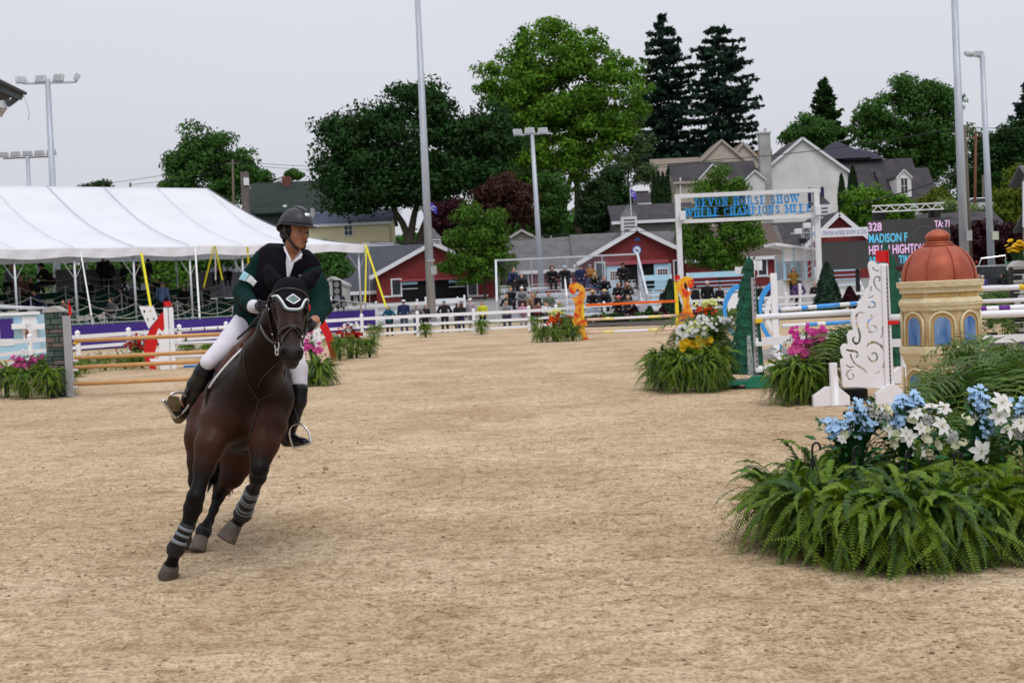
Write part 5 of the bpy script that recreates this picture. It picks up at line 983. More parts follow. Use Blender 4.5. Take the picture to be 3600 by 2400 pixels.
JOINTW = mat('white_joint', (0.45, 0.45, 0.44), .9)
def stone_pillar(name, label, px, py, wpx, top, group, dark=False, seed=1):
 j = Jump(name, label, px, py, group, 'pillar'); w_ = wpx * j.k; H = j.p(px, top).z; g = random.Random(seed); MB().bx(-w_ / 2 + .01, w_ / 2 - .01, -.14, .14, 0, H - .08).build('core', MORT if not dark else BLACK, j.t); z = .01
 while z < H - .12:
  h = g.choice((.07, .10, .13, .09)); cuts = [-w_ / 2] + sorted(g.uniform(-w_ * .3, w_ * .3) for _ in range(g.choice((1, 1, 2)))) + [w_ / 2]
  for a, c in zip(cuts, cuts[1:]):
   if c - a > .03: MB().bx(a + .008, c - .008, -.165 - g.uniform(0, .012), -.10, z + .008, z + h - .006).build('stone', g.choice(STN) if not dark else g.choice((BLACK, GREYP)), j.t, bevel=.012)
  for sd in (-1, 1): MB().bx(sd * w_ / 2 - (.0 if sd < 0 else .03), sd * w_ / 2 + (.03 if sd < 0 else .0) + (-.012 if sd < 0 else .012) * 0, -.08, .12, z + .008, z + h - .006).build('stone', g.choice(STN) if not dark else BLACK, j.t, bevel=.01)
  z += h
 c = MB().prism([(-w_ / 2 - .03, -.19, H - .11), (w_ / 2 + .03, -.19, H - .11), (w_ / 2 + .03, -.19, H - .08), (w_ * .2, -.19, H + .01), (0, -.19, H + .025), (-w_ * .2, -.19, H + .01), (-w_ / 2 - .03, -.19, H - .08)], (0, .36, 0)); c.build('cap_stone', mat('pale_cap_stone', (0.32, 0.31, 0.30), .8, (0.42, 0.41, 0.40), 5), j.t, bevel=.01)
 if dark:
  for i in range(int(H / .12)): MB().bx(-w_ / 2 - .012, w_ / 2 + .012, -.185, -.18, .1 + i * .12, .1 + i * .12 + .018).build('white_joint', JOINTW, j.t)
 return j
stone_pillar('stone_pillar', 'green grey stone pillar with pale cap left of the varnished poles', 212, 1392, 64, 1079, 'stone jump pillars')
j1 = Jump('jump_post', 'tall grey wooden post beside the left stone pillar', 250, 1394, 'grey jump posts'); MB().bx(-.075, .075, -.05, .05, 0, j1.p(250, 1109).z).build('post', GREYPOST, j1.t, bevel=.006); tag(MB().add([], []).box((.079, -.05, .85), (.008, .02, 1.5)).build('cup_strip', ALU, j1.t))
MB().tube(j1.p(244, 1112, 0), j1.p(241, 1057, 0), .012).build('flag_stick', REDP, j1.t); MB().prism([j1.p(240, 1074), j1.p(249, 1073), j1.p(252, 1108), j1.p(243, 1108)], (0, .012, 0)).build('red_flag', REDP, j1.t)
stone_pillar('stone_pillar', 'stone pillar hidden behind the horse at the right end of the varnished poles', 905, 1362, 64, 1050, 'stone jump pillars', seed=2)
for i, (yl, col_) in enumerate(((1198, 0), (1258, 0), (1291, 0), (1350, 0))):
 a = W(261, yl, j1.Y - .02); c = W(866, yl - 28, j1.Y - .02 + .25); pole('varnished pine pole, %s of the four behind the horse' % ['top', 'second', 'third', 'lowest'][i], a, c, .043, PINE, group='varnished pine poles'); MB_c = MB().sweep([a + Vector((-.02, 0, -.05)), a + Vector((.08, 0, -.055))], .03, 8); MB_c.v = [tuple(Vector(v) - j1.b) for v in MB_c.v]; MB_c.build('cup', CUPY if i == 0 else WHITE, j1.t)
def red_arc(label, px, py, outer, inner, extra, posts):
 j = Jump('arc_standard', label, px, py, 'red arc standards'); j.panel('red_arc', outer + inner[::-1], [], REDP, .05)
 for poly, hl, y in extra: j.panel('white_panel', poly, hl, WHITEV, .04, y)
 for x0, x1, yt, yb in posts: MB().bx(j.p(x0, yb).x, j.p(x1, yb).x, -.04, .04, j.p(x0, yb).z, j.p(x0, yt).z).build('post', WHITEV, j.t, bevel=.008)
 return j
Q4 = lambda L_: [(x / 3.357, 1000 + y / 3.357) for x, y in L_]; Q5 = lambda L_: [(1000 + x / 3.136, 900 + y / 3.136) for x, y in L_]
def ellipse(cx, cy, rx, ry, n=14): return [(cx + rx * math.cos(6.2832 * i / n), cy + ry * math.sin(6.2832 * i / n)) for i in range(n)]
ja = red_arc('red arc standard with white perforated panel left of the rider leg', 560, 1298, Q4([(1966, 285), (1900, 350), (1820, 450), (1750, 560), (1700, 680), (1678, 800), (1690, 900), (1745, 1005)]), Q4([(1968, 480), (1910, 545), (1865, 620), (1830, 720), (1800, 820), (1795, 900), (1808, 1005)]),
 [(Q4([(1650, 258), (1812, 252), (1862, 385), (1752, 516)]), [ellipse(*Q4([(1708, 316)])[0], 4.5, 6.5), ellipse(*Q4([(1780, 312)])[0], 4, 6), ellipse(*Q4([(1745, 412)])[0], 4.5, 6.5), ellipse(*Q4([(1815, 400)])[0], 4, 6)], -.06), (Q4([(1880, 520), (1950, 590), (1975, 520), (1990, 1000), (1880, 1000), (1880, 910), (1765, 910), (1760, 880), (1870, 880), (1880, 680), (1835, 620)]), [ellipse(*Q4([(1895, 605)])[0], 8, 9)], -.05)], [(587, 601, 1082, 1298), (605, 620, 1080, 1300)])
MB().tube(ja.p(602, 1085), ja.p(601, 1066), .012).build('flag_stick', REDP, ja.t); MB().prism([ja.p(575, 1060), ja.p(600, 1058), ja.p(600, 1077), ja.p(576, 1075)], (0, .012, 0)).build('red_flag', REDP, ja.t)
jb = red_arc('red arc standard right of the horse head', 1150, 1268, Q5([(240, 505), (340, 590), (440, 705), (500, 830), (535, 960), (540, 1060), (535, 1157)]), Q5([(242, 650), (300, 700), (375, 770), (430, 880), (460, 1000), (480, 1090), (490, 1157)]), [(Q5([(300, 700), (360, 760), (390, 830), (340, 850), (375, 990), (330, 1000), (250, 860)]), [], -.05), (Q5([(462, 445), (520, 447), (500, 560), (450, 690)]), [], .05)], [(1062, 1075, 1040, 1278)])
MB().prism([jb.p(1150, 1052), jb.p(1164, 1050), jb.p(1156, 1072), jb.p(1147, 1075)], (0, .012, 0)).build('white_flag', WHITE, jb.t)
for i, y in enumerate((1160, 1208, 1255)): pole('white pole with small blue marks, %s of three behind the rider knee' % ['top', 'middle', 'lowest'][i], W(614, y, ja.Y), W(1078, y - 21, jb.Y), .045, PW, [(.1 * k + .02, .1 * k + .028, NAVY) for k in range(9)] if i == 0 else [(.32, .48, SBLUE), (.8, .9, SBLUE)] if i == 2 else [], 'white and blue poles behind the rider')
bp_l = thing('blue_plank', 'bright blue plank lying on the sand below the rider boot', 'plank', G(672, 1291)); MB().box((0, 0, .04), (.42, .2, .06), rz=.1).build('board', SBLUE, bp_l, bevel=.01)
FLAME = mat('flame_paint', (0.80, 0.42, 0.03), .4, (0.62, 0.03, 0.01), 3.6, detail=3); FR_ = FLAME.node_tree.nodes
for n_ in FR_:
 if n_.type == 'VALTORGB': n_.color_ramp.elements[0].position = .44; n_.color_ramp.elements[1].position = .60
Q1 = lambda L_: [(1600 + x / 2.614, 700 + y / 2.614) for x, y in L_]
FL = [(1045, 800), (1060, 775), (1090, 765), (1125, 765), (1160, 785), (1185, 808), (1192, 850), (1188, 900), (1165, 940), (1150, 990), (1148, 1050), (1162, 1095), (1196, 1120), (1196, 1165), (1160, 1150), (1125, 1165), (1105, 1200), (1085, 1170), (1064, 1160), (1062, 1110), (1080, 1060), (1096, 1000), (1090, 945), (1066, 905), (1105, 898), (1128, 878), (1140, 850), (1128, 815), (1112, 822), (1108, 850), (1090, 872), (1062, 868), (1047, 840)]
FL2 = [(1112, 1195), (1140, 1172), (1175, 1180), (1196, 1215), (1210, 1255), (1226, 1292), (1168, 1290), (1172, 1262), (1150, 1240), (1122, 1232)]
jf = Jump('flame_standard', 'left orange and yellow flame shaped standard at centre', 2053, 1194, 'flame shaped standards'); jf.panel('flame_board', Q1(FL), [], FLAME, .05, -.03); jf.panel('lower_curl', Q1(FL2), [], FLAME, .05, -.035)
MB().bx(jf.p(2047, 1194).x, jf.p(2058, 1194).x, -.0, .09, 0, jf.p(2052, 1006).z).build('post', mat('yellow_post', (0.8, 0.6, 0.03), .5), jf.t, bevel=.006)
jr = Jump('flame_standard', 'right orange and yellow flame shaped standard with red flag', 2384, 1176, 'flame shaped standards')
mir = lambda L_: [(2384 + (2053 - x) * 1.02, 1176 + (y - 1194) * 1.0 - (2053 - x) * .045) for x, y in Q1(L_)]
jr.panel('flame_board', mir(FL), [], FLAME, .05, -.03); jr.panel('lower_curl', mir(FL2), [], FLAME, .05, -.035)
MB().bx(jr.p(2378, 1176).x, jr.p(2390, 1176).x, -.0, .09, 0, jr.p(2384, 990).z).build('post', MATS['yellow_post'], jr.t, bevel=.006); MB().prism([jr.p(2371, 969), jr.p(2390, 967), jr.p(2391, 982), jr.p(2372, 984)], (0, .012, 0)).build('red_flag', REDP, jr.t); MB().tube(jr.p(2377, 968), jr.p(2378, 1000), .012).build('flag_stick', REDP, jr.t)
pl = pole('flat orange top plank between the flame standards', W(2060, 1073, jf.Y), W(2376, 1058, jr.Y), .045, ORP, group='poles of the flame jump', name='jump_plank', sq=True)
for i, (ya, yb) in enumerate(((1124, 1109), (1170, 1156))): pole('%s pole with pink, yellow and white bands in the flame jump' % ['middle', 'lowest'][i], W(2061, ya, jf.Y), W(2379, yb, jr.Y), .045, PW, [(0, .17, PKP), (.17, .30, YLP), (.68, .82, YLP), (.82, 1, PKP)], 'poles of the flame jump')
MB().prism([jr.p(2391, 1156), jr.p(2414, 1154), jr.p(2414, 1176), jr.p(2392, 1177)], (0, .01, 0)).build('number_card', WHITE, jr.t); text('8', jr.p(2397, 1170).x, jr.p(2408, 1170).x, jr.p(2400, 1173).z, jr.p(2400, 1159).z, -.012, BLACK, jr.t, 'number')
Q6 = lambda L_: [(2250 + x / 2.851, 900 + y / 2.851) for x, y in L_]
jc = Jump('arc_standard', 'blue and white arc standard with tall white post right of the tree panel', 2735, 1263, 'blue arc standards')
jc.panel('blue_arc', Q6([(1355, 252), (1300, 275), (1240, 330), (1195, 410), (1172, 520), (1175, 640), (1200, 740), (1250, 830), (1320, 895), (1385, 925), (1385, 880), (1330, 850), (1270, 790), (1225, 700), (1208, 600), (1210, 500), (1240, 410), (1290, 340), (1355, 305)]), [], SBLUE, .05)
jc.panel('white_arc', Q6([(1360, 372), (1310, 395), (1265, 460), (1238, 560), (1250, 680), (1290, 760), (1385, 820), (1385, 790), (1325, 735), (1290, 665), (1283, 560), (1300, 490), (1360, 430)]), [], WHITEV, .05); jc.panel('blue_heart', Q6([(1360, 470), (1338, 520), (1330, 590), (1340, 660), (1385, 700), (1385, 470)]), [], SBLUE, .04, .02)
MB().bx(jc.p(2719, 1263).x, jc.p(2741, 1263).x, -.05, .05, .02, jc.p(2730, 960).z).build('post', WHITEV, jc.t, bevel=.01); MB().prism([(-.38, 0, 0), (.38, 0, 0), (.3, 0, .16), (.12, 0, .3), (-.12, 0, .3), (-.3, 0, .16)], (0, .1, 0)).build('foot', GREYPOST, jc.t, bevel=.01); MB().bx(-.09, .09, -.35, .35, 0, .12).build('foot', WHITEV, jc.t, bevel=.01)
jd = Jump('arc_standard', 'second blue arc standard mostly hidden behind the green tree panel', 2655, 1245, 'blue arc standards')
jd.panel('blue_arc', Q6([(1000, 285), (940, 300), (880, 360), (840, 440), (815, 530), (830, 640), (870, 760), (960, 830), (960, 800), (900, 740), (860, 640), (850, 545), (875, 460), (915, 390), (960, 340), (1005, 325)]), [], SBLUE, .05); jd.panel('white_bracket', Q6([(930, 380), (1000, 365), (1000, 400), (965, 440), (1000, 470), (960, 520), (900, 520), (880, 560), (870, 480)]), [], WHITEV, .05)
je = Jump('arc_standard', 'blue arc standard peeking between the right tree panel and the tower', 3150, 1215, 'blue arc standards'); je.panel('blue_arc', [(3128, 962), (3142, 967), (3158, 980), (3172, 1000), (3180, 1040), (3168, 1042), (3160, 1010), (3146, 990), (3128, 980)], [], SBLUE, .05); MB().bx(je.p(3108, 1215).x, je.p(3122, 1215).x, -.05, .05, 0, je.p(3115, 950).z).build('post', WHITEV, je.t)
bands = [(0.0, .03, PW), (.03, .12, SBLUE), (.16, .20, SBLUE)]
def striped(n_, off=0): return [(off + q * n_, off + q * n_ + w_ * n_, SBLUE) for q, w_ in ((.16, .06), (.30, .22), (.62, .07), (.80, .16))]
pole('white pole with sky blue bands, upper one at the blue arc standard', W(2748, 1089, jc.Y), W(3112, 1058, je.Y), .05, PW, striped(1), 'blue banded poles'); pole('white pole with sky blue bands, lower one at the blue arc standard', W(2752, 1146, jc.Y), W(3112, 1125, je.Y), .045, PW, [(.2, .3, SBLUE), (.38, .62, SBLUE), (.8, .9, SBLUE)], 'blue banded poles')
pole('short visible white pole left of the tall white post', W(2666, 1090, jd.Y), W(2722, 1084, jd.Y), .05, PW, [(.55, .7, SBLUE)], 'blue banded poles')
TREEP = mat('painted_foliage_green', (0.004, 0.030, 0.020), .55, (0.012, 0.12, 0.068), 7, bump=.3, bscale=30, stretch=(1.6, 1, .8), detail=6); GFOOT = mat('green_painted_foot', (0.01, 0.16, 0.09), .5, (0.02, 0.19, 0.11), 3); PBARK = mat('painted_birch_bark', (0.5, 0.55, 0.55), .6, (0.03, 0.08, 0.06), 22, stretch=(3, 1, 1))
j5 = Jump('tree_standard', 'flat dark green painted fir tree standard on green feet', 2645, 1360, 'painted fir tree standards')
sc_ = [(1095, 0), (1062, 50), (1020, 125), (1005, 185), (1045, 165), (1010, 240), (975, 292), (1005, 285), (972, 360), (965, 405), (995, 395), (960, 480), (945, 545), (980, 530), (950, 610), (925, 700), (955, 690), (915, 790), (890, 885), (930, 870), (880, 960), (860, 1060), (900, 1045), (855, 1130), (830, 1195), (1190, 1190), (1165, 600), (1150, 300), (1128, 180), (1118, 60)]
j5.panel('tree_board', Q6(sc_), [], TREEP, .05)
j5.panel('painted_trunk', Q6([(1068, 800), (1096, 790), (1112, 1000), (1118, 1190), (1058, 1190)]), [], PBARK, .02, -.04)
for i in range(11):
 y = 130 + i * 95; xl2 = np.interp(y, [0, 300, 600, 900, 1190], [1080, 985, 940, 890, 850]); pts = [(xl2 + 10, y + 8)] + [(xl2 + 10 + (1125 - xl2) * u, y + (18 if k % 2 else -6) + 14 * math.sin(k * 2.1)) for k, u in enumerate(np.linspace(.1, 1, 9))]; up_ = [(a, b_ - 22 - 6 * math.sin(a)) for a, b_ in pts[::-1]]
 j5.panel('bough', Q6(pts + up_), [], TREEP, .014, -.034)
MB().bx(j5.p(2651, 1315).x, j5.p(2666, 1315).x, -.045, .045, .1, j5.p(2655, 975).z).build('cup_strip', GREYPOST, j5.t)
for i in range(22): MB().bx(j5.p(2660, 1315).x, j5.p(2664, 1315).x, -.05, -.044, .25 + i * .085, .28 + i * .085).build('strip_slot', BLACK, j5.t)
for x0, x1, yy in ((2545, 2615, .32), (2612, 2724, -.25)):
 a = j5.p(x0, 1360).x; c = j5.p(x1, 1360).x; h = .20; MB().prism([(a, yy, 0), (c, yy, 0), (c, yy, h * .35), (c - .15, yy, h), (a + .12, yy, h), (a, yy, h * .4)], (0, .09, 0)).build('foot', GFOOT, j5.t, bevel=.01)
MB().bx(j5.p(2550, 1340).x, j5.p(2650, 1340).x, -.2, .38, .06, .12).build('foot_beam', GFOOT, j5.t)
def wflag(j, px0, px1, py0, py1, m_, st): 
 V = []; F = []
 for i in range(7):
  for k in (0, 1): q = j.p(px0 + (px1 - px0) * i / 6, py0 + (py1 - py0) * k); V.append((q.x, .010 * math.sin(i * 1.2), q.z + .005 * math.sin(i * 1.7)))
 for i in range(6): F.append((2 * i, 2 * i + 1, 2 * i + 3, 2 * i + 2))
 o = MB().add(V, F).build('flag', m_, j.t); o.modifiers.new('t', 'SOLIDIFY').thickness = .006; MB().tube(j.p(st[0], st[1]), j.p(st[2], st[3]), .012).build('flag_stick', m_, j.t)
wflag(j5, 2650, 2680, 916, 950, WHITE, (2650, 914, 2652, 985)); wflag(j5, 2584, 2612, 938, 962, WHITE, (2612, 936, 2612, 980))
j6 = Jump('tree_standard', 'second green fir tree standard behind the carved white wing', 3105, 1290, 'painted fir tree standards')
sR = [(3108, 846), (3118, 870), (3131, 884), (3124, 888), (3142, 915), (3147, 934), (3138, 936), (3158, 962), (3163, 975), (3150, 976), (3168, 1015), (3172, 1034), (3160, 1034), (3174, 1075), (3178, 1120), (3168, 1120), (3184, 1180), (3190, 1230), (3196, 1285), (3080, 1290), (3085, 1000), (3095, 900)]
j6.panel('tree_board', sR, [], TREEP, .05); MB().bx(j6.p(3082, 1290).x, j6.p(3094, 1290).x, -.05, .05, 0, j6.p(3090, 920).z).build('cup_strip', GREYPOST, j6.t); wflag(j6, 3130, 3143, 908, 921, REDP, (3131, 905, 3131, 935))
P5a = j5.Y - .06; P6a = j6.Y - .06
pole('plain white top pole from the fir panel to behind the carved wing', W(2660, 1116, P5a), W(3092, 1090, P6a), .052, PW, group='white poles of the fir tree jump'); pole('plain white lowest pole of the fir tree jump', W(2667, 1296, P5a), W(3092, 1240, P6a), .05, PW, group='white poles of the fir tree jump')
pl = pole('flat white plank gate of the fir tree jump', W(2658, 1203, P5a), W(3092, 1165, P6a), .07, PW, group='white poles of the fir tree jump', name='jump_plank', sq=True); pole('lower flat white plank of the fir tree jump', W(2662, 1240, P5a + .5), W(2735, 1232, P5a + .5), .05, PW, group='white poles of the fir tree jump', name='jump_plank', sq=True)
for y in (1128, 1209, 1300): o = MB().box(j5.p(2664, y, -.08), (.12, .1, .07)).build('cup', CUPY if y < 1150 else WHITE, j5.t, bevel=.01)
Q7 = lambda L_: [(2700 + x / 2.412, 800 + y / 2.412) for x, y in L_]
OUT = [(1015, 312), (1000, 305), (950, 308), (925, 322), (905, 300), (882, 290), (860, 300), (848, 328), (853, 372), (862, 420), (850, 490), (820, 560), (785, 615), (762, 655), (742, 690), (705, 720), (685, 765), (688, 825), (700, 880), (665, 892), (642, 930), (648, 980), (652, 1005), (612, 1005), (583, 1035), (588, 1085), (606, 1125), (578, 1140), (585, 1365), (1018, 1365)]
HOLES = [stroke([(878, 340), (900, 372), (938, 372)], 18.2), stroke([(945, 555), (905, 520), (887, 470), (900, 425), (935, 420), (945, 450), (925, 465)], 21.5), stroke([(862, 500), (862, 540), (815, 612), (858, 604), (882, 580)], 21.5), stroke([(830, 668), (845, 695), (880, 690), (895, 660), (878, 635), (850, 640)], 21.5), stroke([(798, 740), (755, 728), (722, 765), (722, 830), (752, 905), (748, 975), (720, 1005), (690, 985), (690, 950), (715, 940)], 24.6), stroke([(848, 742), (862, 775), (822, 805), (812, 855), (838, 902), (880, 900), (895, 862), (868, 835), (850, 850)], 21.5), stroke([(945, 840), (943, 900), (925, 945)], 14.9), stroke([(800, 1030), (828, 985), (885, 978), (938, 1015), (965, 1085), (955, 1150), (925, 1205)], 26.4), stroke([(806, 1090), (822, 1135), (862, 1150), (893, 1115), (880, 1070), (848, 1070), (845, 1095)], 21.5), stroke([(622, 1052), (665, 1062), (715, 1062), (728, 1095), (705, 1122)], 23.1), stroke([(662, 1078), (668, 1125), (700, 1178), (760, 1205), (802, 1252)], 20.2), stroke([(618, 1175), (650, 1208), (690, 1190)], 15.5), stroke([(672, 1222), (640, 1228), (618, 1262), (638, 1308), (675, 1300), (682, 1262), (658, 1252)], 17.7), stroke([(850, 1240), (880, 1248), (905, 1218)], 13.1)]
def carved_wing(label, px, py, dx=0, dy=0, k=1.0, flag=True):
 j = Jump('carved_wing', label, px, py, 'carved white jump wings'); T_ = lambda L_: [(px + (x - 2990) * k, py + (y - 1424) * k) for x, y in L_]
 WING = mat('wing_white', (0.80, 0.79, 0.83), .45, (0.74, 0.73, 0.77), 2, bump=.05); j.panel('scroll_board', T_(Q7(OUT)), [T_([(2700 + a / 2.412, 800 + b_ / 2.412) for a, b_ in h]) for h in HOLES], WING, .035)
 f = lambda x, y: j.p(*T_([(x, y)])[0])
 MB().bx(f(3112, 1420).x, f(3127, 1420).x, -.05, .06, .06, f(3120, 930).z).build('post', WING, j.t, bevel=.006); MB().bx(f(3127, 1400).x, f(3134, 1400).x, -.03, .03, .1, f(3130, 935).z).build('cup_strip', GREYPOST, j.t)
 for i in range(26): MB().bx(f(3129, 1400).x, f(3132, 1400).x, -.036, -.031, .2 + i * .06, .225 + i * .06).build('strip_slot', BLACK, j.t)
 MB().lathe([(.055, 0), (.055, .03), (.05, .03), (.05, .40), (.035, .44)], (f(2938, 1420).x, 0, 0), 10).build('short_post', WING, j.t, True); MB().bx(f(2920, 1400).x, f(2945, 1400).x, -.04, .04, .0, f(2930, 1275).z).build('post', WING, j.t, bevel=.006)
 for x0, x1, y in ((2860, 2988, -.02), (3073, 3183, -.1)):
  a = f(x0, 1424).x; c = f(x1, 1424).x; MB().prism([(a, y, 0), (c, y, 0), (c, y, .13), (c - .16, y, .27), (a + .18, y, .27), (a, y, .15)], (0, .10, 0)).build('foot', WING, j.t, bevel=.008)
 if flag: 
  V = []; F = []
  for i in range(8):
   for q in (0, 1): p = f(3079 + 42 * i / 7, 881 + 40 * q); V.append((p.x, .010 * math.sin(i * 1.1), p.z + .006 * math.sin(i * 1.6)))
  for i in range(7): F.append((2 * i, 2 * i + 1, 2 * i + 3, 2 * i + 2))
  o = MB().add(V, F).build('red_flag', REDP, j.t); o.modifiers.new('t', 'SOLIDIFY').thickness = .006; MB().tube(f(3121, 878), f(3123, 935), .01).build('flag_stick', REDP, j.t)
  nb = thing('dark_backdrop', 'low black box standing behind the carved white wing', 'box', j.b + Vector((f(3040, 1420).x, .6, 0))); MB().bx(-.22, .22, 0, .3, 0, .17).build('box_body', BLACK, nb, bevel=.02)  # dark block added as backdrop for the dark area under the scroll board
 return j
j7 = carved_wing('white carved scroll wing with red flag on top', 2990, 1424)
j8 = carved_wing('second carved scroll wing mostly hidden behind the tower edge', 3225, 1345, k=.78, flag=False)
WY = j7.Y
pole('thick plain white pole passing behind the dome tower', W(3129, 1118, WY), W(3129 + 930, 1118 - 34, WY), .052, PW, group='poles of the tower jump'); pole('white pole with purple bands just behind the thick white one', W(3200, 1100, WY + 1.6), W(3990, 1064, WY + 1.6), .05, PW, [(.29, .335, PURPP), (.39, .44, PURPP), (.55, .6, PURPP)], 'poles of the tower jump')
pole('white plank with purple panel below at the right edge', W(3129, 1206, WY + .1), W(4059, 1170, WY + .1), .055, PW, group='poles of the tower jump', name='jump_plank', sq=True)
pg = thing('purple_plank', 'purple and cream painted filler board low behind the palms at right', 'plank', G(3500, 1400)); pb = Vector(pg.location)
for i in range(8):
 a = W(3446 + i * 44, 1218 - i * 2, WY + .15) - pb; c = W(3446 + i * 44 + 42, 1218 - i * 2, WY + .15) - pb; MB().bx(a.x, c.x, a.y, a.y + .03, .05, W(3446, 1200, WY).z).build('board', (PURPP, PURPP, mat('cream_paint', (0.6, 0.55, 0.45), .6))[i % 3], pg)
MB().box(W(3135, 1133, WY) - j7.b, (.18, .08, .06)).build('red_cup', REDP, j7.t, bevel=.008)
pole('white pole with yellow end behind the tower at eye level', W(3432, 1016, 24), W(3990, 992, 24.5), .05, PW, [(0, .03, CUPY), (.26, .3, CUPY)], 'poles of the far right jump')
pole('white lower pole behind the yellow bank at right', W(3440, 1060, 24), W(3990, 1040, 24.5), .04, PW, group='poles of the far right jump')
stone_pillar('stone_pillar', 'dark pillar with white joints at the right edge under yellow blooms', 3585, 1255, 46, 920, 'dark jump pillars', dark=True, seed=5)
TY = 14.0; tc_ = W(3302, 1000, TY); tb_ = Vector((tc_.x, TY, 0)); tower = thing('dome_tower', 'cream painted octagonal tower with copper coloured dome and blue arched windows', 'tower', tb_)
CREAMT = mat('cream_antique_paint', (0.66, 0.53, 0.32), .75, (0.50, 0.34, 0.15), 9, bump=.5, bscale=45, detail=6); CREAML = mat('cream_light_paint', (0.70, 0.62, 0.42), .75, (0.62, 0.50, 0.28), 12, bump=.5, bscale=45); OCH = mat('ochre_recess', (0.48, 0.29, 0.08), .8, (0.60, 0.42, 0.18), 14, bump=.4, bscale=40)
COPP = mat('copper_paint', (0.44, 0.125, 0.062), .5, (0.30, 0.06, 0.035), 4, metal=.3, bump=.12, bscale=60, detail=6); BLUEW = mat('painted_blue_glass', (0.035, 0.12, 0.36), .4, (0.22, 0.34, 0.52), 3.2, stretch=(3, 3, .8)); COPD = mat('copper_dark_rib', (0.26, 0.05, 0.025), .5, metal=.3)
tz_ = lambda py: zat(tb_.x, tb_.y, py); KP = TY / FPX; rot8 = R(6.5); AP = 1 / math.cos(R(22.5))
def oct_(prof, nm, m, n=8): return MB().lathe([(r * KP * AP, z) for r, z in prof], (0, 0, 0), n, rot8).build(nm, m, tower)
z = {k: tz_(v) for k, v in dict(c0=1026, c1=1010, c2=988, f0=1045, s0=1090, s1=1075, s2=1060, s3=1050, w1=1090, w0=1214, l0=1245, l1=1235, l2=1214).items()}
oct_([(134, z['c0']), (134, z['c1']), (143, z['c1'] + .01), (145, z['c2']), (128, z['c2'] + .008)], 'cornice', CREAML)
oct_([(126, z['f0']), (126, z['c0'])], 'frieze', CREAMT); oct_([(128, z['s0']), (132, z['s0'] + .01), (134, z['s1']), (137, z['s1'] + .01), (139, z['s2']), (134, z['s3']), (127, z['f0'])], 'string_course', CREAML)
oct_([(124, z['w0']), (124, z['w1'])], 'upper_wall', CREAMT); oct_([(122, z['l0'] - .10), (130, z['l0'] - .04), (134, z['l0']), (140, z['l1']), (140, z['l2']), (126, z['l2'] + .01)], 'ledge', CREAML); oct_([(120, .0), (120, z['l0'] - .08)], 'lower_wall', CREAMT); oct_([(126, .0), (126, .10), (121, .12)], 'plinth', CREAML)
apo = 124 * KP
def face(i): a = rot8 + R(22.5) + R(45) * i; return Vector((math.cos(a), math.sin(a), 0)), Vector((-math.sin(a), math.cos(a), 0))
for i in range(8):
 nv, tv = face(i)
 if nv.y > .4: continue
 for zb2, zt2, hw, nm in ((z['w0'] + .02, tz_(1105), .085, 'upper'), (.25, tz_(1300), .085, 'lower')):
  def arch(w_, zb_, zt_, off, n=12):
   r = w_; zc = zt_ - r; return [nv * (apo + off) + tv * (-w_) + Vector((0, 0, zb_))] + [nv * (apo + off) + tv * (-w_ * math.cos(math.pi * k / n)) + Vector((0, 0, zc + r * math.sin(math.pi * k / n))) for k in range(n + 1)] + [nv * (apo + off) + tv * w_ + Vector((0, 0, zb_))]
  MB().prism(arch(hw + .028, zb2, zt2 + .02, .004), nv * .008).build('window_recess', OCH, tower); o = MB().prism(arch(hw, zb2 + .005, zt2 - .015, .014), nv * .005).build('window_pane', BLUEW, tower)
  MB().sweep(arch(hw + .045, zb2, zt2 + .035, .018), .015, 6).build('arch_moulding', CREAML, tower, True)
 MB().add(*(lambda a: ([a(-.13, 0), a(.13, 0), a(.13, 1), a(-.13, 1)], [(0, 1, 2, 3)]))(lambda s_, u: nv * (126 * KP + .004) + tv * s_ + Vector((0, 0, (z['f0'] + .01) + (z['c0'] - z['f0'] - .02) * u)))).build('frieze_panel', OCH, tower)
dm = []; zb0 = z['c2'] + .006; zt0 = tz_(862)
for k in range(15): u = k / 14; dm.append(((127 * math.cos(u * math.pi / 2 * .88) ** .9) * KP, zb0 + (zt0 - zb0) * math.sin(u * math.pi / 2 * .98)))
nd = 64; V = []; F = []
for r, zz in dm:
 for k in range(nd): a = 6.2832 * k / nd; lob = 1 - .035 * abs(math.cos(4 * (a - rot8))) ** 6 + .012; V.append((r * lob * math.cos(a) , r * lob * math.sin(a), zz))
for i in range(len(dm) - 1):
 for k in range(nd): F.append((i * nd + k, i * nd + (k + 1) % nd, (i + 1) * nd + (k + 1) % nd, (i + 1) * nd + k))
MB().add(V, F).build('dome', COPP, tower, True)
for i in range(8): a = rot8 + R(45) * i; MB().sweep([(r * 1.0 * math.cos(a), r * 1.0 * math.sin(a), zz) for r, zz in dm], .009, 6).build('dome_rib', COPP, tower, True)
zc0 = tz_(864); MB().lathe([(44 * KP, zc0 - .01), (54 * KP, zc0 - .003), (55 * KP, zc0 + .010), (46 * KP, zc0 + .018), (50 * KP, zc0 + .03), (50 * KP, zc0 + .038), (40 * KP, zc0 + .045)], (0, 0, 0), 32).build('dome_collar', COPP, tower, True)
zf0 = tz_(852); zf1 = tz_(804); fn_ = [(43 * KP * math.sin(min(1, .55 + .9 * u) * math.pi / 2) * math.cos(max(0, u - .35) / .65 * math.pi / 2) ** .62 + .001, zf0 + (zf1 - zf0) * u) for u in np.linspace(0, 1, 14)]
MB().lathe(fn_, (0, 0, 0), 32).build('finial', COPP, tower, True)
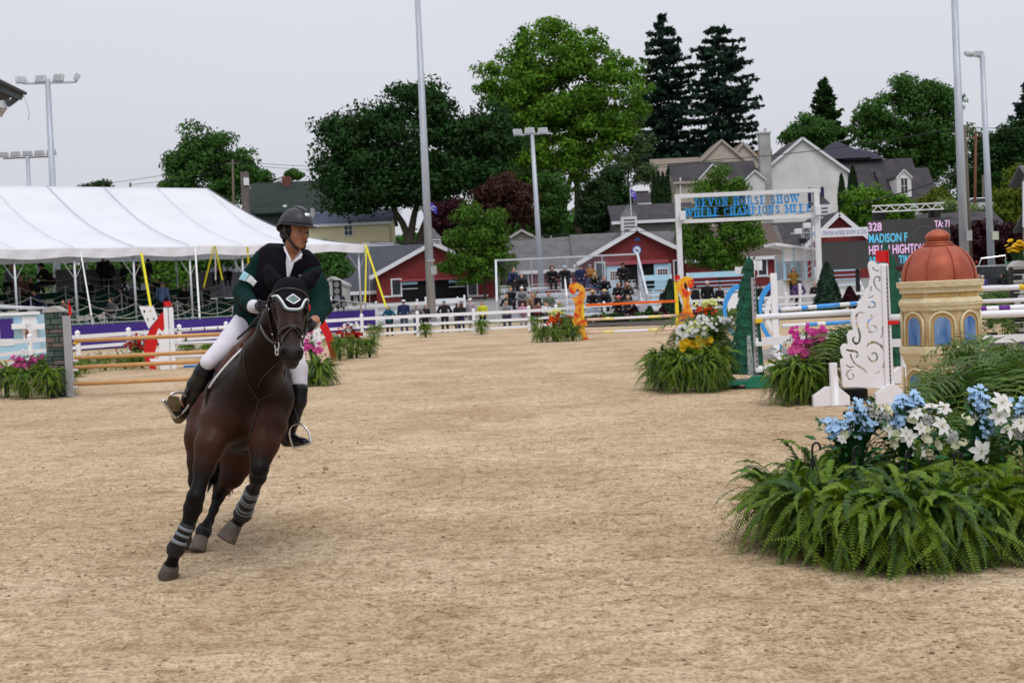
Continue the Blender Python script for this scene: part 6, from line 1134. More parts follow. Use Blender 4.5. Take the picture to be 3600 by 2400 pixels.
# ================================================================ horse and rider
from mathutils.geometry import delaunay_2d_cdt
def pm(px, d): return px * d / FPX
def pch(L_, k=0.03, c=None, **kw):
 return chain([P(a, b, d) for a, b, d, r in L_], [pm(r, d) for a, b, d, r in L_], k, c, **kw)
def bvh_of(*meshes):
 V = []; F = []
 for me in meshes:
  n = len(V); V += [v.co.copy() for v in me.vertices]; F += [tuple(i + n for i in p.vertices) for p in me.polygons]
 return BVHTree.FromPolygons(V, F)
def hit(b, px, py, off=0.0, dflt=8.3):
 r = ray(px, py).normalized(); h = b.ray_cast(CAM, r)
 if h[0] is None:
  p = P(px, py, dflt); q = b.find_nearest(p)
  if q[0] is not None and (q[0] - p).length < 0.35:
   dd = (q[0] - CAM).dot(Fw); p = P(px, py, dd)
  return p, -r
 n = h[1] if h[1].dot(r) < 0 else -h[1]
 return h[0] + n * off, n
def resample(pts, step):
 out = [];
 for (a, b) in zip(pts, pts[1:]):
  a = np.array(a, float); b = np.array(b, float); n = max(1, int(np.linalg.norm(b[:2] - a[:2]) / step))
  out += [a + (b - a) * i / n for i in range(n)]
 out.append(np.array(pts[-1], float)); return out
def strap(name, pts, rad, b, m, parent, off=0.004, dflt=8.0, n=6, step=6, sm_=2):
 L_ = [];
 for p in resample(smooth_pts(pts, sm_), step): L_.append(hit(b, p[0], p[1], off, dflt)[0])
 for _ in range(2): L_ = [L_[0]] + [(L_[i - 1] + L_[i] * 2 + L_[i + 1]) / 4 for i in range(1, len(L_) - 1)] + [L_[-1]]
 return MB().sweep(L_, rad, n).build(name, m, parent, True)
def decal(name, poly, b, m, parent, off=0.004, step=8, dflt=8.5):
 poly = [Vector((float(x), float(y))) for x, y in resample(poly + [poly[0]], step)[:-1]]
 xs = [p.x for p in poly]; ys = [p.y for p in poly]; pts = list(poly); n = len(poly)
 x = min(xs) + step / 2
 while x < max(xs):
  y = min(ys) + step / 2
  while y < max(ys): pts.append(Vector((x + .01 * y % 1, y))); y += step
  x += step
 r = delaunay_2d_cdt(pts, [], [list(range(n))], 1, 1e-4)
 V = [hit(b, v.x, v.y, off, dflt)[0] for v in r[0]]; F = [tuple(f) for f in r[2]]
 me = bpy.data.meshes.new(name); me.from_pydata(V, [], F); me.polygons.foreach_set('use_smooth', [True] * len(F)); me.materials.append(m); me.update()
 o = link(name, me, parent); s = o.modifiers.new('thickness', 'SOLIDIFY'); s.thickness = 0.003; s.offset = -1; return o
BAY = (0.014, 0.006, 0.0035); BAYR = (0.042, 0.0125, 0.005); BLK = (0.005, 0.0042, 0.005); FLANK = (0.085, 0.045, 0.033)
Uh = (Rt * 0.22 + Up * 0.975).normalized(); Fh = -Fw; Sh = Uh.cross(Fh).normalized(); Fh = Sh.cross(Uh)
MH = np.array([list(Sh), list(Fh), list(Uh)]).T
hp = []
hp += [ell(P(875, 1405, 8.60), (.238, .34, .345), MH, .05, BAY), ell(P(868, 1385, 9.15), (.26, .62, .33), MH, .06, BAY), ell(P(842, 1370, 9.85), (.28, .42, .34), MH, .06, BAYR)]
hp += [ell(P(812, 1478, 8.36), (.105, .1, .14), MH, .05, (.032, .011, .005)), ell(P(925, 1490, 8.36), (.105, .1, .14), MH, .05, (.036, .012, .005))]
hp += pch([(890, 1250, 8.75, 62), (822, 1400, 8.52, 62), (768, 1490, 8.42, 62)], .07, (.034, .012, .005)) + pch([(955, 1260, 8.75, 55), (960, 1400, 8.5, 66), (945, 1490, 8.42, 62)], .07, BAY)
hp += pch([(893, 1370, 8.45, 100), (924, 1260, 8.2, 72), (970, 1150, 8.02, 54), (1008, 1050, 7.93, 54)], .07, (.012, .005, .0035))
hp += [ell(P(1019, 1063, 7.78), (.106, .11, .125), MH, .03, (.012, .0055, .004))]
hp += pch([(1019, 1075, 7.70, 49), (1021, 1150, 7.60, 38), (1024, 1220, 7.5, 32)], .03, (.022, .0085, .005))
hp += pch([(992, 1090, 7.85, 34), (1003, 1190, 7.66, 20)], .035, (.034, .012, .0055)) + pch([(1046, 1090, 7.85, 34), (1040, 1190, 7.66, 20)], .035, (.034, .012, .0055))
hp += pch([(968, 1078, 7.74, 16), (972, 1100, 7.74, 13)], .02, (.012, .006, .004)) + pch([(1071, 1078, 7.74, 16), (1068, 1100, 7.74, 13)], .02, (.012, .006, .004))
hp += [ell(P(1024, 1243, 7.47), (.070, .055, .055), MH, .03, (.030, .025, .027)), ell(P(1024, 1272, 7.50), (.046, .04, .034), MH, .02, (.04, .03, .03)), ell(P(1024, 1285, 7.53), (.036, .035, .02), MH, .012, (.035, .026, .022))]
hp += [ell(P(996, 1236, 7.45), (.028, .03, .036), MH, .015, (.036, .030, .032)), ell(P(1051, 1238, 7.45), (.028, .03, .036), MH, .015, (.036, .030, .032))]
hp += [ell(P(994, 1246, 7.41), (.016, .036, .025), MH, .006, sub=1, col=(.001, .001, .001), w=4), ell(P(1053, 1249, 7.41), (.016, .036, .025), MH, .006, sub=1, col=(.001, .001, .001), w=4)]  # carved nostril pits get near-black coat colour as painted shade
hp += [ell(P(964, 1084, 7.68), (.012, .012, .016), MH, .01, sub=1), ell(P(1077, 1084, 7.68), (.012, .012, .016), MH, .01, sub=1)]
hp += pch([(768, 1490, 8.4, 66), (738, 1565, 8.3, 50), (718, 1637, 8.25, 36)], .05, (.04, .014, .007)) + pch([(718, 1637, 8.25, 36), (700, 1709, 8.2, 25)], .03, BLK)
hp += pch([(700, 1709, 8.2, 25), (688, 1745, 8.18, 30), (678, 1785, 8.2, 32), (668, 1822, 8.2, 24), (655, 1850, 8.2, 18), (640, 1885, 8.22, 18), (621, 1922, 8.27, 25), (611, 1957, 8.32, 18), (602, 1985, 8.34, 24)], .02, BLK)
hp += pch([(940, 1500, 8.4, 62), (927, 1560, 8.3, 50), (919, 1602, 8.25, 39)], .05, BAYR) + pch([(919, 1602, 8.25, 39), (913, 1645, 8.2, 31), (907, 1676, 8.25, 29), (897, 1709, 8.35, 19), (883, 1740, 8.42, 18), (868, 1770, 8.5, 19), (855, 1803, 8.56, 28), (840, 1828, 8.58, 20), (826, 1845, 8.6, 24)], .02, BLK)
hp += pch([(815, 1500, 9.6, 95), (842, 1600, 9.35, 66), (815, 1672, 9.3, 42)], .06, BAYR) + pch([(815, 1672, 9.3, 42), (784, 1715, 9.4, 26), (768, 1745, 9.45, 20), (752, 1790, 9.4, 14), (736, 1830, 9.35, 14), (717, 1862, 9.3, 23), (709, 1888, 9.25, 20)], .03, BLK)
hp += pch([(745, 1430, 9.75, 88), (716, 1540, 9.55, 62), (702, 1620, 9.5, 42)], .06, BAYR) + pch([(702, 1620, 9.5, 42), (694, 1690, 9.5, 30), (696, 1740, 9.6, 22), (686, 1800, 9.5, 15), (668, 1850, 9.4, 16), (652, 1880, 9.3, 22)], .03, BLK)
hp += [ell(P(742, 1440, 9.5), (.06, .18, .2), MH, .05, FLANK, w=1.5)]
HORSEM = attr_mat('horse_coat', 0.46, 0.5, 12, sheen=0.0, spec=0.13, var=0.5)
horse = thing('horse', 'dark bay horse cantering with its rider and black ear bonnet', 'horse', G(700, 2030))
hO = G(700, 2030)
def tochild(o, base):
 if o.type == 'MESH':
  o.matrix_parent_inverse = Matrix.Translation(-Vector(base))
 return o
def HP(o): return tochild(o, hO)
body = HP(link('body', sdf_mesh('horse_body', hp, 0.011, HORSEM, True, True), horse))
hb = bvh_of(body.data)
LEATH = mat('black_leather', (0.014, 0.011, 0.011), 0.38, (0.03, 0.022, 0.02), 30)
BROWNL = mat('brown_leather', (0.055, 0.018, 0.010), 0.4, (0.09, 0.03, 0.016), 12)
STEELB = mat('bright_steel', (0.75, 0.76, 0.78), 0.25, metal=0.85)
BONN = mat('black_knit', (0.005, 0.004, 0.007), 0.8, (0.008, 0.007, 0.010), 60, bump=0.2, bscale=300, spec=.08)
TRIMW = mat('white_trim', (0.75, 0.76, 0.8), 0.6); TRIMG = mat('grey_green_trim', (0.10, 0.17, 0.17), 0.7, (0.14, 0.21, 0.21), 60)
HOOFM = mat('hoof_horn', (0.035, 0.033, 0.032), 0.55, (0.13, 0.105, 0.075), 7, bump=0.2, bscale=40)
eye_m = mat('dark_eye', (0.004, 0.003, 0.003), 0.08)
for ex in (965, 1076): q, n_ = hit(hb, ex, 1084, -0.004); HP(MB().ball(q, 0.014, 12, 8).build('eye', eye_m, horse, True))
NOSM = mat('nostril_dark', (0.002, 0.0015, 0.002), .8); RIMM = mat('nostril_rim', (0.03, 0.024, 0.026), .6)
for nx_, ny_, sg in ((994, 1245, 1), (1053, 1248, -1)):
 q, n_ = hit(hb, nx_, ny_, -.004); Mn = Matrix((Rt, Up, n_)).transposed(); mb = MB().ball((0, 0, 0), .017, 12, 8, (.72, 1.25, .35)); mb.v = [tuple(q + Rt * (v[0] + sg * v[1] * .35) + Up * v[1] + n_ * v[2]) for v in mb.v]; HP(mb.build('nostril_shade', NOSM, horse, True))  # flat black ball paints the shade inside each horse nostril
 HP(MB().sweep([q + n_ * .003 + Rt * (.014 * math.cos(a) + sg * .0225 * math.sin(a) * .35) + Up * .0225 * math.sin(a) for a in np.linspace(-.6, 3.7, 14)], .0042, 6).build('nostril_rim', RIMM, horse, True))
def D4(x, y): return (900 + x / 4.612, 980 + y / 4.612)
def A4(x, y): return (500 + x / 2.0907, 700 + y / 2.0907)
bp_ = [ell(P(1019, 1040, 7.79), (.112, .115, .118), MH, .02)]
bp_ += pch([(982, 1020, 7.86, 17), (962, 988, 7.86, 27), (948, 955, 7.87, 17), (934, 924, 7.88, 3)], .02) + pch([(1052, 1022, 7.86, 17), (1082, 990, 7.86, 28), (1108, 964, 7.87, 17), (1131, 946, 7.88, 3)], .02)
ears = HP(link('ear_bonnet', sdf_mesh('ear_bonnet', [q for q in bp_] + [dict(kind='ell', c=tuple(P(1019, 1150, 7.8)), r=(.5, .5, .17), M=MH, k=.01, sub=1, col=None)], 0.007, BONN), horse))
front = decal('bonnet_front', [D4(*p) for p in [(290, 290), (300, 200), (420, 130), (700, 130), (790, 225), (812, 312), (788, 322), (740, 400), (715, 505), (510, 505), (465, 420), (400, 315), (340, 265)]], hb, BONN, horse, .009, 6); HP(front)
hbb = bvh_of(body.data, ears.data, front.data)
tl = [D4(*p) for p in [(290, 290), (340, 262), (400, 315), (465, 425), (512, 505), (715, 505), (742, 400), (790, 320), (822, 350)]]
def closed(p): return p + [p[0]]
def strapw(name, pts, rad, m, off=.008, **kw): return HP(strap(name, pts, rad, hbb, m, horse, off, 7.7, **kw))
strapw('bonnet_trim', tl, .0062, TRIMW, .010, step=4, sm_=1)
strapw('bonnet_trim', [(x - (2.5 if x < 1021 else -2.5) * 1.2, y + 3.2) for x, y in tl], .0075, TRIMG, .006, step=4, sm_=1)
dia = [D4(*p) for p in [(500, 350), (592, 275), (695, 350), (605, 425)]]
HP(decal('bonnet_diamond', dia, hbb, TRIMG, horse, .012, 5))
dl = MB()
for a, b_ in zip(dia, dia[1:] + dia[:1]): dl.sweep([hit(hbb, a[0] + (b_[0] - a[0]) * t, a[1] + (b_[1] - a[1]) * t, .014)[0] for t in (0, .25, .5, .75, 1)], .0045, 6)
HP(dl.build('diamond_border', TRIMW, horse, True))
strapw('browband', [D4(*p) for p in [(222, 345), (245, 280), (320, 215), (430, 183), (560, 178), (690, 200), (775, 250), (815, 315)]], .009, LEATH)
for side in ([(218, 345), (212, 450), (232, 700), (262, 850), (305, 1000)], [(815, 315), (832, 500), (812, 750), (785, 900), (748, 1005)]):
 strapw('cheek_strap', [D4(*p) for p in side], .008, LEATH)
strapw('noseband', [D4(*p) for p in [(330, 1000), (370, 930), (430, 850), (500, 795), (590, 765), (660, 782), (715, 850), (745, 960)]], .0115, LEATH)
strapw('flash_strap', [D4(*p) for p in [(590, 800), (520, 860), (460, 960), (430, 1060)]], .006, LEATH)
strapw('flash_strap', [D4(*p) for p in [(600, 800), (660, 850), (705, 940), (745, 1010), (765, 1100)]], .006, LEATH)
q, n_ = hit(hbb, *D4(598, 812), .012); HP(MB().ball(q, .016, 10, 6, (1.2, .6, 1)).build('noseband_loop', LEATH, horse, True))
def ring(name, c, r, tr, m, nrm=None, parent=None, arc=(0, 360), sq=1.0):
 nrm = nrm or -Fw; x, u = basis(nrm); x = Rt; u = Up
 n = 20; L_ = [c + x * math.cos(R(arc[0] + (arc[1] - arc[0]) * i / n)) * r * sq + u * math.sin(R(arc[0] + (arc[1] - arc[0]) * i / n)) * r for i in range(n + 1)]
 return MB().sweep(L_, tr, 6, False).build(name, m, parent or horse, True)
q, _ = hit(hbb, *D4(335, 1040), .02); HP(ring('bit_ring', q, .028, .0045, STEELB, sq=.45)); HP(ring('bit_ring', q - Up * .042, .018, .004, STEELB, sq=.5))
q, _ = hit(hbb, *D4(742, 1020), .012); HP(ring('bit_ring', q, .024, .004, STEELB, sq=.4))
for bx_, by_ in ((205, 445), (240, 490), (270, 885), (715, 945), (728, 1020), (757, 1045)):
 q, _ = hit(hbb, *D4(bx_, by_), .012); HP(MB().ball(q, .0065, 8, 5).build('buckle', STEELB, horse, True))
for L_ in ([(863, 1202), (856, 1274), (872, 1346), (906, 1403)], [(1003, 1300), (1000, 1340), (968, 1378), (908, 1404)], [(985, 1262), (945, 1300), (915, 1335), (905, 1360)], [(907, 1403), (898, 1470), (870, 1560)]):
 strapw('martingale_strap', L_, .0055, LEATH, .004, step=12)
SADm = mat('saddle_cloth', (0.008, 0.02, 0.022), 0.85, (0.012, 0.03, 0.03), 40, bump=0.2, bscale=200)
HP(link('saddle', sdf_mesh('saddle', pch([(905, 1180, 8.7, 30), (878, 1178, 9.0, 42), (860, 1190, 9.25, 40), (852, 1172, 9.4, 24)], .04) + pch([(888, 1190, 8.66, 26), (838, 1240, 8.56, 26), (778, 1306, 8.55, 22)], .03) + pch([(930, 1190, 8.8, 30), (985, 1240, 8.75, 24), (1018, 1330, 8.8, 20)], .03), .012, BROWNL), horse))
HP(link('saddle_cloth', sdf_mesh('saddle_cloth', pch([(900, 1205, 8.72, 36), (845, 1255, 8.66, 30), (790, 1315, 8.62, 26), (760, 1420, 9.05, 26)], .04) + pch([(925, 1205, 8.8, 38), (985, 1270, 8.85, 28), (1003, 1350, 8.95, 22), (998, 1420, 9.0, 20)], .04), .012, SADm), horse))
def freestrap(name, L_, rad, m, parent, n=6, fn=None):
 pts = smooth_pts(L_); o = MB().sweep([P(a[0], a[1], a[2]) for a in pts], rad, n).build(name, m, parent, True); return (fn or HP)(o)
freestrap('cloth_piping', [(899, 1183, 8.40), (868, 1212, 8.36), (832, 1244, 8.34), (787, 1292, 8.34), (752, 1336, 8.38), (736, 1362, 8.45)], .008, TRIMW, horse)
freestrap('cloth_piping', [(1008, 1335, 8.5), (1018, 1380, 8.48), (1022, 1415, 8.5), (1018, 1435, 8.52), (1007, 1449, 8.56)], .007, TRIMW, horse)
freestrap('girth', [(745, 1380, 8.95), (760, 1500, 8.95), (830, 1590, 8.9), (900, 1590, 8.9), (985, 1500, 8.95), (1005, 1380, 8.95)], .03, LEATH, horse)
def hoof(a, b, ra, rb, n=16):
 a = P(*a); b = P(*b); d = (b - a).normalized(); x, u = basis(d, -Fw); m_ = MB(); V = []; F = []
 prof = [(0, ra), (.08, ra * 1.12), (.92, rb), (1, rb * .96)]
 for t, r in prof:
  for k in range(n):
   an = 2 * math.pi * k / n; V.append(a.lerp(b, t) + (x * math.cos(an) + u * math.sin(an) * 1.15) * r)
 for i in range(3):
  for k in range(n): F.append((i * n + k, i * n + (k + 1) % n, (i + 1) * n + (k + 1) % n, (i + 1) * n + k))
 F += [tuple(range(n)), tuple(3 * n + k for k in range(n))]
 return HP(m_.add(V, F).build('hoof', HOOFM, horse, True))
hoof((603, 1980, 8.33), (590, 2028, 8.36), .045, .066)
hoof((829, 1838, 8.6), (793, 1898, 8.58), .046, .070)
hoof((709, 1885, 9.25), (692, 1938, 9.2), .045, .064)
hoof((652, 1884, 9.3), (640, 1925, 9.3), .045, .06)
BOOTM = mat('black_neoprene', (0.012, 0.012, 0.016), 0.7, (0.018, 0.018, 0.022), 40); BAND = mat('grey_band', (0.16, 0.18, 0.2), 0.5)
def legboot(L_, bands):
 o = HP(MB().sweep([P(a, b, d) for a, b, d, r in L_], [pm(r, d) for a, b, d, r in L_], 16).build('leg_boot', BOOTM, horse, True))
 for (a, b, d, r), (a2, b2, d2, r2) in bands:
  c0 = P(a, b, d); c1 = P(a2, b2, d2)
  s_ = MB().sweep([c0, c1], [pm(r, d), pm(r2, d2)], 18).build('boot_band', BAND, o, True)
legboot([(660, 1838, 8.2, 24), (650, 1862, 8.2, 25), (634, 1896, 8.23, 26), (618, 1928, 8.27, 33), (612, 1944, 8.28, 28)], [((654, 1852, 8.19, 26.5), (650, 1861, 8.19, 27)), ((644, 1873, 8.2, 26.5), (640, 1882, 8.2, 27)), ((632, 1898, 8.21, 27.5), (628, 1908, 8.21, 30))])
bd = lambda x, y, r: [((x, y, 8.38 + (y - 1718) * .00215, r), (x - 1.6, y + 3.4, 8.387 + (y - 1718) * .00215, r))]
legboot([(890, 1718, 8.38, 24), (880, 1745, 8.43, 24), (866, 1775, 8.5, 26), (852, 1808, 8.56, 34), (846, 1822, 8.57, 27)], bd(887, 1724, 28) + bd(884, 1732, 28) + bd(877, 1750, 28.5) + bd(874, 1758, 29) + bd(865, 1778, 31) + bd(861, 1787, 33))
legboot([(724, 1848, 9.3, 24), (716, 1866, 9.3, 29), (710, 1886, 9.27, 24)], [])
HAIR = mat('black_hair', (0.012, 0.008, 0.006), 0.55, (0.03, 0.018, 0.01), 20)
tb = MB(); g2 = random.Random(3)
for i in range(230):
 a = g2.gauss(0, 1); b = g2.gauss(0, 1); e = g2.random()
 pts = [(838 + a * 6, 1310 + b * 6, 10.2), (830 + a * 10, 1450 + b * 8, 10.25), (800 + a * 13, 1570, 10.1), (784 + a * 16 + 8 * b, 1630 + 10 * b, 9.95), (764 + a * 24 + b * 14, 1670 + 70 * e + 10 * b, 9.8)]
 tb.sweep([P(*q) for q in smooth_pts(pts, 1)], [.0055] * 9 + [.0015], 3, False)
HP(tb.build('tail', HAIR, horse))
SKIN = (0.37, 0.165, 0.095)
Rb = P(868, 1100, 8.95)
rider = thing('person', 'rider in black helmet, green coat and white breeches on the bay horse', 'rider', Rb)
def RP(o): return tochild(o, Rb)
yaw = R(48); fdir = (-Fw * math.cos(yaw) + Rt * math.sin(yaw)).normalized(); udir = (Up * .995 + Rt * .06 + fdir * .03).normalized(); sdir = udir.cross(fdir).normalized(); fdir = sdir.cross(udir)
HC = P(1040, 816, 8.62)
def HL(f, s_, u): return HC + fdir * f + sdir * s_ + udir * u
MHd = np.array([list(fdir), list(sdir), list(udir)]).T
LIP = (0.33, 0.09, 0.07); CHK = (0.42, 0.13, 0.075)
rp = [ell(HL(-.008, 0, .035), (.094, .074, .09), MHd, .02, SKIN), ell(HL(.022, 0, -.03), (.066, .058, .078), MHd, .02, SKIN), ell(HL(.048, 0, -.08), (.034, .034, .028), MHd, .02, SKIN), ell(HL(.062, 0, -.096), (.017, .018, .015), MHd, .015, SKIN)]
rp += [ell(HL(.054, s_ * .033, -.030), (.026, .024, .026), MHd, .015, CHK) for s_ in (1, -1)] + [cap(HL(.077, s_ * .012, .019), HL(.07, s_ * .040, .019), .009, .007, .014, SKIN) for s_ in (1, -1)]
rp += [cap(HL(.086, 0, .006), HL(.107, 0, -.030), .0065, .0100, .008, SKIN), ell(HL(.094, .010, -.033), (.009, .007, .006), MHd, .006, SKIN), ell(HL(.094, -.010, -.033), (.009, .007, .006), MHd, .006, SKIN)]
rp += [cap(HL(.083, -.015, -.0585), HL(.083, .015, -.0585), .0052, None, .005, LIP, soft=.003), cap(HL(.082, -.012, -.068), HL(.082, .012, -.068), .006, None, .005, LIP, soft=.003)]
rp += [ell(HL(.086, s_ * .031, -.001), (.011, .0155, .0075), MHd, .008, sub=1) for s_ in (1, -1)]
rp += [ell(HL(-.005, s_ * .074, -.012), (.016, .007, .03), MHd, .01, SKIN) for s_ in (1, -1)]
rp += [cap(HL(-.01, 0, -.06), P(1012, 925, 8.72), .052, .055, .025, SKIN)]
rp += pch([(1008, 925, 8.74, 26), (988, 960, 8.78, 66), (935, 1035, 8.87, 56), (892, 1105, 8.95, 48)], .05, SKIN) + pch([(945, 918, 8.75, 30), (1080, 942, 8.75, 30)], .05, SKIN)
rp += pch([(935, 920, 8.73, 30), (856, 1028, 8.72, 24), (888, 1073, 8.45, 17), (905, 1080, 8.38, 13)], .02, SKIN) + pch([(1085, 950, 8.73, 30), (1136, 1082, 8.6, 24), (1104, 1130, 8.32, 17), (1090, 1143, 8.26, 13)], .02, SKIN)
rp += pch([(878, 1120, 8.92, 44), (818, 1196, 8.74, 34), (728, 1277, 8.6, 22), (690, 1350, 8.72, 22), (650, 1425, 8.88, 15), (600, 1412, 8.76, 12)], .03, SKIN)
rp += pch([(925, 1150, 8.95, 48), (1000, 1220, 8.85, 38), (1046, 1300, 8.75, 24), (1043, 1400, 8.7, 20), (1010, 1530, 8.8, 14), (1065, 1552, 8.68, 10)], .03, SKIN)
SKM = attr_mat('skin', 0.5, 0.03, 200, spec=0.35, var=0.06)
rbody = RP(link('body', sdf_mesh('rider_body', rp, 0.0065, SKM, True, True), rider))
EYW = mat('eye_white', (0.35, 0.32, 0.30), 0.3); FACEDARK = mat('brow_and_nostril_shade', (0.02, 0.010, 0.008), 0.8)
for s_ in (1, -1):
 e = RP(MB().ball(HL(.0690, s_ * .031, -.001), .0110, 14, 10).build('eye', EYW, rider, True))
 MB().ball(HL(.0690, s_ * .031, -.001) + (fdir * .9 + sdir * .14).normalized() * .0066, .0062, 12, 8).build('iris', eye_m, e, True).matrix_parent_inverse = Matrix.Identity(4)
 RP(MB().sweep([HL(.0815, s_ * .013, .017), HL(.083, s_ * .027, .0205), HL(.0745, s_ * .044, .0165)], [.0016, .0024, .0014], 6).build('eyebrow', FACEDARK, rider, True))
 RP(MB().sweep([HL(.0815, s_ * .018, .003), HL(.0835, s_ * .03, .0085), HL(.075, s_ * .043, .003)], [.0012, .0019, .0012], 6).build('eyelash', FACEDARK, rider, True))
LIPM = mat('lip_skin', (0.31, 0.115, 0.08), .5)
for pts_, rr_, mm_, nm_ in (([(1063, 848), (1070, 846.6), (1076, 847), (1082, 847.2)], .0030, LIPM, 'upper_lip'), ([(1065, 851), (1071, 852.4), (1077, 852.4), (1081, 850.4)], .0034, LIPM, 'lower_lip'), ([(1063, 849.4), (1072, 849.2), (1082, 848.8)], .0012, FACEDARK, 'mouth_line'), ([(1077, 836.8), (1080, 836.2)], .0018, FACEDARK, 'nostril_shade')):  # the nostril stroke is a dark line painted for the shadow under the nose
 RP(strap(nm_, pts_, rr_, bvh_of(rbody.data), mm_, rider, .0008, 8.55, step=2))
COATG = mat('dark_green_coat', (0.0018, 0.017, 0.015), 0.8, (0.003, 0.025, 0.022), 9, bump=0.7, bscale=9, spec=.08)
VEST = mat('black_vest', (0.004, 0.0035, 0.006), 0.8, (0.007, 0.006, 0.009), 10, bump=0.35, bscale=14, spec=.08)
BREE = mat('white_breeches', (0.72, 0.70, 0.76), 0.7, (0.66, 0.64, 0.71), 5, bump=0.35, bscale=8)
BOOT = mat('black_boot', (0.005, 0.005, 0.008), 0.38, (0.008, 0.008, 0.011), 6, bump=0.05, bscale=10)
coat = RP(link('coat', sdf_mesh('coat', pch([(1000, 945, 8.75, 62), (965, 985, 8.8, 84), (930, 1035, 8.87, 76), (890, 1100, 8.93, 66), (880, 1118, 8.93, 54)], .05) + pch([(938, 915, 8.73, 42), (1085, 940, 8.73, 40)], .06)
 + pch([(930, 918, 8.72, 42), (888, 975, 8.72, 37), (856, 1030, 8.72, 36)], .025) + pch([(856, 1034, 8.72, 35), (878, 1066, 8.52, 28), (892, 1077, 8.44, 23)], .02)
 + pch([(1088, 948, 8.72, 42), (1118, 1010, 8.66, 37), (1130, 1078, 8.6, 36)], .025) + pch([(1130, 1082, 8.6, 36), (1112, 1115, 8.42, 29), (1102, 1132, 8.34, 23)], .02)
 + pch([(846, 1085, 8.9, 18), (850, 1100, 8.88, 26)], .03) + pch([(880, 1115, 8.84, 48), (897, 1140, 8.8, 34)], .03), .009, COATG), rider))
vest = RP(link('air_vest', sdf_mesh('air_vest', pch([(1012, 940, 8.73, 60), (985, 968, 8.76, 88), (945, 1020, 8.82, 84), (915, 1060, 8.86, 78)], .05) + pch([(945, 905, 8.71, 44), (1085, 932, 8.71, 42)], .05) + pch([(995, 880, 8.82, 24), (950, 878, 8.76, 24)], .03) + pch([(1030, 895, 8.8, 24), (1075, 900, 8.75, 24)], .03), .009, VEST), rider))
RP(link('breeches', sdf_mesh('breeches', pch([(878, 1120, 8.90, 50), (818, 1196, 8.72, 44), (731, 1274, 8.58, 28)], .03) + pch([(890, 1110, 9.0, 60), (930, 1150, 8.95, 56), (1000, 1220, 8.85, 48), (1048, 1295, 8.74, 32), (1053, 1345, 8.71, 28)], .03), .009, BREE), rider))
RP(link('tall_boot', sdf_mesh('tall_boot', pch([(726, 1283, 8.6, 28), (716, 1310, 8.62, 33), (690, 1352, 8.72, 31), (664, 1400, 8.84, 24), (646, 1432, 8.9, 22)], .02) + pch([(640, 1448, 8.9, 24), (618, 1440, 8.82, 20), (604, 1414, 8.75, 19)], .02), .008, BOOT), rider))
RP(link('tall_boot', sdf_mesh('tall_boot', pch([(1053, 1368, 8.7, 30), (1048, 1410, 8.7, 29), (1028, 1480, 8.74, 24), (1012, 1532, 8.8, 22)], .02) + pch([(1006, 1550, 8.84, 20), (1035, 1548, 8.75, 19), (1068, 1553, 8.67, 13), (1080, 1556, 8.66, 10)], .02), .008, BOOT), rider))
SOLE = mat('dusty_sole', (0.12, 0.085, 0.04), 0.85, (0.2, 0.15, 0.08), 12)
def slab(pts, d, th, m, nm, parent, fn): return fn(MB().prism([P(x, y, d + e) for x, y, e in pts], th).build(nm, m, parent, bevel=.004))
slab([(592, 1391, -.02), (612, 1395, -.02), (618, 1425, 0), (612, 1448, .02), (597, 1440, .02), (584, 1418, 0)], 8.70, Rt * .03 + Fw * .03, SOLE, 'boot_sole', rider, RP)
slab([(597, 1452, 0), (622, 1462, 0), (640, 1470, .02), (618, 1490, .03), (606, 1476, .02)], 8.86, Rt * .03 + Fw * .03, SOLE, 'boot_sole', rider, RP)
slab([(994, 1562, 0), (1022, 1564, 0), (1024, 1571, 0), (996, 1569, 0)], 8.78, Fw * .09, SOLE, 'boot_sole', rider, RP)
freestrap('stirrup_iron', [(600, 1388, 8.66), (614, 1379, 8.68), (637, 1379, 8.72), (655, 1389, 8.76), (666, 1404, 8.8), (662, 1425, 8.82), (647, 1445, 8.83), (620, 1466, 8.83)], .0095, STEELB, horse)
freestrap('stirrup_tread', [(572, 1406, 8.62), (592, 1434, 8.70), (617, 1467, 8.82)], .014, STEELB, horse)
freestrap('stirrup_iron', [(1031, 1570, 8.72), (1019, 1538, 8.7), (1017, 1512, 8.68), (1027, 1495, 8.66), (1050, 1486, 8.64), (1073, 1499, 8.62), (1087, 1524, 8.61), (1093, 1553, 8.6)], .0075, STEELB, horse)
freestrap('stirrup_tread', [(1033, 1573, 8.72), (1062, 1566, 8.66), (1093, 1556, 8.6)], .010, STEELB, horse)
freestrap('stirrup_leather', [(800, 1250, 8.68), (735, 1325, 8.6), (664, 1394, 8.78)], .009, LEATH, horse)
freestrap('stirrup_leather', [(1022, 1380, 8.66), (1036, 1440, 8.66), (1048, 1487, 8.64)], .008, LEATH, horse)
rb2 = bvh_of(coat.data, vest.data); SHIRT = mat('white_shirt', (0.74, 0.73, 0.8), 0.75, bump=0.2, bscale=12, c2=(0.66, 0.65, 0.74), scale=6)
RP(decal('shirt_front', [A4(*p) for p in [(1042, 330), (1062, 400), (1056, 470), (1062, 580), (1078, 572), (1105, 500), (1120, 455), (1172, 440), (1168, 372), (1140, 400), (1098, 462), (1080, 420)]], rb2, SHIRT, rider, .006, 6, 8.6))
rb3 = bvh_of(rbody.data)
RP(decal('neck_opening', [A4(*p) for p in [(1062, 330), (1075, 400), (1095, 465), (1112, 450), (1150, 400), (1160, 370)]], rb2, mat('skin_plain', SKIN, 0.5), rider, .008, 6, 8.6))
def fcol(L_, r): freestrap('shirt_collar', L_, r, SHIRT, rider, fn=RP)
fcol([(1000, 868, 8.60), (1007, 888, 8.56), (1018, 910, 8.53), (1022, 922, 8.53)], .008)
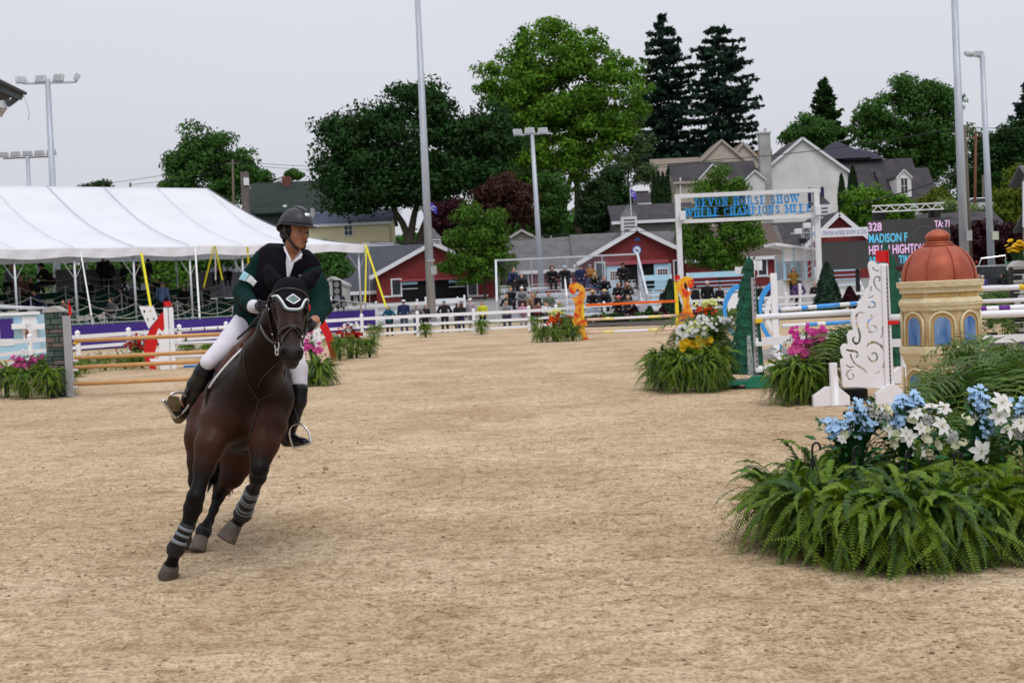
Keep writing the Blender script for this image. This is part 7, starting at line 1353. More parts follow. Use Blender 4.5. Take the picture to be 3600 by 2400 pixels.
fcol([(1060, 893, 8.52), (1056, 903, 8.50), (1042, 915, 8.50), (1032, 921, 8.51)], .008)
RP(decal('armband', [(881, 967), (907, 990), (894, 1007), (867, 987)], rb2, TRIMW, rider, .007, 5, 8.6)); RP(decal('armband', [(860, 954), (879, 966), (865, 989), (843, 984)], rb2, mat('pale_blue_band', (0.35, 0.6, 0.72), 0.7), rider, .007, 5, 8.6))
emb = MB()
for a, b_ in (((1146, 556), (1178, 556)), ((1146, 563), (1178, 563)), ((1152, 563), (1150, 580)), ((1168, 563), (1166, 580)), ((1160, 556), (1158, 563))):
 emb.sweep([hit(rb2, *A4(*a), .006)[0], hit(rb2, *A4(*b_), .006)[0]], .0022, 4)
RP(emb.build('chest_emblem', mat('grey_print', (0.3, 0.3, 0.32), 0.6), rider))
GLV = mat('black_glove', (0.010, 0.009, 0.014), 0.6, (0.018, 0.016, 0.022), 20)
def glove(cx, cy, d, sx_):
 c = P(cx, cy, d); pr = [ell(c, (.038, .03, .042), None, .012)]; pr += [cap(P(cx - 14 * sx_, cy - 6, d + .05), c, .028, .03, .02)]
 for i in range(4):
  o = c + Up * (.030 - .020 * i) + Rt * sx_ * .018 - Fw * .012; l = (.9, 1, .95, .78)[i]
  k1 = o + (-Fw * .034 + Rt * sx_ * .012) * l; k2 = k1 + (-Fw * .006 - Rt * sx_ * .026 - Up * .006) * l; k3 = k2 + (Fw * .016 - Rt * sx_ * .008) * l
  pr += chain([o, k1, k2, k3], [.0105, .0098, .009, .008], .003)
 t0 = c + Up * .028 - Rt * sx_ * .02; pr += chain([t0, t0 - Fw * .03 + Up * .014, t0 - Fw * .05 + Rt * sx_ * .014 + Up * .010], [.012, .0105, .009], .004)
 RP(link('glove', sdf_mesh('glove', pr, .0045, GLV), rider))
glove(924, 1080, 8.28, 1); glove(1084, 1146, 8.2, -1)
CUFF = SHIRT
RP(MB().sweep([P(890, 1076, 8.42), P(903, 1080, 8.37)], [.045, .043], 16).build('cuff', CUFF, rider, True)); RP(MB().sweep([P(1106, 1133, 8.36), P(1097, 1140, 8.31)], [.043, .04], 16).build('cuff', CUFF, rider, True))
RP(MB().sweep([P(1093, 1136, 8.27), P(1086, 1141, 8.25)], [.028, .028], 16).build('watch', mat('watch_blue', (0.05, 0.07, 0.25), 0.3), rider, True))
freestrap('rein', [(930, 1085, 8.22), (923, 1110, 8.1), (916, 1142, 7.95), (926, 1170, 7.8), (945, 1195, 7.68), (965, 1208, 7.62)], .0085, LEATH, horse)
freestrap('rein', [(1082, 1152, 8.15), (1074, 1170, 7.9), (1064, 1195, 7.7)], .0085, LEATH, horse)
freestrap('rein', [(925, 1090, 8.25), (880, 1150, 8.3), (835, 1190, 8.45)], .008, LEATH, horse)
HELM = mat('helmet_shell', (0.030, 0.027, 0.034), 0.42, (0.034, 0.031, 0.038), 3); HELG = mat('helmet_gloss', (0.008, 0.006, 0.008), 0.15)
def dome(a, b, h, cut, n=36, m=12, off=0.0):
 V = []; F = []
 for i in range(m + 1):
  t = (math.pi / 2) * i / m
  for k in range(n):
   an = 2 * math.pi * k / n; V.append(HL(-.008 + (a + off) * math.cos(t) * math.cos(an), (b + off) * math.cos(t) * math.sin(an), cut(math.cos(an)) * math.cos(t) ** 1 + .035 + (h + off) * math.sin(t)))
 for i in range(m):
  for k in range(n): F.append((i * n + k, i * n + (k + 1) % n, (i + 1) * n + (k + 1) % n, (i + 1) * n + k))
 return V, F
V_, F_ = dome(.134, .108, .128, lambda c_: .012 if c_ > 0 else .012 - .05 * c_ * c_)
helm = RP(MB().add(V_, F_).build('helmet', HELM, rider, True))
sm = helm.modifiers.new('thick', 'SOLIDIFY'); sm.thickness = .008
def subp(o, p): return o
bm = MB(); V = []; n = 40
for r0, dz in ((1.0, .004), (1.0, -.003)):
 for k in range(n):
  an = 2 * math.pi * k / n; c_ = math.cos(an); ex = .012 + (.060 * max(0, c_) ** 1.6)
  V.append(HL(-.008 + .132 * c_, .106 * math.sin(an), .035 + (.012 if c_ > 0 else .012 - .05 * c_ * c_) + dz)); V.append(HL(-.008 + (.134 + ex) * c_, (.106 + .008) * math.sin(an), .035 + (.004 if c_ > 0 else .010 - .05 * c_ * c_) + dz - .004 * max(c_, 0)))
F = []
for k in range(n):
 a, b_ = 2 * k, 2 * ((k + 1) % n); F += [(a, a + 1, b_ + 1, b_), (a + 2 * n, b_ + 2 * n, b_ + 2 * n + 1, a + 2 * n + 1), (a + 1, a + 1 + 2 * n, b_ + 1 + 2 * n, b_ + 1)]
RP(bm.add(V, F).build('helmet_brim', HELG, rider, True))
st = MB(); pts = [HL(-.008 + .139 * math.cos(t), 0, .047 * max(0, math.cos(t)) ** 4 * 0 + .037 + .134 * math.sin(t)) for t in np.linspace(R(38), R(170), 16)]
st.sweep(pts, [.022] * 16, 10, True, .22); RP(st.build('helmet_stripe', HELG, rider, True))
t = R(33); vc = HL(-.008 + .1405 * math.cos(t), 0, .043 + .134 * math.sin(t)); RP(MB().sweep([vc + udir * .012 - fdir * .008, vc - udir * .012 + fdir * .006], [.019, .016], 10, True, .3).build('helmet_vent', STEELB, rider, True))
RP(link('hair', sdf_mesh('rider_hair', [ell(HL(-.03, 0, .0), (.082, .083, .075), MHd, .02), ell(HL(.0, .066, .012), (.034, .018, .042), MHd, .012), ell(HL(.0, -.066, .012), (.034, .018, .042), MHd, .012), ell(HL(-.095, 0, -.055), (.025, .03, .03), MHd, .02)], .006, mat('dark_hair', (0.012, 0.007, 0.006), 0.7)), rider))
for s_ in (1, -1):
 RP(MB().sweep([HL(.0, s_ * .088, .035), HL(-.005, s_ * .086, -.01), HL(.02, s_ * .070, -.055), HL(.05, s_ * .045, -.098), HL(.058, s_ * .012, -.118)], [.012, .012, .009, .009, .009], 8, True).build('chin_strap', LEATH, rider, True))
RP(MB().sweep([HL(-.085, .055, .02), HL(-.075, .06, -.03), HL(-.03, .085, -.045), HL(.01, .078, -.035)], [.014, .014, .012, .009], 8).build('helmet_harness', LEATH, rider, True))
RP(MB().sweep([HL(-.085, -.055, .02), HL(-.075, -.06, -.03), HL(-.03, -.085, -.045), HL(.01, -.078, -.035)], [.014, .014, .012, .009], 8).build('helmet_harness', LEATH, rider, True))
for i, (x, y, d, s_) in enumerate([(1145, 1645, 8.5, .022), (1138, 1660, 8.5, .014), (1052, 1713, 8.4, .014), (1054, 1731, 8.4, .012), (1258, 1555, 9, .010), (975, 1800, 8.3, .011), (981, 1604, 8.8, .010), (1165, 1555, 8.9, .009), (1185, 1708, 8.6, .006)]):
 mb = MB(); mb.ball(P(x, y, d), s_, 7, 4, (1, .8, .7)); o = mb.build('sand_clod', CLOD); tag(o, ['largest lump of kicked-up sand in the air beside the horse', 'small lump of sand just under the largest flying one', 'flying sand lump between the right foreleg and the largest lump', 'lowest of the two close flying lumps right of the foreleg', 'flying speck of sand high right of the rider boot', 'flying sand speck right of the raised fetlock', 'flying sand speck right of the raised knee', 'flying sand speck above the largest lump', 'tiny sand speck below right of the largest lump'][i], 'sand lump', 'lumps of sand kicked into the air')
# ================================================================ spectators
def V3(*a): return Vector(a)
def pose_def(kind):
 """joints in local metres, person faces -Y. z = 0 is the ground (standing) or the seat (sitting)."""
 sit = kind.startswith('sit'); z0 = 0.10 if sit else 0.93; lean = {'sit_lean': .28, 'sit_phone': .18, 'sit_up': .05, 'sit_cross': .04}.get(kind, 0.03)
 J = {}; J['pel'] = V3(0, 0, z0); J['che'] = V3(0, -lean * .7, z0 + .38); J['nk'] = V3(0, -lean * 1.1, z0 + .54); J['hd'] = V3(0, -lean * 1.3 - .03, z0 + .70)
 for s_, k in ((-1, 'l'), (1, 'r')):
  J[k + 'sh'] = J['nk'] + V3(.19 * s_, .01, -.06); J[k + 'hip'] = J['pel'] + V3(.09 * s_, 0, -.03)
  if sit:
   J[k + 'kn'] = V3(.13 * s_, -.46, .08); J[k + 'an'] = V3(.12 * s_, -.50 + .1 * (s_ > 0), -.36); J[k + 'toe'] = J[k + 'an'] + V3(0, -.16, -.05)
  else:
   st = .03 if kind != 'walk' else .16; J[k + 'kn'] = V3(.11 * s_, -st * s_, .50); J[k + 'an'] = V3(.12 * s_, st * s_ * .6, .09); J[k + 'toe'] = J[k + 'an'] + V3(.02 * s_, -.17, -.05)
  if kind in ('sit_lean',): J[k + 'el'] = J[k + 'sh'] + V3(.07 * s_, -.16, -.24); J[k + 'wr'] = V3(.07 * s_, -.42, z0 + .14)
  elif kind == 'sit_phone': J[k + 'el'] = J[k + 'sh'] + V3(.07 * s_, -.05, -.27); J[k + 'wr'] = V3(.06 * s_, -.32, z0 + .20)
  elif kind in ('sit_cross', 'cross'): J[k + 'el'] = J[k + 'sh'] + V3(.08 * s_, -.03, -.27); J[k + 'wr'] = J['che'] + V3(-.08 * s_, -.20, -.06)
  elif kind == 'sit_up': J[k + 'el'] = J[k + 'sh'] + V3(.06 * s_, -.02, -.28); J[k + 'wr'] = V3(.12 * s_, -.28, z0 + .10)
  elif kind == 'camera': J[k + 'el'] = J[k + 'sh'] + V3(.10 * s_, -.14, -.18); J[k + 'wr'] = J['hd'] + V3(.06 * s_, -.20, -.05)
  elif kind == 'pocket': J[k + 'el'] = J[k + 'sh'] + V3(.13 * s_, .03, -.26); J[k + 'wr'] = J['pel'] + V3(.17 * s_, -.10, .02)
  else: J[k + 'el'] = J[k + 'sh'] + V3(.06 * s_, .02, -.28); J[k + 'wr'] = J[k + 'el'] + V3(.01 * s_, -.08, -.24)
 return J, sit
POSES = {}
def pose_meshes(kind):
 if kind in POSES: return POSES[kind]
 J, sit = pose_def(kind); K = .03
 b_ = [ell(J['hd'], (.075, .092, .115), None, .02), cap(J['hd'] + V3(0, -.085, -.01), J['hd'] + V3(0, -.10, -.035), .012, .014, .015), cap(J['hd'], J['nk'], .05, .055, K), cap(J['nk'] + V3(0, 0, -.05), J['pel'], .12, .13, .05), cap(J['lsh'], J['rsh'], .055, .055, .04)]
 t_ = [cap(J['nk'] + V3(0, 0, -.08), J['pel'] + V3(0, 0, .02), .150, .165, .05), cap(J['lsh'], J['rsh'], .08, .08, .06), cap(J['nk'] + V3(0, 0, -.02), J['nk'] + V3(0, 0, -.03), .075, None, .03)]
 p_ = [cap(J['lhip'] + V3(0, 0, .04), J['rhip'] + V3(0, 0, .04), .125, .125, .04)]; sh = []
 for k in 'lr':
  b_ += chain([J[k + 'sh'], J[k + 'el'], J[k + 'wr']], [.05, .038, .028], K); wr = J[k + 'wr']; d = (wr - J[k + 'el']).normalized(); b_ += [ell(wr + d * .055, (.035, .04, .035), None, .02)]
  b_ += chain([J[k + 'hip'], J[k + 'kn'], J[k + 'an']], [.075, .052, .036], K) + [cap(J[k + 'an'], J[k + 'toe'], .036, .03, .02)]
  t_ += chain([J[k + 'sh'], J[k + 'el'], wr], [.072, .060, .047], .03)
  p_ += chain([J[k + 'hip'], J[k + 'kn'], J[k + 'an']], [.095, .070, .055], .03); sh += [cap(J[k + 'an'] + V3(0, .03, -.03), J[k + 'toe'] + V3(0, 0, .005), .050, .042, .02)]
 h = J['hd']; hair_s = [ell(h + V3(0, .025, .03), (.086, .092, .105), None, .02)]
 hair_l = hair_s + [cap(h + V3(-.06, .03, 0), h + V3(-.085, -.02, -.26), .045, .04, .05), cap(h + V3(.06, .03, 0), h + V3(.085, -.02, -.26), .045, .04, .05), cap(h + V3(0, .06, 0), h + V3(0, .07, -.24), .06, .05, .05)]
 capm = [ell(h + V3(0, .01, .055), (.092, .105, .085), None, .01), ell(h + V3(0, -.13, .04), (.07, .075, .012), None, .01)]
 straw = [ell(h + V3(0, 0, .07), (.09, .10, .09), None, .03), ell(h + V3(0, 0, .045), (.19, .20, .014), None, .02)]
 beanie = [ell(h + V3(0, .01, .05), (.094, .108, .10), None, .01)]; hood = [ell(h + V3(0, .03, .02), (.115, .11, .14), None, .02), ell(h + V3(0, -.09, -.01), (.07, .08, .095), None, .01, sub=1)]
 vx = .024; D = {}
 for nm, pr in (('body', b_), ('jacket', t_), ('trousers', p_), ('shoes', sh)): D[nm] = sdf_mesh(f'{nm}_{kind}', pr, vx if nm != 'body' else .02)
 for nm, pr in (('short', hair_s), ('long', hair_l), ('cap', capm), ('straw', straw), ('beanie', beanie), ('hood', hood)): D[nm] = sdf_mesh(f'{nm}_{kind}', pr, .02)
 D['J'] = J; POSES[kind] = D; return D
CM = {}
def cm(c, rough=.8):
 key = 'cloth_%02x%02x%02x' % tuple(int(q * 255) for q in c)
 return mat(key, c, rough, tuple(q * .75 for q in c), 9, bump=.3, bscale=12)
SK = [mat('skin_fair', (0.5, 0.28, 0.2), .55), mat('skin_tan', (0.36, 0.19, 0.12), .55), mat('skin_dark', (0.12, 0.06, 0.04), .55)]
BK = (0.012, 0.012, 0.016); NV = (0.015, 0.025, 0.09); GY_ = (0.25, 0.26, 0.28); JN = (0.05, 0.09, 0.2); WH = (0.75, 0.76, 0.78); HB = (0.02, 0.012, 0.008); HBR = (0.09, 0.045, 0.02); HBL = (0.4, 0.27, 0.12); STR = (0.55, 0.4, 0.2)
def person(label, loc, kind='stand', top=BK, bot=BK, hair=HB, hat=None, hatc=WH, long=False, rz=0, sc=1.0, skin=0, group=None):
 D = pose_meshes(kind); t = thing('person', label, 'person', loc, rz, group); t.scale = (sc * 1.16, sc * 1.1, sc)
 def sub(nm, me, m_):
  o = bpy.data.objects.new(nm, me); col.objects.link(o); o.parent = t
  if not me.materials: me.materials.append(m_)
  o.material_slots[0].link = 'OBJECT'; o.material_slots[0].material = m_; return o
 sub('body', D['body'], SK[skin]); sub('jacket', D['jacket'], cm(top)); sub('trousers', D['trousers'], cm(bot)); sub('shoes', D['shoes'], BLACK)
 if hat != 'beanie' and hat != 'hood' or long: sub('hair', D['long' if long else 'short'], cm(hair, .6))
 if hat: sub({'cap': 'cap', 'straw': 'hat', 'beanie': 'beanie', 'hood': 'hood'}[hat], D[hat], cm(hatc))
 return t
B4 = lambda x, y: (1700 + x / 3.618, 880 + y / 3.618)
seat = [
 (325, 285, 'person in navy hooded top with reddish hair, leftmost in the top bleacher row', dict(kind='sit_lean', top=NV, hair=(0.12, 0.035, 0.02), rz=.6)),
 (475, 290, 'dark haired person in black jacket looking down, second from left in the top row', dict(kind='sit_phone', long=True, rz=.1)),
 (855, 250, 'person in long black hooded coat alone left of the mast in the top row', dict(kind='sit_phone', hat='hood', hatc=BK, rz=.2)),
 (1030, 250, 'person in black jacket with pale blue cap in the top row', dict(kind='sit_phone', hat='cap', hatc=(0.4, 0.6, 0.85))),
 (1235, 215, 'person in navy jacket and navy cap beside the mustard coat', dict(kind='sit_up', top=NV, hat='cap', hatc=NV, bot=NV)),
 (1350, 190, 'person in mustard brown coat with arms crossed and grey cap', dict(kind='sit_cross', top=(0.35, 0.16, 0.04), bot=JN, hat='cap', hatc=(0.25, 0.2, 0.22))),
 (1765, 185, 'person in black with beanie at the right end of the top row', dict(kind='sit_phone', hat='beanie', hatc=BK, skin=1)),
 (1410, 345, 'blonde child in black hooded top and jeans below the mustard coat', dict(kind='sit_lean', hair=HBL, bot=JN, long=True, sc=.88)),
 (1525, 325, 'person in black jacket and jeans resting chin, right of the blonde child', dict(kind='sit_lean', hair=HBR, bot=JN)),
 (1710, 415, 'long brown haired woman in black touching her face at the right', dict(kind='sit_cross', hair=(0.15, 0.07, 0.03), long=True, rz=.3)),
 (1815, 420, 'woman with long wavy brown hair at the right end of the middle row', dict(kind='sit_lean', top=(0.03, 0.03, 0.03), hair=(0.2, 0.1, 0.04), long=True)),
 (345, 500, 'brown haired person partly hidden at the left of the middle rows', dict(kind='sit_up', hair=HBR)),
 (320, 550, 'person in black jacket with fair brown hair leaning forward at left', dict(kind='sit_lean', hair=(0.25, 0.12, 0.05), rz=-.3)),
 (485, 498, 'person in light grey jacket and white cap in the left middle rows', dict(kind='sit_lean', top=GY_, hat='cap', bot=(0.08, 0.02, 0.03))),
 (650, 530, 'person in black with green knit beanie', dict(kind='sit_up', hat='beanie', hatc=(0.12, 0.22, 0.15))),
 (625, 590, 'blonde person wrapped in a tan scarf below the green beanie', dict(kind='sit_up', hair=(0.3, 0.17, 0.08), top=(0.3, 0.2, 0.11), bot=BK, long=True)),
 (825, 520, 'person in olive vest with pale sleeves in the middle rows', dict(kind='sit_up', top=(0.14, 0.16, 0.12), hair=HBR, bot=(0.1, 0.12, 0.16))),
 (1380, 505, 'person in black with pale straw hat left of the pair of hats', dict(kind='sit_lean', hat='straw', hatc=STR, bot=(0.3, 0.4, 0.55), skin=1)),
 (1530, 500, 'person in black with wide tan straw hat right of the pair of hats', dict(kind='sit_lean', hat='straw', hatc=(0.6, 0.42, 0.25))),
 (290, 690, 'person in grey hooded top and tan cap at the lowest left seat', dict(kind='sit_lean', top=GY_, hat='cap', hatc=(0.35, 0.3, 0.2), bot=NV)),
 (495, 650, 'dark haired child in pink hooded top in the lowest rows', dict(kind='sit_phone', top=(0.6, 0.3, 0.5), sc=.85, hair=HB, bot=GY_)),
 (700, 700, 'brown haired child in dark red behind the fence post', dict(kind='sit_phone', top=(0.2, 0.02, 0.05), hair=HBR, sc=.8, long=True)),
 (785, 650, 'child with brown hair and pale top behind the teal child', dict(kind='sit_phone', top=WH, hair=HBR, sc=.82)),
 (808, 705, 'small child in teal top in the lowest row', dict(kind='sit_phone', top=(0.03, 0.4, 0.42), hair=(0.2, 0.1, 0.05), sc=.75, long=True)),
 (965, 660, 'blonde long haired girl in green behind the fern', dict(kind='sit_up', top=(0.12, 0.2, 0.05), hair=HBL, long=True, sc=.85)),
 (1710, 655, 'person with pink hat just above the orange rail', dict(kind='sit_lean', hat='straw', hatc=(0.6, 0.2, 0.2))),
 (1830, 660, 'grey haired person low behind the orange rail', dict(kind='sit_lean', top=(0.12, 0.1, 0.1), hair=(0.3, 0.26, 0.24))),
]
for x, y, lab, kw in seat:
 hx, hy = B4(x, y); best = None; sc = kw.get('sc', 1); Jh = pose_def(kw['kind'])[0]['hd'].z
 for k, z in enumerate(ROWZ):
  Yk = BL0.y + k * ROWD; zh = W(hx, hy, Yk).z; e = abs(zh - Jh * sc - z - .02)
  if best is None or e < best[0]: best = (e, k, Yk, z)
 _, k, Yk, z = best; px_ = W(hx, hy, Yk).x; person(lab, (px_, Yk + .02, z + .015), group='spectators on the bleachers', **kw)
def standp(hx, hy, Y, lab, zb=None, H=None, **kw):
 p = W(hx, hy, Y); g_z = gz(Y) if zb is None else zb; k = kw.get('kind', 'stand'); Jh = pose_def(k)[0]['hd'].z
 sc = min(1.22, max(.8, (p.z - g_z) / Jh)); kw.pop('sc', None)
 return person(lab, (p.x, Y, g_z), sc=sc, **kw)
Z5 = lambda x, y: (1000 + x / 3.136, 900 + y / 3.136)
GRF = 'people standing behind the ring fence'
standp(*Z5(1150, 575), 60.8, 'photographer in teal jacket holding a black camera to the eye by the fence', kind='camera', top=(0.01, 0.12, 0.2), group=GRF)
standp(*Z5(1310, 510), 63.6, 'person in navy jacket and white cap seen from behind', top=NV, bot=(0.04, 0.07, 0.12), hat='cap', rz=3.0, group=GRF)
standp(*Z5(1455, 545), 61.2, 'person in grey sweatshirt and white cap at the fence post', top=(0.2, 0.2, 0.22), hat='cap', kind='pocket', bot=JN, group=GRF)
standp(*Z5(1545, 555), 61.9, 'grey haired man in black blazer left of the tall mast', hair=(0.3, 0.32, 0.35), skin=1, rz=.5, group=GRF)
standp(*Z5(1760, 515), 62.8, 'man in black jacket with teal cap and hands in pockets right of the mast', kind='pocket', hat='cap', hatc=(0.1, 0.35, 0.3), group=GRF)
standp(*Z5(1895, 540), 63.6, 'dark haired woman in black turned sideways right of the teal cap', rz=1.0, long=True, group=GRF)
standp(*Z5(1945, 580), 62.4, 'long brown haired person in black with a dark bag', hair=(0.10, 0.03, 0.015), long=True, rz=2.8, bot=NV, group=GRF)
standp(*Z5(2055, 490), 63.6, 'person in pale grey shirt and white cap bending at the fence', top=(0.4, 0.36, 0.42), hat='cap', rz=-.6, bot=GY_, group=GRF)
standp(*Z5(2180, 530), 64.4, 'child in bright yellow jacket beside the bleachers', top=(0.6, 0.62, 0.03), hair=HB, kind='stand', group=GRF)
for (x, y, lab, kw) in ((275, 425, 'judge in black cap left behind the table', dict(hat='cap', hatc=(0.08, 0.1, 0.1))), (500, 415, 'judge in navy with black cap in the middle behind the table', dict(hat='cap', hatc=BK, top=NV)), (622, 415, 'judge in navy jacket and blue cap with arms crossed', dict(hat='cap', hatc=(0.05, 0.06, 0.2), top=NV, kind='sit_cross'))):
 hx, hy = Z5(x, y); q = line_at(SA + sp * 3.0, su, hx); kw.setdefault('kind', 'sit_up'); zh = zat(q.x, q.y, hy); kw['sc'] = 1.05; person(lab, (q.x, q.y, zh - .80 * 1.05), group='judges under the tent end', rz=.3, **kw)
 ch = copy_tree(ch0); ch.location = (q.x, q.y, zh - .84 - .40); ch.rotation_euler = (0, 0, .3); tag(ch, 'chair under the ' + lab.replace('judge', 'judge sitting'), 'chair', 'beige folding chairs on the terrace')
Z2 = lambda x, y: (2200 + x / 3.136, 600 + y / 3.136)
GRR = 'people standing behind the far right fence'
standp(*Z2(430, 1320), 72.3, 'person in black with white cap and long hair right of the bleachers', hat='cap', long=True, hair=HBR, group=GRR)
standp(*Z2(760, 1290), 72.3, 'person with a dark backpack bending behind the flame standard', rz=2.2, hair=HB, group=GRR)
standp(*Z2(895, 1245), 73.1, 'man in black jacket and white cap behind the benches', hat='cap', group=GRR)
standp(*Z2(1028, 1295), 72.3, 'dark haired man in black next to the white capped man', hair=HB, skin=1, rz=.5, group=GRR)
standp(*Z2(1480, 1275), 72.3, 'person in black seen between the tree panel and the blue arc', hat='cap', hatc=BK, group=GRR)
standp(*Z2(1590, 1250), 73.1, 'person in dark violet behind the blue arc', top=(0.05, 0.03, 0.12), hat='cap', hatc=(0.05, 0.04, 0.08), group=GRR)
standp(*Z2(1900, 1240), 71.5, 'man in purple rain jacket and dark cap before the judge stand', top=(0.10, 0.05, 0.2), hat='cap', hatc=(0.03, 0.03, 0.06), skin=1, kind='pocket', bot=(0.02, 0.02, 0.03), group=GRR)
standp(*Z2(2088, 1258), 71.2, 'bald man in black printed shirt left of the small conifer', hair=(0.3, 0.17, 0.11), kind='cross', bot=(0.25, 0.35, 0.36), group=GRR)
standp(*Z2(1845, 1100), 73.9, 'long haired woman in mustard sitting inside the judge stand', top=(0.3, 0.17, 0.03), long=True, hair=HB, zb=.65, group=GRR)
Z3 = lambda x, y: (3300 + x / 3.92, 850 + y / 3.92)
standp(*Z3(600, 490), 74.7, 'white haired person in purple beside the dark vehicle', top=(0.10, 0.06, 0.3), hair=WH, group=GRR)
standp(*Z3(545, 470), 75.5, 'person in dark green left of the white haired person', top=(0.02, 0.06, 0.05), group=GRR)
standp(*Z3(955, 395), 73.1, 'man in black with white cap beside the stone pillar at the right', hat='cap', group=GRR)
standp(*Z3(865, 460), 73.9, 'dark clothed person left of the white capped man at the right', hat='cap', hatc=BK, group=GRR)
Z0 = lambda x, y: (x / 3.357, 600 + y / 3.357)
GT = 'people on the terrace under the tent'
def tierp(hx, hy, k, lab, kind, **kw):
 q = line_at(SA + sp * (TD * k + 1.3), su, hx); zb = TZ[k] + (.46 if kind.startswith('sit') else 0); Jh = pose_def(kind)[0]['hd'].z; zh = zat(q.x, q.y, hy)
 sc = min(1.25, max(.85, (zh - zb) / Jh)); person(lab, (q.x, q.y, zb), kind=kind, sc=sc, group=GT, **kw)
 if kind.startswith('sit'): ch = copy_tree(ch0); ch.location = (q.x, q.y, TZ[k]); ch.rotation_euler = (0, 0, kw.get('rz', 0)); tag(ch, 'folding chair carrying the ' + lab, 'chair', 'beige folding chairs on the terrace')
tierp(*Z0(200, 1140), 4, 'grey sweatshirt person at the left edge under the tent', 'sit_up', top=(0.25, 0.25, 0.33), hair=HBR)
tierp(*Z0(285, 1225), 3, 'person in reddish plaid shirt under the tent', 'sit_up', top=(0.16, 0.06, 0.05), hair=HBR, rz=.6)
tierp(*Z0(655, 1110), 4, 'person in dark coat and dark brimmed hat under the tent', 'sit_lean', top=(0.03, 0.015, 0.015), hat='straw', hatc=BK, rz=-.8)
tierp(*Z0(1270, 1040), 4, 'tall person in black standing left of the tent middle pole', 'stand', rz=.5)
tierp(*Z0(1325, 1080), 4, 'person with grey cap close behind the tall person in black', 'stand', hat='cap', hatc=(0.15, 0.14, 0.15), rz=.4)
tierp(*Z0(1505, 1130), 4, 'long haired person in black standing under the tent', 'walk', long=True, hair=(0.05, 0.03, 0.015), rz=-.7)
tierp(*Z0(1655, 1110), 4, 'dark figure standing behind the tent pole and yellow strap', 'stand')
tierp(*Z0(1790, 1065), 4, 'man in navy jacket and khaki trousers standing right of the yellow strap', 'stand', top=(0.01, 0.014, 0.035), bot=(0.14, 0.11, 0.08), rz=2.5)
tierp(*Z0(1945, 1345), 1, 'person in light blue shirt seen from behind under the tent', 'stand', top=(0.13, 0.2, 0.36), bot=BK, hair=(0.2, 0.17, 0.15), rz=2.9)
tierp(*Z0(1600, 1380), 2, 'person in grey stooping right of the middle pole', 'stand', top=(0.12, 0.12, 0.13), rz=1.2)
tierp(*Z0(2210, 1440), 2, 'red haired person in black sitting right of the blue shirt', 'sit_up', hair=(0.12, 0.04, 0.02))
tierp(776, 975, 4, 'dark person with pale cowboy hat under the tent near the rider', 'sit_up', hat='straw', hatc=(0.35, 0.3, 0.25))
tierp(816, 980, 4, 'dark seated person right of the cowboy hat', 'sit_lean', hair=HBR)
tierp(70, 1000, 3, 'seated person in dark red near the left tent edge', 'sit_up', top=(0.08, 0.03, 0.03), rz=.5)
tierp(440, 1045, 2, 'person in dark green sitting left of the middle pole', 'sit_lean', top=(0.02, 0.05, 0.03))
tierp(655, 1045, 2, 'seated person in black further right near the rider sleeve', 'sit_up')
for i, (px, py, k, tp, lab) in enumerate([(120, 985, 3, BK, 'seated dark figure between the left mast and the plaid shirt'), (150, 1030, 2, NV, 'seated navy figure low at the left under the tent'), (330, 1040, 3, BK, 'seated black clad person below the tall standing pair'), (400, 1075, 1, (0.10, 0.10, 0.11), 'seated grey person near the tent middle on the second step'), (560, 1010, 3, BK, 'seated black figure right of the navy jacketed man'), (600, 1060, 2, (0.05, 0.02, 0.02), 'seated maroon figure right of the blue shirt'), (735, 1020, 2, BK, 'seated figure close to the rider sleeve on the third step'), (240, 1070, 1, (0.16, 0.1, 0.08), 'seated brown jacketed person on the second step above the stone pillar')]): tierp(px, py, k, lab, ['sit_up', 'sit_lean', 'sit_phone'][i % 3], top=tp, hair=[HB, HBR][i % 2], rz=rng.uniform(-.5, .7))
q0 = line_at(SA + sp * 1.6, su, 1130); q1 = line_at(SA + sp * 1.6, su, 1298); tb = thing('judges_table', 'long table with white papers at the right end of the terrace', 'table', q0)
MB().beam((0, 0, 1.95), Vector(q1 - q0) + V3(0, 0, 1.52), .7, .04).build('table_top', WHITEV, tb)
for f in (.05, .5, .95): MB().tube((q1 - q0) * f + V3(0, 0, .78), (q1 - q0) * f + V3(0, 0, 1.5), .03).build('leg', GALV, tb)
spk = thing('speaker_stack', 'black loudspeaker column on a stand at the judges table', 'speaker', line_at(SA + sp * 2.0, su, 1193)); zz = W(1193, 985, spk.location.y).z
MB().bx(-.25, .25, -.2, .2, zz - 1.6, zz).build('cabinet', BLACK, spk, bevel=.03); MB().tube((0, 0, .78), (0, 0, zz - 1.6), .04).build('stand_pole', BLACK, spk)
for i in range(4): MB().sweep([(0, -.21, zz - .25 - .38 * i), (0, -.23, zz - .25 - .38 * i)], [.15, .17], 14).build('driver_cone', GREYP, spk)
kb = Bld('garden_shed', 'small pale gable roofed shed behind the judges', 'shed', 1165, 88); a = kb.pt(1165, 982); c = kb.pt(1190, 1003); kb.gable_y(a.x - 1.0, a.x + 1.0, c.z - .1, a.z, 0, 2, mat('pale_grey_wall', (0.4, 0.4, 0.38), .8), MATS['pale_grey_wall'], over=.1, trim=None)
vb = onground(3480, 80); v = thing('pickup_truck', 'dark pickup with chrome roof rack parked behind the dome tower', 'truck', vb); s_ = 97 / FPX
def vp(px, py): q = W(px, py, 80); return q.x - vb.x, q.z - vb.z
a = vp(3428, 990); c = vp(3525, 960)
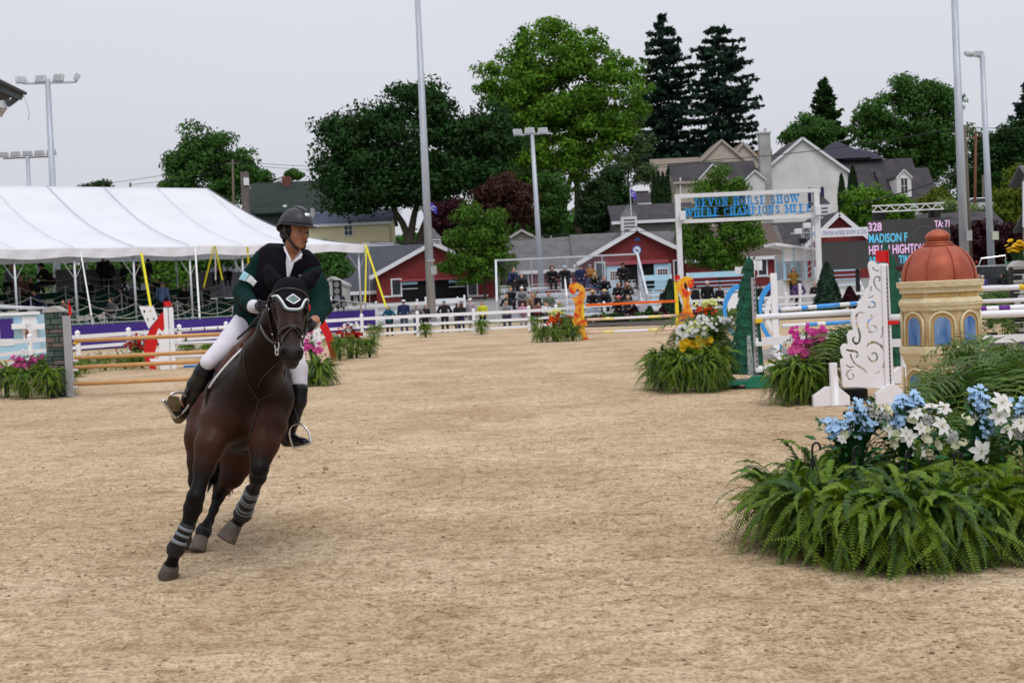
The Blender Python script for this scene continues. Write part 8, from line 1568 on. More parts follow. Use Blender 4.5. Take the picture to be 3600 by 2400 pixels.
MB().prism([(a[0], 0, .5), (a[0] + 3.6, 0, .5), (a[0] + 3.6, 0, 1.15), (a[0] + 2.5, 0, 1.25), (a[0] + 1.9, 0, 1.95), (a[0] + .2, 0, 2.0), (a[0], 0, 1.3)], (0, 1.9, 0)).build('body', mat('dark_car_paint', (0.02, 0.02, 0.03), .25), v, bevel=.06)
MB().prism([(a[0] + .3, -.02, 1.3), (a[0] + 2.2, -.02, 1.3), (a[0] + 1.8, -.02, 1.85), (a[0] + .35, -.02, 1.88)], (0, .03, 0)).build('side_window', DGLASS, v); MB().bx(a[0], a[0] + 1.9, -.03, 0, 2.0, 2.06).build('roof_trim', ALU, v)
MB().sweep([(a[0] + .3, .2, 2.0), (a[0] + .5, .2, 2.5), (a[0] + 2.0, .2, 2.62), (a[0] + 2.05, .2, 2.0)], .04, 6).build('roof_rack', STEELB, v)
for x in (.8, 2.9): MB().sweep([(a[0] + x, -.05, .42), (a[0] + x, .25, .42)], .42, 16).build('wheel', BLACK, v)
MB().ball((a[0] + .1, -.05, 2.3), .07, 8, 5).build('tail_light', mat('red_lamp', (0.6, 0.02, 0.02), .4), v)
bx_ = G(60, 1262); bo = thing('sponsor_booth', 'light blue booth with purple and white posters and flower boxes at the left edge', 'booth', bx_); bY = bx_.y
def bq(px, py, dy=0): q = W(px, py, bY); return V3(q.x - bx_.x, dy, q.z)
x0, x1 = bq(-120, 1200).x, bq(139, 1200).x; zt = bq(60, 1108).z; MB().bx(x0, x1, 0, .1, 0, zt).build('front_wall', LBLUE, bo); [MB().bx(x, x + .1, .1, 2, 0, zt).build('side_wall', LBLUE, bo) for x in (x0, x1 - .1)]
MB().bx(x0 - .1, x1 + .1, -.15, -.01, zt, zt + .12).build('top_ledge', WHITEV, bo); MB().prism([(x0 - .1, -.1, zt + .45), (x1 - .2, -.1, zt + .2), (x1 - .2, -.1, zt + .27), (x0 - .1, -.1, zt + .55)], (0, 2.2, 0)).build('roof', ALU, bo)
MB().bx(bq(3, 1200).x, bq(50, 1200).x, -.03, -.005, bq(25, 1190).z, bq(25, 1120).z).build('poster', MATS['purple_cloth'], bo); MB().bx(bq(3, 1200).x, bq(50, 1200).x, -.03, -.005, bq(25, 1215).z, bq(25, 1191).z).build('poster', WHITEV, bo); MB().bx(bq(83, 1200).x, bq(134, 1200).x, -.03, -.005, bq(105, 1190).z, bq(105, 1112).z).build('poster', WHITEV, bo)
text('THE', bq(8, 0).x, bq(40, 0).x, bq(20, 1150).z, bq(20, 1138).z, -.04, WHITEV, bo); text('TABLE', bq(6, 0).x, bq(48, 0).x, bq(20, 1176).z, bq(20, 1158).z, -.04, WHITEV, bo); text('about', bq(108, 0).x, bq(125, 0).x, bq(110, 1136).z, bq(110, 1128).z, -.04, LAV, bo); text('food', bq(108, 0).x, bq(122, 0).x, bq(110, 1156).z, bq(110, 1148).z, -.04, LAV, bo)
MB().ball(bq(97, 1176, -.04), .18, 8, 6, (.5, .1, 1.3)).build('poster_figure', mat('poster_brown', (0.2, 0.07, 0.04), .7), bo)
for px in (4, 78): MB().bx(bq(px - 22 if px < 10 else px - 20, 0).x, bq(px + 24, 0).x, -.3, -.06, bq(px, 1159).z, bq(px, 1140).z).build('flower_box', WHITEV, bo)
# ================================================================ ferns, palms, flowers
FERN = mat('fern_green', (0.075, 0.155, 0.007), .5, (0.16, 0.265, 0.010), 2.2, trans=.3, island=.25, spec=.35, detail=3); FERN2 = mat('fern_yellow_green', (0.20, 0.29, 0.012), .5, (0.11, 0.20, 0.01), 3, trans=.3, island=.25, spec=.35); FERN3 = mat('fern_deep', (0.018, 0.058, 0.007), .5, (0.045, 0.105, 0.008), 3, trans=.25, island=.25, spec=.35)
PALM = mat('palm_green', (0.05, 0.115, 0.010), .45, (0.12, 0.20, 0.018), 3, trans=.3, island=.3, spec=.4)
def frond_mesh(name, Lh, up, droop, npair, wl, seed, m, narrow=.42):
 """rachis arches out along +X: rises by up, then falls by droop; leaflets in two rows."""
 g = np.random.default_rng(seed); n = npair; t = np.linspace(0, 1, n + 1); sway = g.uniform(-.12, .12)
 x = Lh * (t - .12 * t ** 3); z = up * np.sin(np.minimum(t * 1.9, 3.1) * .9) * (1 - t * .3) - droop * t ** 2.3; y = sway * Lh * t ** 2
 C = np.stack([x, y, z], 1); T = np.gradient(C, axis=0); T /= np.linalg.norm(T, axis=1)[:, None]; S = np.cross(T, [0, 0, 1.0]); S /= np.maximum(np.linalg.norm(S, axis=1), 1e-6)[:, None]; N_ = np.cross(S, T)
 V = []; F = []; F3 = []
 for i in range(n):
  w_ = .0035 * (1 - t[i] * .7); b0 = len(V); V += [C[i] - S[i] * w_, C[i] + S[i] * w_, C[i + 1] + S[i + 1] * w_, C[i + 1] - S[i + 1] * w_]; F.append((b0, b0 + 1, b0 + 2, b0 + 3))
 sp_ = np.linalg.norm(C[1] - C[0])
 for i in range(1, n + 1):
  env = wl * (math.sin(math.pi * min(1, (t[i] + .10) / 1.12) ** .7) ** .7) * (1 if t[i] < .9 else .75) + .004
  for s_ in (-1, 1):
   l = env * g.uniform(.85, 1.1); d = S[i] * s_ + T[i] * .28 + N_[i] * g.uniform(-.35, .25); d /= np.linalg.norm(d); wv = np.cross(N_[i], d); hw = sp_ * narrow
   a = C[i]; b0 = len(V); V += [a + wv * hw * .6, a - wv * hw * .6, a + d * l * .55 - wv * hw + N_[i] * l * .05, a + d * l - N_[i] * l * .12, a + d * l * .55 + wv * hw + N_[i] * l * .05]
   F.append((b0, b0 + 1, b0 + 2, b0 + 4)); F3.append((b0 + 4, b0 + 2, b0 + 3))
 return mesh_np(name, V, F, F3, False, m)
FR = {}
def fronds(detail):
 if detail in FR: return FR[detail]
 n = {'hi': 40, 'mid': 26, 'lo': 15}[detail]; out = []
 for i, (L_, up, dr) in enumerate([(.62, .30, .10), (.66, .24, .42), (.60, .16, .62), (.52, .12, .74), (.70, .22, .30), (.45, .42, .02), (.58, .10, .80), (.64, .20, .55), (.40, .06, .82)]):
  out.append(frond_mesh(f'frond_{detail}', L_, up, dr, n, .050, 100 + i, None, {'hi': .46, 'mid': .5, 'lo': .55}[detail]))
 FR[detail] = out; return out
FV = (('fern_green', FERN), ('fern_yellow_green', FERN2), ('fern_deep', FERN3))
def fern(label, loc, h=.55, sc=1.0, n=60, detail='mid', seed=0, group='boston ferns around the jumps', facing=None, joined=False, spread=6.283, cat='fern', basket=True, wild=.25):
 t = thing('boston_fern', label, cat, loc, group=group); g = random.Random(seed); fr_ = fronds(detail); n = int(n * 3.2) if joined else min(288, int(n * (1.9 if detail == 'hi' else 2.9)))
 if basket: MB().lathe([(.07 * sc, .02), (.10 * sc, h * .55), (.11 * sc, h * .55 + .02), (.02, h * .55)], (0, 0, 0), 10).build('pot', BLACK, t)
 items = []
 for i in range(n):
  a = g.uniform(0, 6.283) if facing is None else facing + g.uniform(-spread / 2, spread / 2)
  if i % 5 < 2: k = g.choices(range(9), (0, 2, 3, 3, 0, 0, 4, 3, 4))[0]; s_ = sc * g.uniform(.55, .85); hz = g.uniform(.25, .75); rr_ = g.uniform(.08, .24)
  else: k = g.choices(range(9), (4, 4, 4, 3, 4, 2.6, 3, 4, 2))[0]; s_ = sc * g.uniform(.55, .98); hz = g.uniform(.72, 1.0); rr_ = g.uniform(.03, .20)
  a2 = a + g.gauss(0, wild); items.append((k, a2, g.gauss(0, .25 + wild * .5), g.uniform(-.35, .3), s_, (math.cos(a) * rr_ * sc + g.uniform(-.05, .05) * sc, math.sin(a) * rr_ * sc + g.uniform(-.05, .05) * sc, h * hz)))
 if joined:
  Vs = []; F4 = []; F3 = []; off = 0
  for k, a, rx, ry, s_, p in items:
   me = fr_[k]; co = np.empty(len(me.vertices) * 3, np.float32); me.vertices.foreach_get('co', co); co = co.reshape(-1, 3)
   M = np.array((Matrix.Translation(p) @ Euler((rx, ry, a)).to_matrix().to_4x4() @ Matrix.Scale(s_, 4))); Vs.append(co @ M[:3, :3].T + M[:3, 3])
   for q in me.polygons: (F4 if len(q.vertices) == 4 else F3).append([v + off for v in q.vertices])
   off += len(co)
  o = link('fronds', mesh_np('fronds', np.concatenate(Vs), F4, F3, False, FERN), t); tag(o, kind='stuff')
 else:
  for k, a, rx, ry, s_, p in items:
   o = bpy.data.objects.new('frond', fr_[k]); col.objects.link(o); o.parent = t; o.location = p; o.rotation_euler = (rx, ry, a); o.scale = (s_,) * 3
   if not fr_[k].materials: fr_[k].materials.append(FERN)
   o.material_slots[0].link = 'OBJECT'; o.material_slots[0].material = g.choices((FERN, FERN2, FERN3), (5, 2.4, 3))[0]
 return t
def palm(label, loc, h, sc, n, seed, group='areca palms at the jumps', facing=None, m=PALM):
 t = thing('areca_palm', label, 'palm', loc, group=group); g = random.Random(seed)
 ms = [frond_mesh('palm_frond', .75, .75, .35 + .15 * i, 26, .26, 200 + i, None, .16) for i in range(4)]
 for q in ms: q.materials.append(m)
 for i in range(n):
  a = g.uniform(0, 6.283) if facing is None else facing + g.uniform(-2, 2)
  o = bpy.data.objects.new('frond', g.choice(ms)); col.objects.link(o); o.parent = t; o.location = (g.uniform(-.08, .08), g.uniform(-.08, .08), h * .35); o.rotation_euler = (g.uniform(-.2, .2), g.uniform(-.5, .1), a); s_ = sc * g.uniform(.7, 1.15); o.scale = (s_,) * 3
 for i in range(5): MB().tube((g.uniform(-.06, .06), g.uniform(-.06, .06), 0), (g.uniform(-.08, .08), g.uniform(-.08, .08), h * .42), .014, .009, 6).build('stem', MATS['fern_yellow_green'], t)
 return t
def petal_mesh(name, n, r, cupv, w_, m, cm_=None, rows=1, curl=.0):
 mb = MB()
 for rw in range(rows):
  rr = r * (1 - .28 * rw); cu = cupv + .25 * rw
  for k in range(n):
   a = 6.2832 * (k + .5 * rw) / n; c, s_ = math.cos(a), math.sin(a); ux = Vector((c, s_, 0)); sx_ = Vector((-s_, c, 0)); pts = []
   for u, wv in ((.06, .25), (.4, 1.0), (.72, .85), (1.0, .08)):
    z = rr * (cu * u - curl * u * u * 1.2); b_ = ux * rr * u + Vector((0, 0, z)); pts += [b_ - sx_ * w_ * rr * wv + Vector((0, 0, .06 * rr)), b_, b_ + sx_ * w_ * rr * wv + Vector((0, 0, .06 * rr))]
   n0 = len(mb.v); mb.add(pts, [(i * 3 + j, i * 3 + j + 1, i * 3 + j + 4, i * 3 + j + 3) for i in range(3) for j in range(2)])
 return mb.mesh(name, m, True)
def pmat(nm, c, c2=None): return mat(nm, c, .6, c2 or tuple(q * .8 for q in c), 30, trans=.3, spec=.3)
LILY_W = pmat('lily_white', (.85, .83, .85), (.8, .78, .70)); BLUEF = pmat('pale_blue_petal', (.36, .60, .88), (.55, .72, .90)); CREAMF = pmat('cream_petal', (.80, .78, .62), (.75, .76, .5)); PINKF = pmat('pink_petal', (.80, .16, .45), (.7, .10, .36)); MAG = pmat('magenta_petal', (.55, .02, .25), (.65, .04, .33)); REDF = pmat('red_petal', (.55, .008, .015)); YELF = pmat('yellow_petal', (.85, .6, .01), (.8, .5, .01)); ORGF = pmat('orange_petal', (.85, .12, .01)); WHF = pmat('white_petal', (.8, .8, .78)); YGF = pmat('pale_yellow_petal', (.75, .78, .25))
STEM = mat('flower_leaf', (0.015, 0.08, 0.02), .45, (0.03, 0.12, 0.03), 8, trans=.2, island=.3)
M_LILY = petal_mesh('lily', 6, 1.0, .65, .27, LILY_W, curl=.55); M_BELL = petal_mesh('bell_flower', 5, 1.0, .35, .42, BLUEF, rows=1); M_ROSE = petal_mesh('rose', 6, 1.0, .35, .5, CREAMF, rows=3); M_STAR = petal_mesh('blossom', 5, 1.0, .2, .4, WHF)
def leafblade(): 
 mb = MB(); mb.add([(0, 0, 0), (.35, .2, .1), (.4, 0, .06), (.35, -.2, .1), (.8, .14, .08), (.85, 0, .05), (.8, -.14, .08), (1.1, 0, -.04)], [(0, 2, 1), (0, 3, 2), (1, 2, 5, 4), (2, 3, 6, 5), (4, 5, 7), (5, 6, 7)]); return mb.mesh('leaf', STEM, True)
M_LEAF = leafblade()
def put(parent, nm, me, loc, r, rot, m=None):
 o = bpy.data.objects.new(nm, me); col.objects.link(o); o.parent = parent; o.location = loc; o.rotation_euler = rot; o.scale = (r,) * 3
 if m is not None: o.material_slots[0].link = 'OBJECT'; o.material_slots[0].material = m
 return o
def lookrot(d, g):
 d = Vector(d).normalized(); q = Vector((0, 0, 1)).rotation_difference(d); return (q @ Euler((0, 0, g.uniform(0, 6.28))).to_quaternion()).to_euler()
def arrangement(label, base, items, seed=0, leaves=40, spread=(.3, .3, .2), centre=(0, 0, .5), group='flower arrangements at the jumps', nm='flower_arrangement', leafr=.10):
 """items: (kind, material, local position, radius)"""
 t = thing(nm, label, 'flowers', base, group=group); g = random.Random(seed); cc = Vector(centre)
 MB().lathe([(.10, 0), (.12, cc.z * .5), (.02, cc.z * .5)], (0, 0, 0), 8).build('pot', BLACK, t)
 st = MB()
 for kind, m, p, r in items:
  p = Vector(p); d = (p - cc) * .8 + Vector((g.uniform(-.2, .2), -.25 + g.uniform(-.2, .2), .12)); me = {'lily': M_LILY, 'bell': M_BELL, 'rose': M_ROSE, 'star': M_STAR}[kind]
  o = put(t, kind if kind in ('lily', 'rose') else 'blossom', me, p, r, lookrot(d, g), m)
  if kind == 'lily':
   for k in range(4): a = k * 1.6; MB().sweep([(0, 0, .05), (.12 * math.cos(a), .12 * math.sin(a), .5)], .022, 4).build('stamen', YGF, o)
  st.sweep([cc * .6 + Vector((g.uniform(-.05, .05), 0, 0)), cc.lerp(p, .6) + Vector((0, 0, -.03)), p], .004, 3, False)
 if items: tag(st.build('stems', STEM, t), kind='stuff')
 for i in range(leaves):
  p = cc + Vector((max(-.85, min(.85, g.gauss(0, .45))) * spread[0], g.gauss(0, .4) * spread[1], max(-.9, min(.6, g.gauss(-.1, .4))) * spread[2])); put(t, 'leaf', M_LEAF, p, leafr * g.uniform(.6, 1.3), (g.uniform(-.7, .7), g.uniform(-.6, .7), g.uniform(0, 6.28)))
 return t
def cluster(kind, m, c, r, n, fr_, g): return [(kind, m, (c[0] + g.gauss(0, .45) * r[0], c[1] + g.gauss(0, .45) * r[1], c[2] + g.gauss(0, .45) * r[2]), fr_ * g.uniform(.75, 1.2)) for _ in range(n)]
def fern_at(px, py, wpx, hpx, label, n, detail='lo', joined=False, seed=0, group='boston ferns around the jumps', **k):
 b_ = G(px, py); d = (b_ - CAM).dot(Fw); s_ = d / FPX; h = hpx * s_ * .78; sc = wpx * s_ / 1.15; return fern(label, b_, h, sc * .92, n, detail, seed, joined=joined, group=group, **k)
GF = 'small ferns at the foot of the ring fence'
fern_at(1316, 1197, 78, 62, 'small fern at the fence foot left of the mast, leftmost of the row', 46, joined=True, seed=1, group=GF); fern_at(1497, 1187, 70, 60, 'small fern at the fence foot just left of the tall mast', 46, joined=True, seed=2, group=GF); fern_at(1693, 1177, 74, 60, 'small fern at the fence foot below the long haired spectator', 46, joined=True, seed=3, group=GF); fern_at(1880, 1165, 64, 60, 'small fern at the fence foot left of the orange flowers', 40, joined=True, seed=4, group=GF)
def FLW(base_px, label, cl, seed, leaves=20, dpt=0.0, leafr=.1, group='flower arrangements at the jumps'):
 b_ = G(*base_px); g = random.Random(seed); its = []; cz = 0; d0 = (b_ - CAM).dot(Fw); s_ = d0 / FPX
 for kind, m, px, py, rx, ry, n, frpx in cl:
  p = W(px, py, b_.y + dpt) - b_; its += cluster(kind, m, p, (rx * s_, .12, ry * s_), n, frpx * s_, g); cz += p.z
 cx = sum(q[2][0] for q in its) / len(its); cz = cz / len(cl); return arrangement(label, b_, its, seed, leaves, (.5, .25, .3), (cx, 0, cz * .8), group, leafr=leafr)
for i, (x, y, w_, h_) in enumerate([(25, 1398, 120, 130), (95, 1402, 120, 125), (175, 1400, 120, 130), (225, 1388, 110, 120), (-40, 1395, 130, 130)]): fern_at(x, y, w_ * 1.15, h_, ['fern second from the left edge before the stone pillar', 'fern below the pink blooms before the stone pillar', 'bushy fern left of the grey post', 'fern spilling against the grey jump post', 'fern cut by the left picture edge'][i], 85, 'mid', seed=20 + i)
FLW((85, 1396), 'pink and magenta silk blooms in the fern bank at the left stone pillar', [('rose', PINKF, 85, 1285, 62, 26, 26, 9), ('star', MAG, 60, 1262, 50, 14, 18, 7), ('star', WHF, 90, 1245, 40, 20, 16, 7), ('star', MAG, 122, 1258, 30, 22, 12, 6)], 31)
palm('small palm behind the pink flowers beside the stone pillar', G(150, 1385), 1.1, 1.0, 26, 33)
for i, (x, y, w_, h_) in enumerate([(300, 1312, 90, 70), (370, 1303, 90, 66), (440, 1299, 90, 66), (500, 1296, 90, 70), (270, 1325, 80, 60), (660, 1255, 90, 60), (730, 1258, 80, 60)]): fern_at(x, y, w_, h_, ['fern behind the tan rails second from the stone pillar', 'fern behind the tan rails in the middle of the bank', 'fern behind the tan rails below the red blooms', 'fern at the foot of the left red arc', 'fern behind the tan rails next to the grey post', 'fern behind the white rails left of the rider leg', 'fern behind the rider knee'][i], 55, 'lo', joined=True, seed=40 + i)
FLW((470, 1290), 'red blooms with white sprays left of the red arc standard', [('rose', REDF, 472, 1213, 40, 24, 34, 7), ('star', WHF, 490, 1178, 30, 14, 16, 5), ('star', REDF, 480, 1180, 24, 10, 10, 5)], 51); palm('palm sprig above the red blooms at the left arc', G(488, 1288), 1.15, .75, 16, 52)
fern_at(1122, 1355, 160, 92, 'bright fern with pink blooms just right of the horse head', 110, 'mid', seed=60); fern_at(1085, 1348, 120, 80, 'fern partly hidden behind the rider left leg', 70, 'mid', seed=61)
FLW((1105, 1350), 'pink and magenta blooms between the horse head and red arc', [('rose', PINKF, 1110, 1232, 34, 20, 20, 8), ('star', MAG, 1085, 1215, 24, 24, 22, 7), ('star', WHF, 1100, 1190, 18, 22, 14, 6), ('star', MAG, 1092, 1178, 14, 14, 8, 6)], 62)
for i, (x, y, w_, h_) in enumerate([(1195, 1268, 80, 90), (1255, 1260, 80, 84), (1300, 1258, 80, 78)]): fern_at(x, y, w_ * 1.1, h_, ['fern nearest the red arc below the red and white blooms', 'fern below the middle of the red and white blooms', 'fern at the right end of the red and white flower bank'][i], 75, 'mid', seed=64 + i)
FLW((1232, 1258), 'red and white blooms in the fern bank right of the red arc', [('rose', REDF, 1235, 1180, 44, 18, 44, 8), ('star', WHF, 1215, 1152, 26, 18, 20, 7), ('star', WHF, 1248, 1146, 20, 12, 10, 6), ('star', REDF, 1232, 1150, 26, 12, 14, 6)], 68); palm('palm tuft left of the red and white blooms', G(1185, 1262), 1.0, .7, 16, 69)
for i, (x, y, w_, h_) in enumerate([(1905, 1203, 90, 60), (1960, 1202, 90, 62), (2015, 1199, 90, 62)]): fern_at(x, y, w_, h_, ['fern left of the orange blooms', 'fern directly below the orange blooms', 'fern right of the orange blooms at the flame standard'][i], 70, 'lo', seed=70 + i)
FLW((1955, 1198), 'orange blooms with pale yellow sprays before the left flame standard', [('rose', ORGF, 1952, 1126, 34, 16, 34, 7), ('star', YGF, 1952, 1098, 36, 12, 26, 6)], 74); palm('palm behind the orange blooms left of the flame standard', G(1995, 1196), 1.1, .8, 18, 75)
BEDM = [YELF, REDF, ORGF, WHF, MAG]
for i in range(16):
 u = i / 15; x = 2075 + u * 1350; b_ = f0[0]; k = min(2.999, u * 3.0); a = (f0[int(k)].lerp(f0[int(k) + 1], k % 1)).lerp(f1[int(k)].lerp(f1[int(k) + 1], k % 1), .45)
 t = thing('bedding_plant', 'low bedding plants with %s blooms along the far fence, %s along the row' % (['yellow', 'red', 'orange', 'white', 'magenta'][i % 5], ['leftmost stretch', 'second stretch', 'third stretch', 'fourth stretch', 'fifth stretch', 'sixth stretch', 'seventh stretch', 'eighth stretch', 'ninth stretch', 'tenth stretch', 'eleventh stretch', 'twelfth stretch', 'thirteenth stretch', 'fourteenth stretch', 'fifteenth stretch', 'rightmost stretch'][i]), 'flowers', a, group='bedding plants along the far fence'); g = random.Random(i); bl = [((g.uniform(-1.6, 1.6), g.uniform(-.3, .3), .22), (.55, .35, .28)) for _ in range(7)]
 me, C = crown_mesh('foliage', bl, [L_MID, L_ARBOR, L_DARK, L_WINE][i % 4], 1100, .11, .2, i); link('foliage', me, t)
 V = []; nr = np.random.default_rng(i); n_ = 16; Cc = np.stack([nr.uniform(-2, 2, n_), nr.uniform(-.5, .1, n_), nr.uniform(.2, .5, n_)], 1); Nn = np.tile([0, -.6, .8], (n_, 1)); V = leafquads(Cc, Nn, .08, nr, 1.1); tag(link('blooms', mesh_np('blooms', V, np.arange(len(V)).reshape(-1, 4), None, False, BEDM[i % 5]), t), kind='stuff')
for i, (x, h) in enumerate([(2232, 50), (2285, 46), (2330, 44)]): column_tree('bronze_shrub', ['left dark bronze shrub behind the orange rail', 'middle dark green shrub behind the orange rail', 'right dark bronze shrub behind the orange rail'][i], x, 1125 - h, 1128, 46, 66, [L_WINE, L_DARK, L_WINE][i], 90 + i, 'small shrubs behind the orange rail', 900, .13, .9)
GB = 'ferns at the tree panel jump'
for i, (x, y, w_, h_) in enumerate([(2330, 1368, 175, 150), (2400, 1376, 175, 150), (2480, 1374, 170, 150), (2525, 1366, 150, 170), (2370, 1352, 160, 140), (2455, 1355, 160, 140)]): fern_at(x, y, w_ * 1.1, h_, ['leftmost low fern of the bank at the tree panel', 'front fern below the yellow blooms', 'front fern right of centre at the tree panel', 'fern touching the green foot of the tree panel', 'upper rear fern below the white sprays', 'upper rear fern under the palm at the tree panel'][i], 110, 'mid', seed=100 + i, group=GB)
FLW((2430, 1352), 'white sprays with yellow round blooms left of the tree panel', [('star', WHF, 2425, 1172, 50, 34, 60, 8), ('star', WHF, 2480, 1130, 60, 26, 36, 7), ('rose', YELF, 2438, 1208, 66, 16, 24, 14), ('star', YGF, 2450, 1150, 50, 24, 22, 7), ('star', WHF, 2555, 1125, 30, 16, 14, 7)], 110, 50, dpt=-.55)
palm('full palm between the white sprays and the tree panel', G(2475, 1350), 1.5, 1.1, 44, 111); palm('second palm tuft low beside the tree panel', G(2500, 1345), 1.0, .85, 24, 112)
FLW((2500, 1225), 'far orange and pale yellow blooms behind the tree panel bank', [('rose', ORGF, 2480, 1090, 34, 14, 22, 8), ('star', YGF, 2490, 1070, 44, 16, 44, 8)], 113); palm('far palm tuft behind the orange and yellow blooms', G(2530, 1222), 1.5, 1.0, 20, 114)
for i, (x, y, w_, h_) in enumerate([(2770, 1418, 180, 170), (2830, 1420, 180, 180), (2890, 1412, 150, 160), (2800, 1400, 150, 140)]): fern_at(x, y, w_ * 1.1, h_, ['left fern of the pink flower bank', 'middle fern of the pink flower bank', 'right fern of the pink bank against the carved wing', 'rear upper fern under the pink blooms'][i], 105, 'mid', seed=120 + i, group='ferns at the pink flower bank')
FLW((2830, 1404), 'pink roses and magenta orchids left of the carved white wing', [('rose', PINKF, 2855, 1245, 52, 22, 22, 15), ('rose', PINKF, 2800, 1225, 22, 20, 7, 15), ('star', MAG, 2875, 1185, 28, 34, 54, 11), ('star', MAG, 2795, 1180, 24, 22, 14, 9), ('star', MAG, 2840, 1205, 40, 14, 22, 9), ('star', MAG, 2838, 1160, 10, 22, 10, 8)], 126, 36, dpt=-.4)
palm('palm behind the pink orchids beside the carved wing', G(2925, 1405), 1.2, 1.15, 34, 127); palm('lower palm tuft between orchids and carved wing', G(2890, 1402), .9, .9, 20, 128)
for i, (x, y) in enumerate([(3440, 1330), (3510, 1325), (3590, 1320)]): fern_at(x, y, 150, 120, ['fern left of three low behind the white rail at right', 'middle fern low behind the white rail at right', 'fern at the right edge low behind the white rail'][i], 70, 'mid', seed=130 + i)
FLW((3490, 1240), 'yellow and white bloom bank behind the white rail right of the tower', [('rose', YELF, 3480, 1068, 34, 14, 34, 9), ('star', WHF, 3470, 1045, 40, 14, 40, 8), ('star', YGF, 3500, 1050, 40, 16, 22, 7), ('rose', YELF, 3460, 1080, 20, 10, 12, 9)], 134, 40)
palm('palm right of the yellow bank before the black and white pillar', G(3540, 1240), 1.7, 1.5, 40, 135); palm('second low palm right of the yellow bank', G(3590, 1250), 1.2, 1.3, 26, 136)
FLW((3590, 1240), 'hanging yellow blooms with trailing leaves on the dark pillar at the right edge', [('rose', YELF, 3585, 868, 36, 20, 40, 10), ('star', YELF, 3570, 880, 26, 20, 20, 9)], 137, 120, leafr=.13)
# ================================================================ foreground fern and lily bed
FB = 'hanging basket ferns in the foreground bed'
fl = [('leftmost foreground fern arching far out over the sand', 2850, 1960, 1.02, .50, 105), ('second foreground fern with the free standing black hook', 2960, 2010, 1.0, .50, 105), ('third foreground fern in front centre', 3130, 2035, 1.0, .50, 110), ('fourth foreground fern right of centre', 3310, 2045, 1.0, .50, 110), ('fifth foreground fern toward the right edge', 3480, 2035, 1.0, .50, 105), ('foreground fern cut by the right edge', 3650, 2020, 1.0, .50, 90), ('rear foreground fern behind the left hook', 2935, 1900, .95, .62, 90), ('rear foreground fern below the blue flowers', 3120, 1905, .95, .62, 85), ('rear foreground fern below the white lilies', 3320, 1910, .95, .60, 85), ('rear foreground fern at the right edge', 3520, 1900, .95, .60, 80)]
for i, (lab, px, py, sc, h, n) in enumerate(fl): 
 b_ = G(px, py) + Vector((0, .42, 0)); fern(lab, b_, h * (.80 if i < 6 else .74), sc * .74, int(n * 1.3), 'hi', 300 + i, FB, wild=.5)
def hook(label, px, py_top, py_bot, Y, rz=0, fl_=1):
 top = W(px, py_top, Y); bot = W(px + 2, py_bot, Y); t = thing('basket_hook', label, 'hook', bot, rz=rz, group='black basket hooks'); h = top.z - bot.z; r = .022
 pts = [(0, 0, -.12), (0, 0, h * .45)] + [(fl_ * (r - r * math.cos(a)) * 1.2, 0, h * .80 + r * math.sin(a) * 1.6) for a in np.linspace(0, math.pi * 1.15, 9)]
 MB().sweep(smooth_pts(pts, 1), .0075, 7).build('hook', BLACK, t, True); MB().box((0, 0, h * .28), (.03, .012, .05)).build('hook_plate', BLACK, t, bevel=.004)
 for dx in (-.012, 0, .012): MB().beam((dx, 0, h * .25), (dx * 5, 0, -.14), .004).build('hanger_wire', BLACK, t)
Yf = G(3000, 1960).y + .35
hook('black hook standing clear left of the flowers', 2856, 1556, 1650, Yf - .05, 0, 1); hook('black hook below the left blue flowers', 3000, 1572, 1655, Yf + .02, .4, 1); hook('black hook beneath the middle lilies', 3185, 1585, 1680, Yf + .02, .9, 1); hook('black hook under the right lily', 3355, 1590, 1680, Yf, -.5, 1)
Yb = Yf + .40; gb = random.Random(77)
def loc_(b_, px, py, dy=0): return W(px, py, Yb + dy) - b_
def bank(label, cx, items, leaves, seed):
 b_ = W(cx, 1900, Yb); b_.z = 0; its = []; k = Yb / FPX
 for kind, m, px, py, r, dy in items: p = loc_(b_, px, py, dy); its.append((kind, m, (p.x, p.y, p.z), r * k))
 zc = loc_(b_, cx, 1560).z
 return arrangement(label, b_, its, seed, leaves, (.28, .28, .32), (0, .05, zc - .02), 'foreground flower arrangements', leafr=.085)
F6 = lambda x, y: (2550 + x / 1.96, 1300 + y / 1.96)
def delph(pts, n, g): 
 out = []
 for _ in range(int(n * 2.2)):
  k = g.randrange(len(pts) - 1); u = g.random(); x = pts[k][0] + (pts[k + 1][0] - pts[k][0]) * u; y = pts[k][1] + (pts[k + 1][1] - pts[k][1]) * u; x += g.gauss(0, 25); y += g.gauss(0, 25); a = F6(x, y); out.append(('bell', BLUEF, a[0], a[1], g.uniform(8, 14.5), g.uniform(-.10, .06)))
 return out
def lily(x, y, r, dy=-.10): a = F6(x, y); return ('lily', LILY_W, a[0], a[1], r, dy)
def rose(x, y, r, dy=-.08): a = F6(x, y); return ('rose', CREAMF, a[0], a[1], r, dy)
def stars(cx, cy, n, g, m=WHF, s=22): return [('star', m, *F6(cx + g.gauss(0, s), cy + g.gauss(0, s)), g.uniform(5, 9), -.05) for _ in range(n)]
A1 = delph([(740, 370), (760, 440), (860, 370), (900, 280), (930, 250)], 52, gb) + delph([(930, 330), (1000, 360), (940, 440)], 30, gb) + [('bell', BLUEF, *F6(x, y), 8, -.02) for x, y in ((690, 358), (905, 212), (855, 262), (985, 222), (702, 396), (697, 428), (825, 318))]
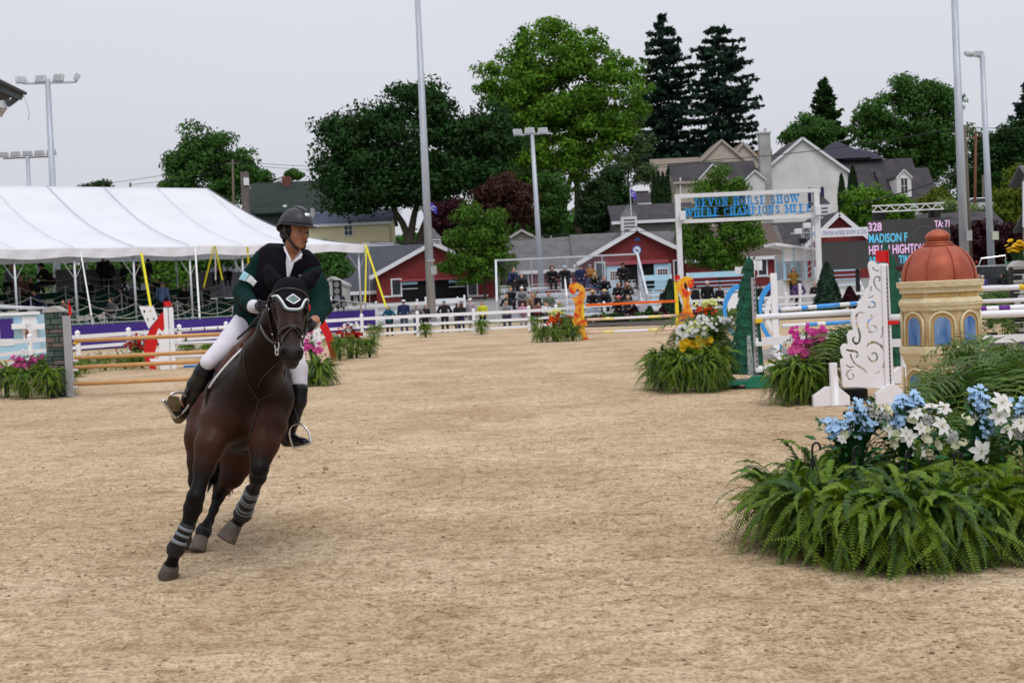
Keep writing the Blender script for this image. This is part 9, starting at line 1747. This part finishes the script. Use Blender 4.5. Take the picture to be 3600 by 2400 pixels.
A1 += [lily(1110, 410, 42), lily(985, 290, 34, 0), rose(1150, 500, 26), rose(820, 450, 20), lily(800, 480, 22)] + stars(840, 420, 40, gb) + stars(1020, 290, 24, gb) + stars(1080, 330, 20, gb) + [lily(1100, 300, 34, 0), lily(1240, 440, 30), rose(1175, 450, 22), rose(1110, 260, 18)]
bank('pale blue delphiniums with white lilies at the left of the foreground bed', 3000, A1, 95, 401)
A2 = delph([(1150, 260), (1220, 230), (1290, 210), (1340, 200)], 44, gb) + delph([(1180, 380), (1210, 350), (1190, 310)], 26, gb) + [('bell', BLUEF, *F6(x, y), 8, .02) for x, y in ((1225, 172), (1290, 170), (1330, 160))]
A2 += [lily(1485, 390, 44), lily(1270, 470, 36), lily(1420, 260, 34, .05), lily(1330, 560, 34), rose(1290, 340, 22), rose(1380, 480, 24), rose(1350, 570, 18), rose(1385, 410, 16), rose(1125, 290, 16)] + stars(1400, 340, 40, gb) + stars(1300, 300, 30, gb) + stars(1170, 400, 24, gb) + [lily(1500, 270, 34, .05), lily(1340, 400, 30), rose(1460, 520, 20), lily(1310, 300, 30)]
bank('white lilies and cream roses in the middle of the foreground bed', 3215, A2, 110, 402)
A3 = delph([(1710, 160), (1750, 190), (1740, 250), (1790, 320), (1780, 400), (1800, 440)], 64, gb) + [('bell', BLUEF, *F6(x, y), 8, .02) for x, y in ((1720, 120), (1795, 140), (1690, 175))]
A3 += [lily(1900, 230, 48), lily(1885, 320, 40), lily(1925, 410, 46), lily(1765, 560, 46), rose(1690, 365, 16), rose(1590, 520, 18), rose(1640, 500, 16), rose(1655, 330, 18)] + stars(1570, 460, 30, gb) + stars(1720, 310, 20, gb)
bank('tall pale blue spike with white lilies right of centre in the foreground bed', 3440, A3, 110, 403)
A4 = delph([(2000, 270), (2050, 250), (2100, 290), (2150, 350)], 34, gb) + [lily(2040, 370, 40), rose(2030, 385, 26), rose(1985, 750, 28), lily(2150, 300, 40), rose(2110, 420, 24)] + stars(2030, 440, 30, gb)
bank('blue and white blooms at the right edge of the foreground bed', 3640, A4, 80, 404)
ivm = thing('ivy_bank', 'dark ivy foliage filling between the foreground flowers and ferns', 'ivy', W(3300, 1900, Yb + .15)); ivm.location.z = 0; bvv = Vector(ivm.location); gi = random.Random(5)
for i in range(298):
 px = gi.uniform(2915, 3720); py = gi.uniform(1450, 1700) - (40 if px > 3000 else 0); p = W(px, py, Yb + gi.uniform(-.12, .3)) - bvv; put(ivm, 'leaf', M_LEAF, p, gi.uniform(.06, .12), (gi.uniform(-.9, .4), gi.uniform(-.7, .7), gi.uniform(3.4, 6)))
for i, (lab, px, Y, h, sc, n) in enumerate([('palm rising before the tower base, leftmost behind the flowers', 3385, 11.2, 1.15, .85, 36), ('palm in the middle before the tower', 3425, 10.6, 1.2, .95, 40), ('palm right of the tower behind the lilies', 3500, 10.2, 1.2, 1.1, 42), ('palm at the right edge behind the foreground bed', 3620, 10.0, 1.3, 1.15, 40), ('low rear palm filling right of the tower foot', 3540, 11.5, 1.3, 1.2, 36), ('low front palm between lilies and tower', 3440, 9.6, .85, .7, 30)]):
 q = W(px, 1500, Y); q.z = 0; palm(lab, q, h, sc, n, 500 + i, group='areca palms behind the foreground bed')
